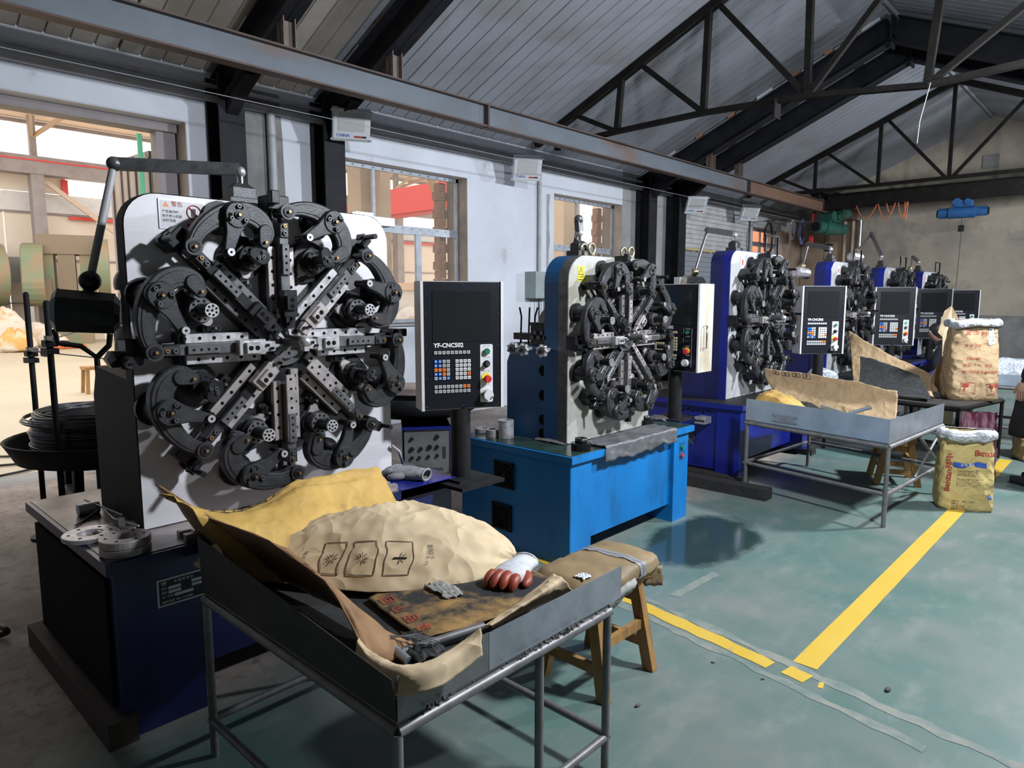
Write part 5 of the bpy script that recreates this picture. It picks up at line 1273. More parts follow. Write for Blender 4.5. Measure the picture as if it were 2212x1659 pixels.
# crumpled rag, tubes
def rag(name, label, c, sx, sy, h, m, seed, parent=None, cat='rag'):
    def fn(u, v):
        x, y = (u - .5) * sx, (v - .5) * sy; k = max(0, 1 - (abs(2 * u - 1) ** 3 + abs(2 * v - 1) ** 3) * .6)
        return (c[0] + x * (1 + .25 * wob(v * 5, u, seed)), c[1] + y * (1 + .25 * wob(u * 5, v, seed)), c[2] + .004 + h * k * (.35 + .65 * abs(wob(u * 5 + seed, v * 6, seed))))
    b = MB(); b.grid(22, 22, fn, m); return b.build(name, parent, label, cat, solid=.002)
p = Zp(955, 1275, .635); rag('paper_scrap', 'torn grey paper scrap on the blackened sack', p, .16, .07, .02, 'rag_grey', 1.1)
p = Zp(990, 1245, .635); rag('paper_scrap', 'small dark scrap close to the light kraft sack', p, .07, .05, .015, 'litter', 2.1)
p = Zp(1090, 1205, .635); rag('paper_scrap', 'shredded black scraps between the sack tip and the glove', p, .22, .08, .015, 'litter', 3.4)
p = Zp(900, 1400, .62); rag('rag', 'dark rag in the near corner of the foreground table', p, .16, .1, .03, 'rubber_black', 4.2)
b = MB(); a_, c_ = Zp(868, 1408, .63), Zp(1045, 1352, .64); b.tube([a_, c_], .012, 'tube_grey', 12); b.build('steel_tube', None, 'dark tube lying beside the blackened sack on the foreground table', 'tube', 'loose tubes')
b = MB(); a_, c_ = Zp(800, 1355, .66), Zp(882, 1428, .62); b.tube([a_, c_], .013, 'galv', 12); b.build('steel_tube', None, 'short grey tube tied with wire in the near corner of the foreground table', 'tube', 'loose tubes')
b = MB(); q = Zp(845, 1385, .65)
for k in range(3): b.tube([q + Vector((-.02 + .01 * k, 0, .01)), q + Vector((.05, .03 + .01 * k, .02)), q + Vector((.10, .07 + .01 * k, .0))], .0018, 'galv', 5)
b.build('binding_wire', None, 'twisted binding wire round the tubes on the foreground table', 'wire')

# ---- glove
def glove(name, label, c, ang, s, m1_, m2_):
    g_ = empty(name, c, label, 'glove', 'work gloves', ang)
    def palm(u, v):
        th = 2 * pi * u; x = -.145 + .160 * v; w_ = .034 + .018 * min(1, v * 1.5); h_ = .022 + .008 * sin(pi * v)
        if v < .12: w_ += .006
        k = (1 if v < .97 else .4)
        return (x * s, w_ * k * cos(th) * s, (h_ * k * sin(th) + .024) * s)
    b = MB(); b.grid(20, 14, palm, m1_, True, True); b.tube([(-.145 * s, .037 * cos(2 * pi * i / 20) * s, (.024 + .023 * sin(2 * pi * i / 20)) * s) for i in range(20)], .005 * s, m1_, 6, True); b.build('palm', g_)
    for k, (y0, dy, L_, z_) in enumerate(((-.038, -.06, .056, .0), (-.013, -.02, .066, .005), (.013, .03, .064, .005), (.038, .07, .052, .0))):
        b = MB(); pts = [(.0 * s, y0 * .9 * s, .030 * s)]
        for i in range(1, 7): t = i / 6; pts.append(((.0 + L_ * t * (1 - .15 * t)) * s, (y0 + dy * L_ * t) * s, (.032 + z_ - .026 * t * t) * s))
        b.tube(pts, [.013 * s, .0155 * s, .0158 * s, .0155 * s, .0148 * s, .0125 * s, .005 * s], m2_, 10); b.build('finger', g_)
    b = MB(); b.tube([(-.065 * s, .025 * s, .022 * s), (-.045 * s, .05 * s, .02 * s), (-.02 * s, .062 * s, .016 * s), (.0, .064 * s, .013 * s), (.008 * s, .064 * s, .012 * s)], [.015 * s, .016 * s, .0145 * s, .012 * s, .005 * s], m2_, 10); b.build('thumb', g_)
    return g_
p = Zp(1092, 1262, .635); q = Zp(1060, 1290, .635); q2 = Zp(1140, 1225, .635); d = q - q2
glove('work_glove', 'white knitted glove with red rubber fingers on the foreground table', (p.x, p.y, .632), math.atan2(d.y, d.x), 1.15, 'glove_white', 'glove_red')

# ---- contents of the second table
b2 = lambda px, py, t: Vector((-1.30, 5.21, 0)).lerp(Vector((-2.45, 5.47, 0)), t)
rows = [[Yp(1648, 795, 6.15), Yp(1740, 808, 6.1), Yp(1850, 825, 6.0), Yp(1938, 846, 5.95)], [Yp(1665, 835, 6.05), Yp(1750, 850, 6.0), Yp(1850, 866, 5.92), Yp(1938, 885, 5.85)], [Vector((-2.1, 5.75, .63)), Vector((-1.85, 5.72, .63)), Vector((-1.6, 5.68, .63)), Vector((-1.38, 5.62, .63))]]
k2, k2f = sheet('kraft_sheet', 'long kraft sack sheet standing up in the galvanised table in the aisle', rows, 'kraft', seed=3.3, crease=.01)
b = MB()
for i in range(4):
    u0 = .10 + i * .07; pts = [Vector(k2f(u, v)) + Vector((.004, -.006, .003)) for u, v in ((u0, .04), (u0 + .05, .04), (u0 + .05, .17), (u0, .17))]; b.tube(pts, .002, 'print_black', 4, True)
    b.tube([Vector(k2f(u0 + .025, .06)) + Vector((.004, -.006, .003)), Vector(k2f(u0 + .025, .14)) + Vector((.004, -.006, .003))], .005, 'print_black', 4)
b.build('printed_mark', k2)
rows = [[Vector((-2.42, 5.75, .80)), Vector((-2.3, 5.66, .84)), Vector((-2.15, 5.62, .80)), Vector((-1.95, 5.60, .70))], [Vector((-2.42, 5.6, .78)), Vector((-2.3, 5.54, .80)), Vector((-2.12, 5.5, .76)), Vector((-1.9, 5.5, .66))], [Vector((-2.40, 5.5, .70)), Vector((-2.28, 5.47, .70)), Vector((-2.1, 5.45, .66)), Vector((-1.88, 5.43, .63))]]
sheet('kraft_sheet', 'yellow kraft scraps bunched at the left end of the galvanised aisle table', rows, 'kraft_yellow', seed=6.3, crease=.012)
rows = [[Vector((-2.35, 6.2, .82)), Vector((-2.1, 6.1, .80)), Vector((-1.7, 5.95, .74))], [Vector((-2.3, 5.95, .74)), Vector((-2.0, 5.85, .70)), Vector((-1.65, 5.8, .66))], [Vector((-2.25, 5.75, .64)), Vector((-1.95, 5.68, .64)), Vector((-1.6, 5.62, .64))]]
sheet('rubber_sheet', 'black rubber sheet under the standing kraft sheet of the aisle table', rows, 'rubber_black', 'mat', seed=2.4)
for p0, p1, l in ((Yp(1775, 878, 5.52), Yp(1822, 893, 5.36), 'open steel tube resting on the galvanised aisle table, left one'), (Yp(1833, 893, 5.38), Yp(1882, 880, 5.42), 'open steel tube resting on the galvanised aisle table, right one')):
    b = MB(); b.tube([p0, p1], .014, 'galv', 12); e = p0 if 'left' in l else p1; dd = (e - (p1 if 'left' in l else p0)).normalized(); b.cyl(e, e + dd * .001, .011, 'hole', n=12); b.build('steel_tube', None, l, 'tube', 'loose tubes')
b = MB(); b.lathe([(.0, 0), (.05, .005), (.055, .03), (.045, .05), (0.0, .06)], 'liner_white', 16); o = b.build('tin_cup', None, 'small white cup behind the far rim of the galvanised aisle table', 'cup', loc=(-1.32, 6.55, .63)); 

# ---- third table: standing kraft sheets, rubber
rows = [[Yp(1832, 715, 8.6), Yp(1880, 742, 8.5), Yp(1940, 775, 8.4), Yp(2010, 808, 8.25)], [Yp(1838, 760, 8.5), Yp(1885, 775, 8.4), Yp(1945, 800, 8.3), Yp(2008, 822, 8.15)], [Vector((-2.45, 8.2, .66)), Vector((-2.15, 8.15, .65)), Vector((-1.85, 8.1, .65)), Vector((-1.55, 8.05, .65))]]
sheet('kraft_sheet', 'big brown kraft sheet sloping down on the black-topped table', rows, 'kraft', seed=7.7, crease=.01)
rows = [[Yp(1858, 770, 8.2), Yp(1900, 780, 8.1), Yp(1985, 812, 7.95)], [Vector((-2.3, 7.9, .72)), Vector((-2.0, 7.85, .70)), Vector((-1.6, 7.75, .66))], [Vector((-2.35, 7.7, .64)), Vector((-1.95, 7.6, .64)), Vector((-1.55, 7.5, .64))]]
sheet('rubber_sheet', 'black rubber sheet lying in front of the sloping kraft sheet', rows, 'rubber_black', 'mat', seed=1.9)
rows = [[Yp(2048, 745, 8.35), Yp(2040, 790, 8.3), Yp(2035, 840, 8.2)], [Yp(2025, 790, 8.2), Yp(2015, 815, 8.15), Yp(2010, 835, 8.1)], [Vector((-1.75, 7.95, .64)), Vector((-1.65, 7.8, .64)), Vector((-1.55, 7.7, .64))]]
sheet('kraft_sheet', 'kraft sheet leaning against the left side of the tall brown sack', rows, 'kraft', seed=8.8, crease=.006)
q = [Yp(2040, 672, 9.7), Yp(2056, 660, 9.7), Yp(2074, 694, 9.66), Yp(2070, 760, 9.6), Yp(2036, 728, 9.6), Yp(2026, 718, 9.62)]
q[3].z = 0.0; q.insert(4, Vector((q[3].x - .12, q[3].y, 0)))
b = MB(); b.add(q, [tuple(range(len(q)))], 'kraft_light'); b.build('kraft_sheet', None, 'torn pale kraft piece propped up behind the tall brown sack', 'paper', 'paper sheets', solid=.003)

def standing_sack(name, label, c, W_, D_, Hh, m, rz, seed, liner=True, lm='liner_white'):
    s = empty(name, c, label, 'sack', 'sacks', rz)
    def fn(u, v):
        th = 2 * pi * u; ex = .42 + .25 * v
        cw = abs(cos(th)) ** ex * (1 if cos(th) > 0 else -1); sw = abs(sin(th)) ** ex * (1 if sin(th) > 0 else -1)
        bul = 1 + .035 * sin(pi * min(1, v * 1.3)) - .07 * v * v; dk = 1 - .45 * v ** 2
        cr = .010 * wob(cw * 2 + v * 3, sw * 2 + v * 5, seed) + .012 * abs(wob(v * 6 + cw * 2, sw * 3, seed + 3)) * (.3 + v * .5) + .016 * math.exp(-abs(cw * .6 + v - .55) / .06) - .014 * math.exp(-abs(cw * -.9 + v - .35) / .07)
        k = min(1, .90 + v * 3)
        return ((W_ / 2 * bul * cw) * k + cr * cw, (D_ / 2 * bul * dk * sw) * k + cr * sw, Hh * v + .012 * wob(cw * 2, sw * 2, seed) * v)
    b = MB(); b.grid(56, 34, fn, m, True, True); b.add([fn(i / 20, 0) for i in range(20)], [tuple(range(19, -1, -1))], m); b.build('sack_body', s)
    if liner:
        b = MB()
        def lf(u, v):
            p = Vector(fn(u, .97)); o = Vector((p.x, p.y, 0)); a = 2 * pi * u
            r = 1.0 + .13 * sin(pi * v * .75) + .10 * v * wob(u * 5, 1.3, seed)
            return (p.x * r, p.y * (r + .55 * sin(pi * v * .75)), p.z + .03 * (1 - v) - .075 * max(0, v - .35) * (1 + .5 * wob(u * 6, 2.2, seed)) + .006 * wob(u * 11, v * 3, seed + 1))
        b.grid(48, 8, lf, lm, True, True); b.build('liner_cuff', s, solid=.002)
    return s, fn
def face_text(parent, fn, u, v, t, size, m, off=.003, bold=0.0, rot=False):
    """lettering wrapped on the sack surface"""
    key = (t, size, m, bold)
    o = text(t, size, m, Matrix.Identity(4), parent, bold=bold); me = o.data.copy(); o.data = me
    N_ = 60; e = .0022
    def table(f, p0):
        tb = [(0.0, p0)]; acc = 0.0; last = Vector(f(p0)); p = p0
        for i in range(400):
            p += e; q = Vector(f(p)); acc += (q - last).length; last = q; tb.append((acc, p))
            if acc > .8: break
        return tb
    tu = table(lambda x: fn(x, v), u); tv = table(lambda y: fn(u, y), v)
    def look(tb, d):
        if d <= 0: return tb[0][1] + d / max(1e-6, tb[3][0]) * (tb[3][1] - tb[0][1])
        for i in range(1, len(tb)):
            if tb[i][0] >= d: a0, p0 = tb[i - 1]; a1, p1 = tb[i]; return p0 + (p1 - p0) * (d - a0) / max(1e-9, a1 - a0)
        return tb[-1][1]
    for vt in me.vertices:
        x, y = vt.co.x, vt.co.y
        if rot: x, y = -y, x
        uu, vv = look(tu, x), look(tv, y); p = Vector(fn(uu, vv)); d = .003
        n = (Vector(fn(uu + d, vv)) - Vector(fn(uu - d, vv))).cross(Vector(fn(uu, vv + d)) - Vector(fn(uu, vv - d))).normalized()
        vt.co = p + n * off
    me.update(); return o
def face_patch(parent, fn, u0, u1, v0, v1, m, name, off=.004):
    b = MB()
    def g(a, c):
        u = u0 + (u1 - u0) * a; v = v0 + (v1 - v0) * c; e = .004; p = Vector(fn(u, v)); du = Vector(fn(u + e, v)) - Vector(fn(u - e, v)); dv_ = Vector(fn(u, v + e)) - Vector(fn(u, v - e)); return p + du.cross(dv_).normalized() * off
    b.grid(12, 5, g, m); return b.build(name, parent)
# yellow powder sack standing on the line; its front is the -y side of its frame
sb, fb = standing_sack('yellow_sack', 'yellow paper sack with a white liner standing on the yellow floor line', (-1.0, 6.15, 0), .36, .23, .60, 'sack_yellow', RAD(28), 2.5)
face_patch(sb, fb, .685, .82, .555, .615, 'print_blue', 'blue_band'); face_text(sb, fb, .725, .57, '注意事项', .026, 'print_white', .006)
face_text(sb, fb, .757, .68, 'Banzan', .062, 'print_red', .004, bold=.001)
face_text(sb, fb, .69, .24, 'Banzan邦中', .062, 'print_red', .004, bold=.001, rot=True)
for i, t in enumerate(('本品储存时应避免阳光直射,', '不应与酸类、氧化剂同放,', '使用时请戴好防护用品。', '', '急救:如误入眼睛,请立即用清水冲洗', 'Product should be stored in cool dry', 'places away from direct sunlight.', 'Do not smoke while using it.')): face_text(sb, fb, .715, .50 - .026 * i, t, .0125, 'print_black', .004)
face_patch(sb, fb, .815, .865, .17, .215, 'print_blue', 'blue_mark'); face_text(sb, fb, .82, .18, '中国', .02, 'print_white', .006)
for i, t in enumerate(('地址: 中国 江苏省工业园区', '邮编: 225000', '电话: 86-0514-888', '净重: 25kg')): face_text(sb, fb, .70, .11 - .03 * i, t, .014, 'print_black', .004)
# tall brown sack on the black table
s3, f3 = standing_sack('brown_sack', 'tall brown kraft sack with red print on the black-topped table', (-1.33, 8.02, .612), .44, .30, .78, 'kraft', RAD(33), 6.1)
face_patch(s3, f3, .80, .85, .70, .90, 'print_white', 'paper_label')
for i in range(4): face_text(s3, f3, .805, .86 - .04 * i, ('合格证', '产品名称', '规格 25kg', '日期')[i], .020, 'print_black', .006)
for v_, t, sz in ((.80, '金 沙 粉', .060), (.66, '净 25 公斤', .034), (.50, '* 包装袋内', .032), (.42, '清洁、干燥、 通风', .032), (.34, '请勿与其他仓库内混存', .032)): face_text(s3, f3, .70, v_, t, sz, 'print_red', .004)
for k, u0 in enumerate((.70, .775, .845)):
    b = MB(); pts = []
    for (ua, va), (ub, vb) in (((u0, .10), (u0 + .05, .10)), ((u0 + .05, .10), (u0 + .05, .23)), ((u0 + .05, .23), (u0, .23)), ((u0, .23), (u0, .10))):
        for i in range(5):
            u, v = ua + (ub - ua) * i / 5, va + (vb - va) * i / 5; e = .004; p = Vector(f3(u, v)); n = (Vector(f3(u + e, v)) - Vector(f3(u - e, v))).cross(Vector(f3(u, v + e)) - Vector(f3(u, v - e))).normalized(); pts.append(p + n * .006)
    b.tube(pts, .0016, 'print_red', 4, True); b.build('printed_mark', s3)
    face_patch(s3, f3, u0 + .010, u0 + .040, .18, .215, 'print_red', 'printed_mark', .007); face_patch(s3, f3, u0 + .023, u0 + .027, .13, .19, 'print_red', 'printed_mark', .007)
standing_sack('woven_sack', 'limp maroon striped woven sack between the yellow sack and the black table', (-1.1, 7.22, 0), .28, .2, .60, 'woven_maroon', RAD(30), 3.3, False)
standing_sack('brown_sack', 'brown sack on the floor at the right edge behind the yellow sack', (-.76, 8.5, 0), .42, .32, .58, 'kraft', RAD(30), 4.7, True)
s5, f5 = lying_sack('plastic_bag', 'clear plastic bag heaped on the far tray table at the right', (-1.2, 9.55, .665), (1, .3), .9, .6, .42, 'plastic_clear', 9.1, 'bags')
s6, f6 = lying_sack('plastic_bag', 'crumpled clear bag of parts behind the sloping kraft sheet', (-2.3, 9.05, .66), (1, .3), .42, .34, .34, 'plastic_clear', 5.1, 'bags')
lying_sack('plastic_bag', 'small clear bag in front of the fourth machine base', (-2.75, 8.1, .69), (1, .5), .34, .22, .20, 'plastic_clear', 2.1, 'bags')
MB().box(-2.5, -2.0, 8.8, 9.3, .62, .655, 'timber_black').build('bag_stand_top', None, 'low black bench top holding the crumpled clear bag', 'bench')
o = bpy.data.objects['bag_stand_top']; 
b = MB()
for xx in (-2.45, -2.05):
    for yy in (8.85, 9.25): b.box(xx - .02, xx + .02, yy - .02, yy + .02, 0, .62, 'timber_black')
b.build('legs', o)

# ================================================================== stool
st = empty('wooden_stool', (-1.65, 2.30, 0), 'old wooden stool padded with a taped brown cushion beside the foreground table', 'stool')
ft = [(-.16, -.17), (.16, -.17), (.16, .17), (-.16, .17)]; tp = [(-.085, -.15), (.085, -.15), (.085, .15), (-.085, .15)]
for (fx, fy), (tx, ty) in zip(ft, tp):
    b = MB(); b.bar((fx, fy, 0), (tx, ty, .40), .05, .038, 'wood_old'); b.build('leg', st)
for a_, c_, z in ((0, 1, .12), (3, 2, .12), (0, 3, .21), (1, 2, .21), (0, 1, .32), (3, 2, .32)):
    k = z / .40; pa = Vector(ft[a_]).lerp(Vector(tp[a_]), k); pc = Vector(ft[c_]).lerp(Vector(tp[c_]), k)
    MB().bar((pa.x, pa.y, z), (pc.x, pc.y, z), .022, .04, 'wood_old').build('stretcher', st)
MB().box(-.12, .12, -.22, .22, .395, .425, 'wood_old').build('seat_board', st)
def cush(u, v):
    th = 2 * pi * u; t = 2 * v - 1; k = (1 - abs(t) ** 6) ** .5
    ex = .6; cw = abs(cos(th)) ** ex * (1 if cos(th) > 0 else -1); sw = abs(sin(th)) ** ex * (1 if sin(th) > 0 else -1)
    return (.155 * cw * (.85 + .15 * k) - .008 * wob(t * 3, sw), t * .265, .455 + .045 * sw * (.35 + .65 * k) * (1.25 if sw > 0 else .8) + .006 * wob(t * 5, cw * 4, 1.0))
b = MB(); b.grid(36, 26, cush, 'cushion_brown', True, True)
for v in (0.0, 1.0): b.add([cush(i / 30, v) for i in range(30)], [tuple(range(30)) if v == 0 else tuple(range(29, -1, -1))], 'glove_grey')
cu = b.build('cushion', st)
b = MB()
for i in range(2):
    v0 = .60 + .045 * i
    b.grid(40, 4, lambda u, v: (lambda p: Vector((p[0] * 1.025, p[1] + .03 * cos(2 * pi * u), .455 + (p[2] - .455) * 1.06)))(cush(u, v0 + .04 * v)), 'tape_grey', True, True)
b.build('binding_tape', cu)
rows = [[Vector((-.12, -.25, .50)), Vector((.0, -.27, .51)), Vector((.12, -.25, .50))], [Vector((-.13, -.29, .44)), Vector((.0, -.31, .45)), Vector((.13, -.28, .44))]]
p = (-1.58, 2.10, .505); rag('paper_scrap', 'small white paper scrap on the stool cushion', p, .05, .05, .012, 'liner_white', .4)
b = MB(); b.grid(10, 6, lambda u, v: (.155 + .012 * sin(v * 5), -.2 + .24 * u, .45 - .11 * v * (1 - .5 * u) + .012 * wob(u * 6, v * 4)), 'rag_grey'); b.build('torn_cover', cu, solid=.003)
b = MB(); b.grid(8, 6, lambda u, v: (.10 + .05 * u + .01 * wob(u * 5, v * 4), .20 + .07 * u, .44 - .09 * v + .01 * wob(v * 6, u * 4)), 'cushion_brown'); b.build('torn_flap', cu, solid=.003)

q = Zp(1950, 1052, 0); st2 = copy_tree(st); st2.location = (q.x - .12, q.y + .16, 0); st2.rotation_euler = (0, 0, RAD(25))
st2['label'] = 'second padded wooden stool half hidden behind the galvanised aisle table'
for c_ in list(st2.children):
    if c_.name.startswith('cushion'):
        for g_ in list(c_.children): bpy.data.objects.remove(g_)
        bpy.data.objects.remove(c_)
st['group'] = 'wooden stools'; st2['group'] = 'wooden stools'; st2['label'] = 'bare wooden stool half hidden behind the galvanised aisle table'
# ================================================================== wire decoiler left of the nearest machine
dc = empty('wire_decoiler', (-4.85, 1.38, 0), 'black tray decoiler holding a coil of steel wire left of the nearest machine', 'decoiler')
b = MB(); b.lathe([(0, .60), (.40, .60), (.47, .62), (.52, .72), (.535, .745), (.525, .75), (.51, .725), (.46, .635), (.40, .615), (0, .615)], 'black_paint', 48); b.build('tray', dc)
b = MB(); b.cyl((0, 0, .3), (0, 0, .60), .06, 'black_paint', n=20); b.build('spindle', dc)
for k in range(3):
    t = RAD(200 + k * 120); b = MB(); b.bar((.36 * cos(t), .36 * sin(t), .60), (.40 * cos(t), .40 * sin(t), 0), .05, .05, 'black_paint'); b.build('leg', dc)
b = MB(); b.box(-.25, .35, -.2, .25, .05, .40, 'navy_paint'); b.build('drive_box', dc)
b = MB(); b.cyl((.36, -.05, .25), (.39, -.05, .25), .10, 'dark_steel', n=24); b.build('pulley', dc)
coil = MB()
for k in range(34):
    r = .385 + .014 * wob(k * 1.7, k) + (.035 if k > 29 else 0) - .05 * max(0, 6 - k) / 6; z = .63 + k * .0078 + .002 * wob(k, k * 2.0)
    coil.tube([((r + .006 * sin(6 * pi * i / 48 + k)) * cos(2 * pi * i / 48) + .010 * wob(k, 1), r * sin(2 * pi * i / 48), z + .006 * sin(2 * pi * i / 48 + k)) for i in range(48)], .0055, 'wire_coil', 5, True)
for k in range(16):
    r = .33 + .05 * (k % 4) / 4; coil.tube([(r * cos(2 * pi * i / 44), r * sin(2 * pi * i / 44), .885 + .006 * (k // 4) + .012 * sin(4 * pi * i / 44 + k * 1.3)) for i in range(44)], .005, 'wire_coil', 5, True)
coil.lathe([(.30, .63), (.37, .63), (.37, .88), (.30, .88), (.30, .63)], 'wire_coil', 40)
coil.build('wire_coil', None, 'coil of grey steel wire lying in the black decoiler tray', 'wire coil', loc=(-4.85, 1.38, 0))
def mast(label, base, zt, zc, dirv):
    m_ = empty('guide_mast', (base[0], base[1], 0), label, 'guide mast', 'wire guide masts')
    b = MB(); b.cyl((0, 0, 0), (0, 0, zt), .017, 'black_paint', n=12); b.ball((0, 0, zt), .017, 'black_paint', 6); b.build('rod', m_)
    b = MB(); b.box(-.045, .045, -.03, .03, zc - .035, zc + .0, 'black_paint'); b.box(-.075, -.03, -.03, .03, zc - .08, zc - .045, 'black_paint'); b.box(-.03, .06, -.03, .03, zc - .075, zc - .045, 'black_paint'); b.build('clamp', m_)
    b = MB()
    for i in (-1, 1): b.cyl((.05 + .03 * i, .05, zc - .02), (.05 + .03 * i, .075, zc - .02), .018, 'dark_steel', n=14)
    b.box(-.05, .13, -.015, .015, zc + .0, zc + .025, 'dark_steel'); b.build('guide_rollers', m_)
    b = MB(); b.cyl((0, 0, 0), (0, 0, .02), .09, 'black_paint', n=20); b.build('foot', m_)
    return m_
pa = X(70, 800, -5.35); pb = X(112, 800, -4.55)
mast('black guide mast at the far left of the picture', (-5.35, pa.y), X(58, 636, -5.35).z, X(68, 758, -5.35).z, 0)
mast('black guide mast just right of the leftmost one', (-4.55, pb.y), X(98, 655, -4.55).z, X(107, 735, -4.55).z, 0)
b = MB(); za, zb_ = X(68, 758, -5.35).z, X(107, 735, -4.55).z
b.tube([(-5.35, pa.y, za), (-4.4, pa.y + .3, za - .03), (-3.35, 1.25, 1.36)], .004, 'dark_steel', 5); b.build('feed_wire', None, 'steel wire running from the left mast to the nearest machine', 'wire', 'feed wires')
b = MB(); b.tube([(-5.35, pa.y, za + .01), (-4.55, pb.y, zb_), (-3.9, 1.05, zb_ + .08), (-3.2, 1.2, 1.5)], .004, 'steel_light', 5); b.build('feed_wire', None, 'bright wire climbing from mast to mast at the left', 'wire', 'feed wires')
# lamp yoke stand behind the nearest machine
ls = empty('lamp_stand', (-3.95, P(210, 780, 'x', -3.95).y, 0), 'thin black stand with a yoke under the work lamp at the left', 'stand')
b = MB(); b.tube([(0, 0, 0), (0, 0, 1.30), (-.03, -.06, 1.36), (-.03, -.16, 1.38), (-.03, -.17, 1.45)], .014, 'black_paint', 8); b.build('pole', ls)
b = MB(); b.tube([(0, 0, 1.30), (.03, .05, 1.36), (.03, .06, 1.42)], .014, 'black_paint', 8); b.build('yoke_arm', ls)
b = MB(); b.cyl((0, 0, 0), (0, 0, .02), .12, 'black_paint', n=20); b.build('foot', ls)

# ================================================================== small parts on the near machine's base
DZ = .685
def ring(label, c, r0, r1, h, m, stack=1, holes=6, name='tool_ring', group='loose rings'):
    o = empty(name, c, label, 'ring', group)
    for k in range(stack):
        b = MB(); z = k * (h + .001); b.lathe([(r0, z), (r1 - .002, z), (r1, z + .002), (r1, z + h - .002), (r1 - .002, z + h), (r0, z + h), (r0, z)], m, 36, smooth=False)
        for i in range(holes): t = 2 * pi * i / holes + .3; rm = (r0 + r1) / 2; b.cyl((rm * cos(t), rm * sin(t), z + h), (rm * cos(t), rm * sin(t), z + h + .0008), r1 * .07, 'hole', n=8)
        b.build('disc', o)
    return o
q = Zp(195, 1160, DZ); ring('flat steel flange on the left of the navy base deck', (q.x, q.y, DZ), .045, .095, .018, 'steel_light')
q = Zp(248, 1150, DZ); ring('smaller flange half hidden behind the one at the deck edge', (q.x - .02, q.y + .02, DZ), .035, .075, .015, 'rail_steel')
q = Zp(272, 1190, DZ); ring('thick stacked steel ring near the front corner of the navy deck', (q.x, q.y, DZ), .038, .085, .028, 'rail_steel', 2)
q = Zp(186, 1112, DZ); b = MB(); b.cyl((0, -.03, .025), (0, .05, .025), .025, 'steel_light', n=20); b.build('bushing', None, 'short shiny bushing lying on the navy deck', 'bushing', loc=(q.x, q.y, DZ))
def deck_wire(label, pts, r, m='dark_steel', name='hex_key', cat='hex key', group='loose keys and rods'):
    b = MB(); b.tube(pts, r, m, 6, False); return b.build(name, None, label, cat, group)
z = DZ + .006
deck_wire('bent hex key lying across the navy deck', [Zp(165, 1152, z), Zp(162, 1135, z), Zp(185, 1122, z), Zp(215, 1100, z + .02)], .004)
deck_wire('long thin rod leaning over the navy deck', [Zp(183, 1080, z + .03), Zp(265, 1113, z + .05)], .004)
deck_wire('short bright rod pointing right over the navy deck', [Zp(212, 1088, z + .02), Zp(245, 1120, z + .03), Zp(300, 1136, z + .02)], .0035, 'steel_light')
deck_wire('hex key hooked beside the flanges', [Zp(146, 1145, z), Zp(150, 1155, z), Zp(158, 1164, z)], .003)
sp = empty('ring_spanner', (0, 0, 0), 'open spanner standing over the stacked ring', 'spanner')
a_, c_ = Zp(262, 1120, DZ + .05), Zp(268, 1168, DZ + .02)
b = MB(); b.bar(a_, c_, .022, .01, 'dark_steel'); b.build('shank', sp)
b = MB(); b.M = Matrix.Translation(c_); b.prism([(.04 * cos(t * pi / 8), .04 * sin(t * pi / 8)) for t in range(-2, 19)][:14] + [(0, .012)], -.006, .006, 'dark_steel'); b.build('jaw', sp)
for k in range(2):
    x0 = -2.72 + .06 * k
    MB().box(x0, x0 + .03, 1.0, 2.0, DZ, DZ + .022, 'rail_steel').build('slide_rail', None, ('rear' if k == 0 else 'front') + ' steel rail along the front of the navy deck', 'rail', 'deck rails')
# grey glove on the right end of the deck, with tools
q = Zp(858, 1030, DZ); glove('work_glove', 'grimy grey glove with a blue cuff at the right end of the navy deck', (q.x, q.y, DZ), RAD(200), 1.2, 'glove_grey', 'glove_grey')
q = Zp(905, 1022, DZ); MB().box(-.05, .06, -.03, .03, 0, .03, 'wood_dark').build('wood_block', None, 'small wood block beside the grey glove', 'block', loc=(q.x, q.y, DZ))
b = MB(); b.tube([Zp(870, 1000, DZ + .01), Zp(862, 975, DZ + .12), Zp(846, 962, DZ + .16)], .008, 'pipe_grey', 8); b.build('hose', None, 'short grey hose beside the plate of the nearest machine', 'hose')

# ---- on the light blue machine's deck
q = Zp(1093, 945, DZ); ring('tall stack of thin steel rings on the light blue deck', (q.x, q.y, DZ), .03, .052, .011, 'steel_light', 10, 0)
q = Zp(1045, 932, DZ); ring('large flat ring behind the stack on the light blue deck', (q.x, q.y, DZ), .03, .062, .012, 'steel_light', 2, 6)
q = Zp(1064, 943, DZ); ring('short ring stack between the flat ring and the tall stack', (q.x, q.y, DZ), .026, .046, .012, 'rail_steel', 4, 0)
def gear(label, c, r, h, m='oxide_black'):
    g_ = empty('gear', c, label, 'gear', 'loose gears'); n_ = 36
    b = MB(); b.prism([((r if t % 4 < 2 else r * .92) * cos(2 * pi * t / (n_ * 4)), (r if t % 4 < 2 else r * .92) * sin(2 * pi * t / (n_ * 4))) for t in range(n_ * 4)], 0, h, m); b.build('toothed_rim', g_)
    b = MB(); b.lathe([(r * .35, h), (r * .62, h), (r * .62, h + .03), (r * .35, h + .03), (r * .35, h)], m, 24); b.build('hub', g_)
q = Zp(1255, 972, DZ); gear('black gear at the near corner of the light blue deck', (q.x, q.y, DZ), .06, .045)
q = Zp(1392, 918, DZ); gear('black gear right of the plate on the light blue deck', (q.x, q.y, DZ + .008), .065, .035)
q = Zp(1137, 940, DZ); rag('rag', 'grey-blue rag standing on the light blue deck', (q.x, q.y, DZ), .11, .08, .10, 'box_green', 1.7)
q = Zp(1190, 955, DZ); rag('metal_scrap', 'scatter of dark scraps at the foot of the oily plate', (q.x, q.y, DZ), .25, .06, .02, 'litter', 2.7, cat='scrap')
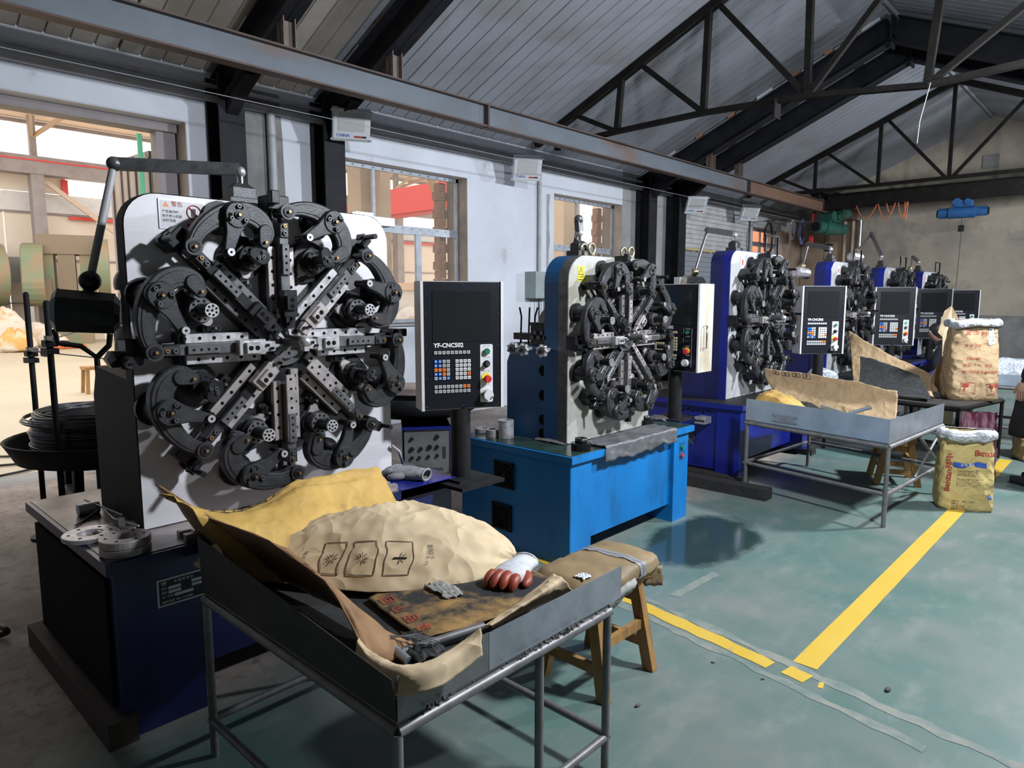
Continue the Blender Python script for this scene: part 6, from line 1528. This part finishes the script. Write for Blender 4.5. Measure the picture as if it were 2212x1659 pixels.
q = Zp(1425, 905, DZ); rag('metal_scrap', 'heap of cut wire at the right end of the light blue deck', (q.x, q.y, DZ), .16, .16, .03, 'litter', 5.7, cat='scrap')
# lead grey mat draped over the front lip of the light blue base
def matf(u, v):
    y = 3.42 + .85 * u + .02 * wob(v * 4, u); s_ = v * (.34 + .035 * wob(u * 7, 0.5))
    x, z_ = (-2.62 + s_, DZ + .012) if s_ < .21 else (-2.41 + .008 * (s_ - .21), DZ + .012 - (s_ - .21) * .75)
    return (x + .006 * wob(u * 8, v * 3), y, z_ + .006 * wob(u * 9, v * 6, 2.0))
b = MB(); b.grid(44, 24, matf, 'mat_lead'); 
mk('mat_lead', (0.09, 0.09, 0.095), 0.5, 0.3, (0.16, 0.16, 0.17), 7, bump=.25, bsc=25)
b.build('draped_mat', None, 'grey oily mat draped over the front edge of the light blue base', 'mat', solid=.006)

# ---- collet and screwdriver on the third machine's deck
q = Zp(1570, 845, DZ); c_ = empty('collet_chuck', (q.x, q.y, DZ + .04), 'steel chuck lying on the corner of the third machine base', 'chuck')
b = MB(); b.cyl((-.08, .02, 0), (-.02, .0, 0), .022, 'steel_light', .03); b.cyl((-.02, .0, 0), (.07, -.03, 0), .036, 'steel_light', .040, n=20); b.cyl((.07, -.03, 0), (.071, -.0303, 0), .02, 'hole', n=16); b.build('body', c_)
b = MB(); b.tube([Zp(1519, 847, DZ + .01), Zp(1540, 842, DZ + .012)], .007, 'caution_yellow', 8); b.build('screwdriver', None, 'yellow-handled screwdriver on the third machine base', 'screwdriver')
MB().box(-.05, .06, -.03, .03, 0, .02, 'dark_steel').build('steel_block', None, 'small steel block beside the chuck', 'block', loc=(q.x + .1, q.y + .05, DZ))
# timber skid under the third machine
b = MB(); a_, c_ = Zp(1467, 1040, .0), Zp(1650, 1085, .0); b.bar((a_.x - .3, a_.y - .02, .045), (c_.x, c_.y + .09, .045), .13, .09, 'timber_black'); b.build('timber_beam', None, 'black timber beam on the floor under the third machine', 'timber')

# ================================================================== feeder cabinet between the first two machines
fc = empty('feeder_cabinet', (-3.55, 2.95, 0), 'blue wire feeder cabinet with a grey control panel between the first two machines', 'cabinet')
nx = Vector((.80, -.60, 0)); xx_ = Vector((.60, .80, 0))
W2, Z0, Z1 = .30, .36, .72
Fc = frame((0, 0, 0), xx_, (0, 0, 1))
b = MB(); b.M = Fc; b.box(-W2 / 2 - .012, W2 / 2 + .012, 0, Z1 + .02, -.34, -.012, 'navy_paint'); b.box(-W2 / 2 - .015, W2 / 2 + .015, Z1 + .005, Z1 + .02, -.34, .02, 'royal_paint'); b.build('body', fc)
b = MB(); b.M = Fc; b.box(-W2 / 2, W2 / 2, Z0, Z1, -.012, 0, 'galv_old'); b.build('control_panel', fc)
b = MB(); b.M = Fc
for xk, zk, r in ((-.10, .66, .013), (.07, .67, .016), (-.10, .59, .016), (-.04, .59, .014), (.02, .60, .017), (.07, .60, .014), (-.10, .53, .012), (-.05, .53, .012), (.01, .535, .012), (.07, .54, .012)): b.cyl((xk, zk, 0), (xk, zk, .018), r, 'black_paint', r * .8, n=14)
b.box(.108, .128, .52, .60, 0, .004, 'print_black'); b.build('knobs', fc)
text('CNC', .045, 'print_black', Fc @ Matrix.Translation((-.135, .42, .001)), fc); text('全自动送线架', .026, 'print_black', Fc @ Matrix.Translation((-.045, .43, .001)), fc, bold=.0006)
dc2 = empty('wire_decoiler', (-4.0, 3.25, 0), 'dark tray decoiler behind the operator panel of the nearest machine', 'decoiler')
b = MB(); b.lathe([(0, .76), (.38, .76), (.44, .80), (.47, .90), (.455, .905), (.43, .82), (.38, .78), (0, .78)], 'black_paint', 40); b.build('tray', dc2)
b = MB(); b.cyl((0, 0, .0), (0, 0, .76), .10, 'black_paint', n=20); b.build('column', dc2)
b = MB(); b.lathe([(.0, .925), (.36, .925), (.36, .935), (0, .94)], 'deck_brown', 40); b.build('cover_disc', dc2)
for k, (cx, cy, sx_, sy_, sz_, m, l) in enumerate(((-3.9, 2.75, .5, .4, .4, 'wood_dark', 'dark scrap crate on the floor behind the feeder cabinet'),)):
    o = empty('crate', (cx, cy, 0), l, 'crate')
    for i in range(4): MB().box(-sx_ / 2, sx_ / 2, -sy_ / 2 + .0, -sy_ / 2 + .02, i * .1, i * .1 + .09, m).build('slat', o); MB().box(sx_ / 2 - .02, sx_ / 2, -sy_ / 2 + .021, sy_ / 2, i * .1, i * .1 + .09, m).build('slat', o); MB().box(-sx_ / 2, -sx_ / 2 + .02, -sy_ / 2 + .021, sy_ / 2, i * .1, i * .1 + .09, m).build('slat', o)
    MB().box(-sx_ / 2 + .021, sx_ / 2 - .021, -sy_ / 2 + .021, sy_ / 2, .0, .02, m).build('bottom', o)

# ================================================================== cables
def cable(label, pts, r, m, group='cables', name='cable'):
    b = MB(); sm = smooth_line([Vector(p) for p in pts], 6) if len(pts) > 2 else pts
    b.tube(sm, r, m, 6); return b.build(name, None, label, 'cable', group)
G = lambda px, py: Zp(px, py, .012)
cable('dark cable looping on the bare floor at the far left', [G(-20, 1007), G(40, 1002), G(85, 998), G(86, 1004), G(60, 1015), G(-20, 1032)], .012, 'cable_black')
cable('upper dark cable on the yard floor at the left edge', [G(-20, 986), G(30, 985), G(72, 977)], .012, 'cable_black')
cable('thick black hose end on the floor at the left edge', [Zp(-60, 1350, .03), Zp(-15, 1348, .04), Zp(10, 1358, .05), Zp(12, 1368, .03), Zp(-40, 1382, .02)], .014, 'cable_black')
def coil_hang(label, c, R_, m, n, r=.008):
    h = empty('cable_coil', c, label, 'cable coil', 'hanging cable coils')
    for k in range(n):
        q = .9 + .2 * random.random(); b = MB(); b.tube([(.03 * wob(i * .2, k), R_ * .62 * q * sin(2 * pi * i / 30), R_ * q * cos(2 * pi * i / 30) + .03 * wob(k, 1)) for i in range(30)], r, m, 5, True); b.build('loop', h)
    b = MB(); b.tube([(0, 0, R_), (-.02, 0, R_ + .05), (XL - c[0], 0, R_ + .05)], .006, 'cable_black', 5); b.build('hook', h)
q = X(1660, 520, -6.6); coil_hang('black coil of cable hanging before the orange-lit window', (-6.6, q.y, q.z + .05), .34, 'cable_black', 6)
q = X(1733, 500, -6.2); coil_hang('violet coil of cable on the far corner post', (-6.2, q.y, q.z), .26, 'cable_violet', 8)
q = X(1712, 497, -6.4); coil_hang('grey coil of cable left of the violet one', (-6.4, q.y, q.z), .2, 'pipe_grey', 4)
q = X(1758, 475, -5.9); coil_hang('dark red coil of hose beside the green hoist', (-5.9, q.y, q.z), .17, 'cable_red', 5, .012)
q = X(1752, 520, -6.0); o = MB().box(-.03, .03, -.05, .05, -.13, .13, 'red_button').build('pendant_switch', None, 'red pendant control hanging below the red hose coil', 'control', loc=(q.x, q.y, q.z))
b = MB(); b.tube([(0, 0, .13), (.25, .1, 3.5 - q.z)], .008, 'cable_black', 6); b.build('cable', o)
b = MB(); q = Yp(2000, 215, 7.8); b.tube([Vector((q.x, 7.85, 3.66)), q + Vector((.03, 0, .15)), q, q + Vector((-.04, 0, -.2)), q + Vector((-.05, 0, -.4))], .004, 'wire_white', 5); b.build('hanging_wire', None, 'twisted white wire dangling from the near roof truss', 'wire')

# ================================================================== people
def limb(pts, rad, m, name, parent, n=12):
    sm = smooth_line([Vector(p) for p in pts], 5); rs = []
    for i in range(len(sm)): t = i / (len(sm) - 1) * (len(rad) - 1); a = min(int(t), len(rad) - 2); rs.append(rad[a] + (rad[a + 1] - rad[a]) * (t - a))
    b = MB(); b.tube(sm, rs, m, n); return b.build(name, parent)
def skinned(name, verts, edges, rad, m, parent, sub=2, root=0):
    me = bpy.data.meshes.new(name); me.from_pydata(verts, edges, []); o = bpy.data.objects.new(name, me); COL.objects.link(o); o.parent = parent
    me.materials.append(MAT[m])
    sk = o.modifiers.new('skin', 'SKIN'); sk.use_smooth_shade = True
    for i, v in enumerate(me.skin_vertices[0].data): v.radius = (rad[i], rad[i] * .8) if not isinstance(rad[i], tuple) else rad[i]; v.use_root = (i == root)
    ss = o.modifiers.new('subsurf', 'SUBSURF'); ss.levels = sub; ss.render_levels = sub
    return o
def head(parent, c, yaw, hair_m='hair', skin_m='skin', cap=False):
    M = Matrix.Translation(c) @ Matrix.Rotation(yaw, 4, 'Z')      # faces local +x
    def hf(u, v):
        th = 2 * pi * u; ph = pi * v; x, y, z = sin(ph) * cos(th), sin(ph) * sin(th), cos(ph)
        jaw = 1 - .28 * max(0, -z) ** 1.2
        X_ = x * .095 * (1 - .12 * max(0, -z)); Y_ = y * .075 * jaw; Z_ = z * .118
        if x > .3: X_ += .006 * max(0, 1 - abs(z + .1) * 6) * max(0, 1 - abs(y) * 7) * 3.2 - .006 * max(0, 1 - abs(z - .12) * 7) * max(0, 1 - abs(abs(y) - .36) * 6)
        return (X_, Y_, Z_)
    b = MB(); b.M = M; b.grid(32, 24, hf, skin_m, True, True); h_ = b.build('face', parent)
    b = MB(); b.M = M
    for s in (-1, 1):
        b.ball((.083, s * .030, .014), .011, 'print_white', 6); b.ball((.092, s * .030, .014), .005, 'print_black', 5); b.ball((-.005, s * .077, -.005), .024, skin_m, 6, (.6, .35, 1.1))
    b.box(.082, .089, -.022, .022, -.058, -.052, 'red_button'); b.build('eyes_mouth_ears', h_)
    b = MB(); b.M = M
    def hr(u, v):
        th = 2 * pi * u; ph = pi * v * .62; x, y, z = sin(ph) * cos(th), sin(ph) * sin(th), cos(ph)
        k = 1.09 + .02 * wob(th * 3, v * 6); lim = max(0, x)
        return ((x * .098 - .012) * k, y * .080 * k, z * .122 * k + (.05 * lim * v))
    b.grid(32, 16, hr, hair_m, True, True); b.build('hair', parent)
# worker bending over a bench behind the tall brown sack
w1 = empty('person', (-1.84, 10.25, 0), 'person in dark jacket sitting bent forward behind the tall brown sack', 'person')
sv = [(0, 0, .50), (-.04, .0, .72), (-.12, .0, .92), (-.16, 0, 1.02), (-.14, .17, .93), (-.14, -.17, .93), (-.24, .24, .72), (-.24, -.24, .72), (-.44, .16, .66), (-.44, -.16, .66), (-.10, .1, .47), (-.10, -.1, .47), (-.45, .13, .48), (-.45, -.13, .48), (-.43, .13, .10), (-.43, -.13, .10), (-.20, 0, 1.07)]
se = [(0, 1), (1, 2), (2, 3), (2, 4), (2, 5), (4, 6), (5, 7), (6, 8), (7, 9), (0, 10), (0, 11), (10, 12), (11, 13), (12, 14), (13, 15), (3, 16)]
skinned('body', sv, se, [.16, .17, .17, .07, .085, .085, .06, .06, .042, .042, .09, .09, .07, .07, .05, .05, .055], 'cloth_navy', w1)
head(w1, (-.24, 0, 1.16), RAD(200))
for s in (-1, 1):
    b = MB(); b.ball((-.47, .13 * s, .045), .06, 'cloth_black', 8, (1.7, .8, .75)); b.build('shoe', w1)
    h_ = empty('hand', (-.48, .15 * s, .655)); h_.parent = w1
    b = MB(); b.ball((0, 0, 0), .035, 'skin', 8, (1.3, 1, .5)); b.build('palm', h_)
    for k in range(4): b = MB(); b.tube([(-.03, -.024 + .016 * k, 0), (-.07, -.026 + .017 * k, -.004), (-.095 - .008 * (k in (1, 2)), -.026 + .017 * k, -.018)], [.008, .0075, .006], 'skin', 8); b.build('finger', h_)
    b = MB(); b.tube([(.0, -.03 * s, 0), (-.03, -.05 * s, -.004), (-.05, -.052 * s, -.01)], [.009, .008, .006], 'skin', 8); b.build('thumb', h_)
o = empty('low_seat', (-1.84, 10.25, 0), 'low seat under the bending person', 'stool')
MB().box(-.17, .17, -.17, .17, .34, .38, 'wood_old').build('seat', o)
for xx in (-.14, .14):
    for yy in (-.14, .14): MB().box(xx - .02, xx + .02, yy - .02, yy + .02, 0, .34, 'wood_old').build('leg', o)
def standing(name, label, c, yaw, top, bottom, long_coat=False, hgt=1.0):
    p_ = empty(name, c, label, 'person', None, yaw)      # faces local +x
    s = hgt
    v = [(0, 0, .93), (0, 0, 1.15), (0, 0, 1.36), (0, 0, 1.47), (0, .18, 1.39), (0, -.18, 1.39), (.02, .25, 1.12), (.02, -.25, 1.12), (.10, .24, .90), (.10, -.24, .90)]
    e = [(0, 1), (1, 2), (2, 3), (2, 4), (2, 5), (4, 6), (5, 7), (6, 8), (7, 9)]
    skinned('torso', [(x * s, y * s, z * s) for x, y, z in v], e, [.16, .16, .165, .06, .08, .08, .062, .062, .045, .045], top, p_)
    v = [(0, 0, .96), (0, .10, .88), (0, -.10, .88), (.02, .11, .50), (.02, -.11, .50), (-.02, .11, .09), (-.02, -.11, .09)]
    skinned('legs', [(x * s, y * s, z * s) for x, y, z in v], [(0, 1), (0, 2), (1, 3), (2, 4), (3, 5), (4, 6)], [.15, .10, .10, .075, .075, .055, .055], bottom, p_)
    if long_coat:
        b = MB(); b.grid(36, 10, lambda u, w_: ((.17 + .10 * w_ + .02 * wob(u * 9, w_ * 2) * w_) * cos(2 * pi * u), (.22 + .07 * w_ + .02 * wob(u * 8, w_) * w_) * sin(2 * pi * u), (1.05 - .62 * w_) * s), top, True, True); b.build('coat_skirt', p_, solid=.01)
    head(p_, (0, 0, 1.62 * s), 0)
    b = MB(); b.tube([(0, 0, 1.44 * s), (.005, 0, 1.54 * s)], .055, 'skin', 12); b.build('neck', p_)
    for q in (-1, 1):
        b = MB(); b.grid(20, 10, lambda u, w_: (-.09 + .28 * w_, .11 * q + (.045 - .02 * (2 * w_ - 1.1) ** 2) * cos(2 * pi * u), max(0, .04 + (.045 - .012 * w_) * sin(2 * pi * u))), 'cloth_black', True, True); b.build('shoe', p_)
        h_ = empty('hand', (.12 * s, .24 * q * s, .84 * s)); h_.parent = p_
        b = MB(); b.ball((0, 0, 0), .04, 'skin', 8, (.9, .5, 1.2)); b.build('palm', h_)
        for k in range(4): b = MB(); b.tube([(-.026 + .018 * k, 0, -.03), (-.026 + .018 * k, -.004 * q, -.075), (-.022 + .017 * k, -.02 * q, -.105 - .008 * (k in (1, 2)))], [.0085, .008, .006], 'skin', 8); b.build('finger', h_)
        b = MB(); b.tube([(.03, 0, .0), (.05, -.012 * q, -.03), (.055, -.02 * q, -.055)], [.0095, .0085, .0065], 'skin', 8); b.build('thumb', h_)
    return p_
standing('person', 'person in a long black coat cut off by the right edge of the picture', (-.62, 7.3, 0), RAD(165), 'cloth_black', 'cloth_black', True, 1.02)
q = P(268, 700, 'x', -6.3); standing('person', 'person in dark clothes mostly hidden behind the nearest machine plate', (-6.3, q.y + .06, 0), RAD(95), 'cloth_navy', 'cloth_brown', False, 1.06)

# ================================================================== yard: press, sacks, stool
q = Zp(158, 742, 0)
pr = empty('power_press', (q.x, q.y, 0), 'green mechanical press with round flywheels across the yard', 'press')
pr.rotation_euler = (0, 0, RAD(-18)); pr.scale = (.86, .86, .95)
b = MB(); b.box(-1.2, .2, -.75, .75, 0, 1.6, 'press_green'); b.build('pedestal', pr)
b = MB(); b.box(-1.2, .1, -.95, -.45, 1.6, 3.4, 'press_green'); b.box(-1.2, .1, .45, .95, 1.6, 3.4, 'press_green'); b.build('side_frame', pr)
b = MB(); b.box(-1.3, .2, -1.0, 1.15, 3.3, 4.0, 'press_brown'); b.build('crown', pr)
b = MB(); b.box(-.5, .15, -.30, .30, 1.9, 3.3, 'press_brown'); b.build('ram', pr)
b = MB(); b.box(-.9, .35, -.6, .6, 1.45, 1.75, 'press_green'); b.build('bolster', pr)
b = MB(); b.cyl((.0, 1.05, 2.85), (.0, 1.5, 2.85), 1.05, 'press_green', n=36); b.cyl((.0, 1.0, 2.85), (.0, 1.05, 2.85), .75, 'press_brown', n=30); b.build('flywheel', pr)
b = MB(); b.M = Matrix.Translation((0, -1.75, 2.6)) @ Matrix.Rotation(pi / 2, 4, 'X') @ Matrix.Rotation(pi / 2, 4, 'Z')
b.prism(hull2((.35, 0), .72, (-.35, 0), .85, 12), -.75, .0, 'press_green', .05); b.cyl((.0, 0, 0), (0, 0, .03), .5, 'press_brown', n=30); b.build('gear_guard', pr).location = (0, .25, 0)
b = MB(); b.box(.15, .35, -1.0, -.55, 1.6, 2.4, 'press_brown'); b.build('control_box', pr)
b = MB(); b.box(.15, .4, -1.5, -1.2, .7, 1.4, 'panel_grey'); b.build('switch_box', pr)
q = Zp(2, 745, 0)
pr2 = empty('power_press', (q.x, q.y - .3, 0), 'green press wheel cut off by the left edge of the picture', 'press')
b = MB(); b.cyl((0, .0, 2.4), (0, .55, 2.4), 1.05, 'press_green', n=36); b.cyl((0, .55, 2.4), (0, .6, 2.4), .75, 'hole', n=30); b.build('flywheel', pr2)
b = MB(); b.box(-.6, .6, -1.4, 0, 0, 3.2, 'press_green'); b.build('frame', pr2)
o = empty('yard_fuse_box', (-29.9, 6.2, 2.6), 'grey fuse box on the shed wall left of the press', 'electrical box')
MB().box(0, .25, -.4, .4, -.45, .45, 'panel_grey').build('body', o)
b = MB(); b.tube([(.15, .1, -.45), (.2, .2, -1.2), (.3, -.1, -2.2)], .03, 'cable_black', 6); b.build('cable', o)
for k, (px, py, L_, W_, Hh, m, sd, l) in enumerate(((14, 762, 1.5, 1.1, 1.7, 'sack_pale', 1, 'heap of white and orange sacks on the yard floor at the left edge'), (84, 757, 1.3, 1.0, 1.15, 'sack_pale', 2, 'pale printed sack slumped right of the heap in the yard'), (40, 768, 1.0, .7, .9, 'sack_orange', 4, 'orange sack in front of the yard heap'), (118, 756, .9, .8, .55, 'sack_pale', 5, 'small white sack at the foot of the press'))):
    q = Zp(px, py - 8, 0); lying_sack('yard_sack', l, (q.x, q.y, 0), (.2, 1), L_, W_, Hh, m, sd, 'yard sacks', 0, .3, 12, .10)
q = Zp(215, 826, 0); ys_ = empty('wooden_stool', (q.x, q.y, 0), 'small plank stool in the yard behind the nearest machine', 'stool')
q = Zp(218, 790, .45); ys_.location = (q.x, q.y, 0)
MB().box(-.16, .16, -.28, .28, .40, .45, 'wood_old').build('seat', ys_)
for xx in (-.12, .12):
    for yy in (-.24, .24): MB().bar((xx * 1.2, yy * 1.1, 0), (xx, yy, .40), .05, .05, 'wood_old').build('leg', ys_)
q = Zp(145, 752, 0); b = MB(); b.tube([(.5 * cos(t * pi / 10), .5 * sin(t * pi / 10), .06) for t in range(20)], .06, 'cable_orange', 6, True); b.build('hose_ring', None, 'orange hose ring on the yard floor below the press', 'hose', loc=(q.x, q.y, 0))

# truck wheel seen through the first window
tw = empty('truck', (-20, 0, 0), 'pale truck with a white wheel seen low through the first window', 'truck')
q = P(880, 685, 'x', -20); tw.location = (-20, q.y, 0)
b = MB(); b.lathe([(.30, 0), (.62, .02), (.66, .12), (.62, .26), (.3, .28)], 'panel_white', 32); o = b.build('wheel', tw); o.matrix_local = Matrix.Translation((0, 0, .66)) @ Matrix.Rotation(pi / 2, 4, 'Y')
b = MB(); b.lathe([(0, .2), (.2, .22), (.3, .26), (.3, .1), (0, .1)], 'yard_tan', 24); o = b.build('hub', tw); o.matrix_local = Matrix.Translation((0.02, 0, .66)) @ Matrix.Rotation(pi / 2, 4, 'Y')
MB().box(-.9, -.02, -1.2, 1.4, .9, 1.9, 'panel_white').build('cargo_bed', tw)
MB().box(-.1, .1, -.9, .9, 1.9, 2.15, 'yard_roof').build('mud_guard', tw)

# litter on the aisle floor
for px, py, s_, l in ((1918, 1492, .022, 'largest scrap of litter, at the lower right of the yellow lines'), (1378, 1526, .016, 'dark litter scrap right of the stool foot'), (1648, 1468, .010, 'small litter scrap just below the end of the short yellow line'), (1540, 1432, .010, 'tiny litter scrap in the aisle above the yellow crossing')):
    q = Zp(px, py, 0); b = MB(); b.ball((0, 0, s_ * .3), s_, 'litter', 4, (1, .5, .35)); o = b.build('litter_scrap', None, l, 'litter', 'floor litter'); o.location = (q.x, q.y, 0); o.rotation_euler = (0, 0, random.uniform(0, 3))
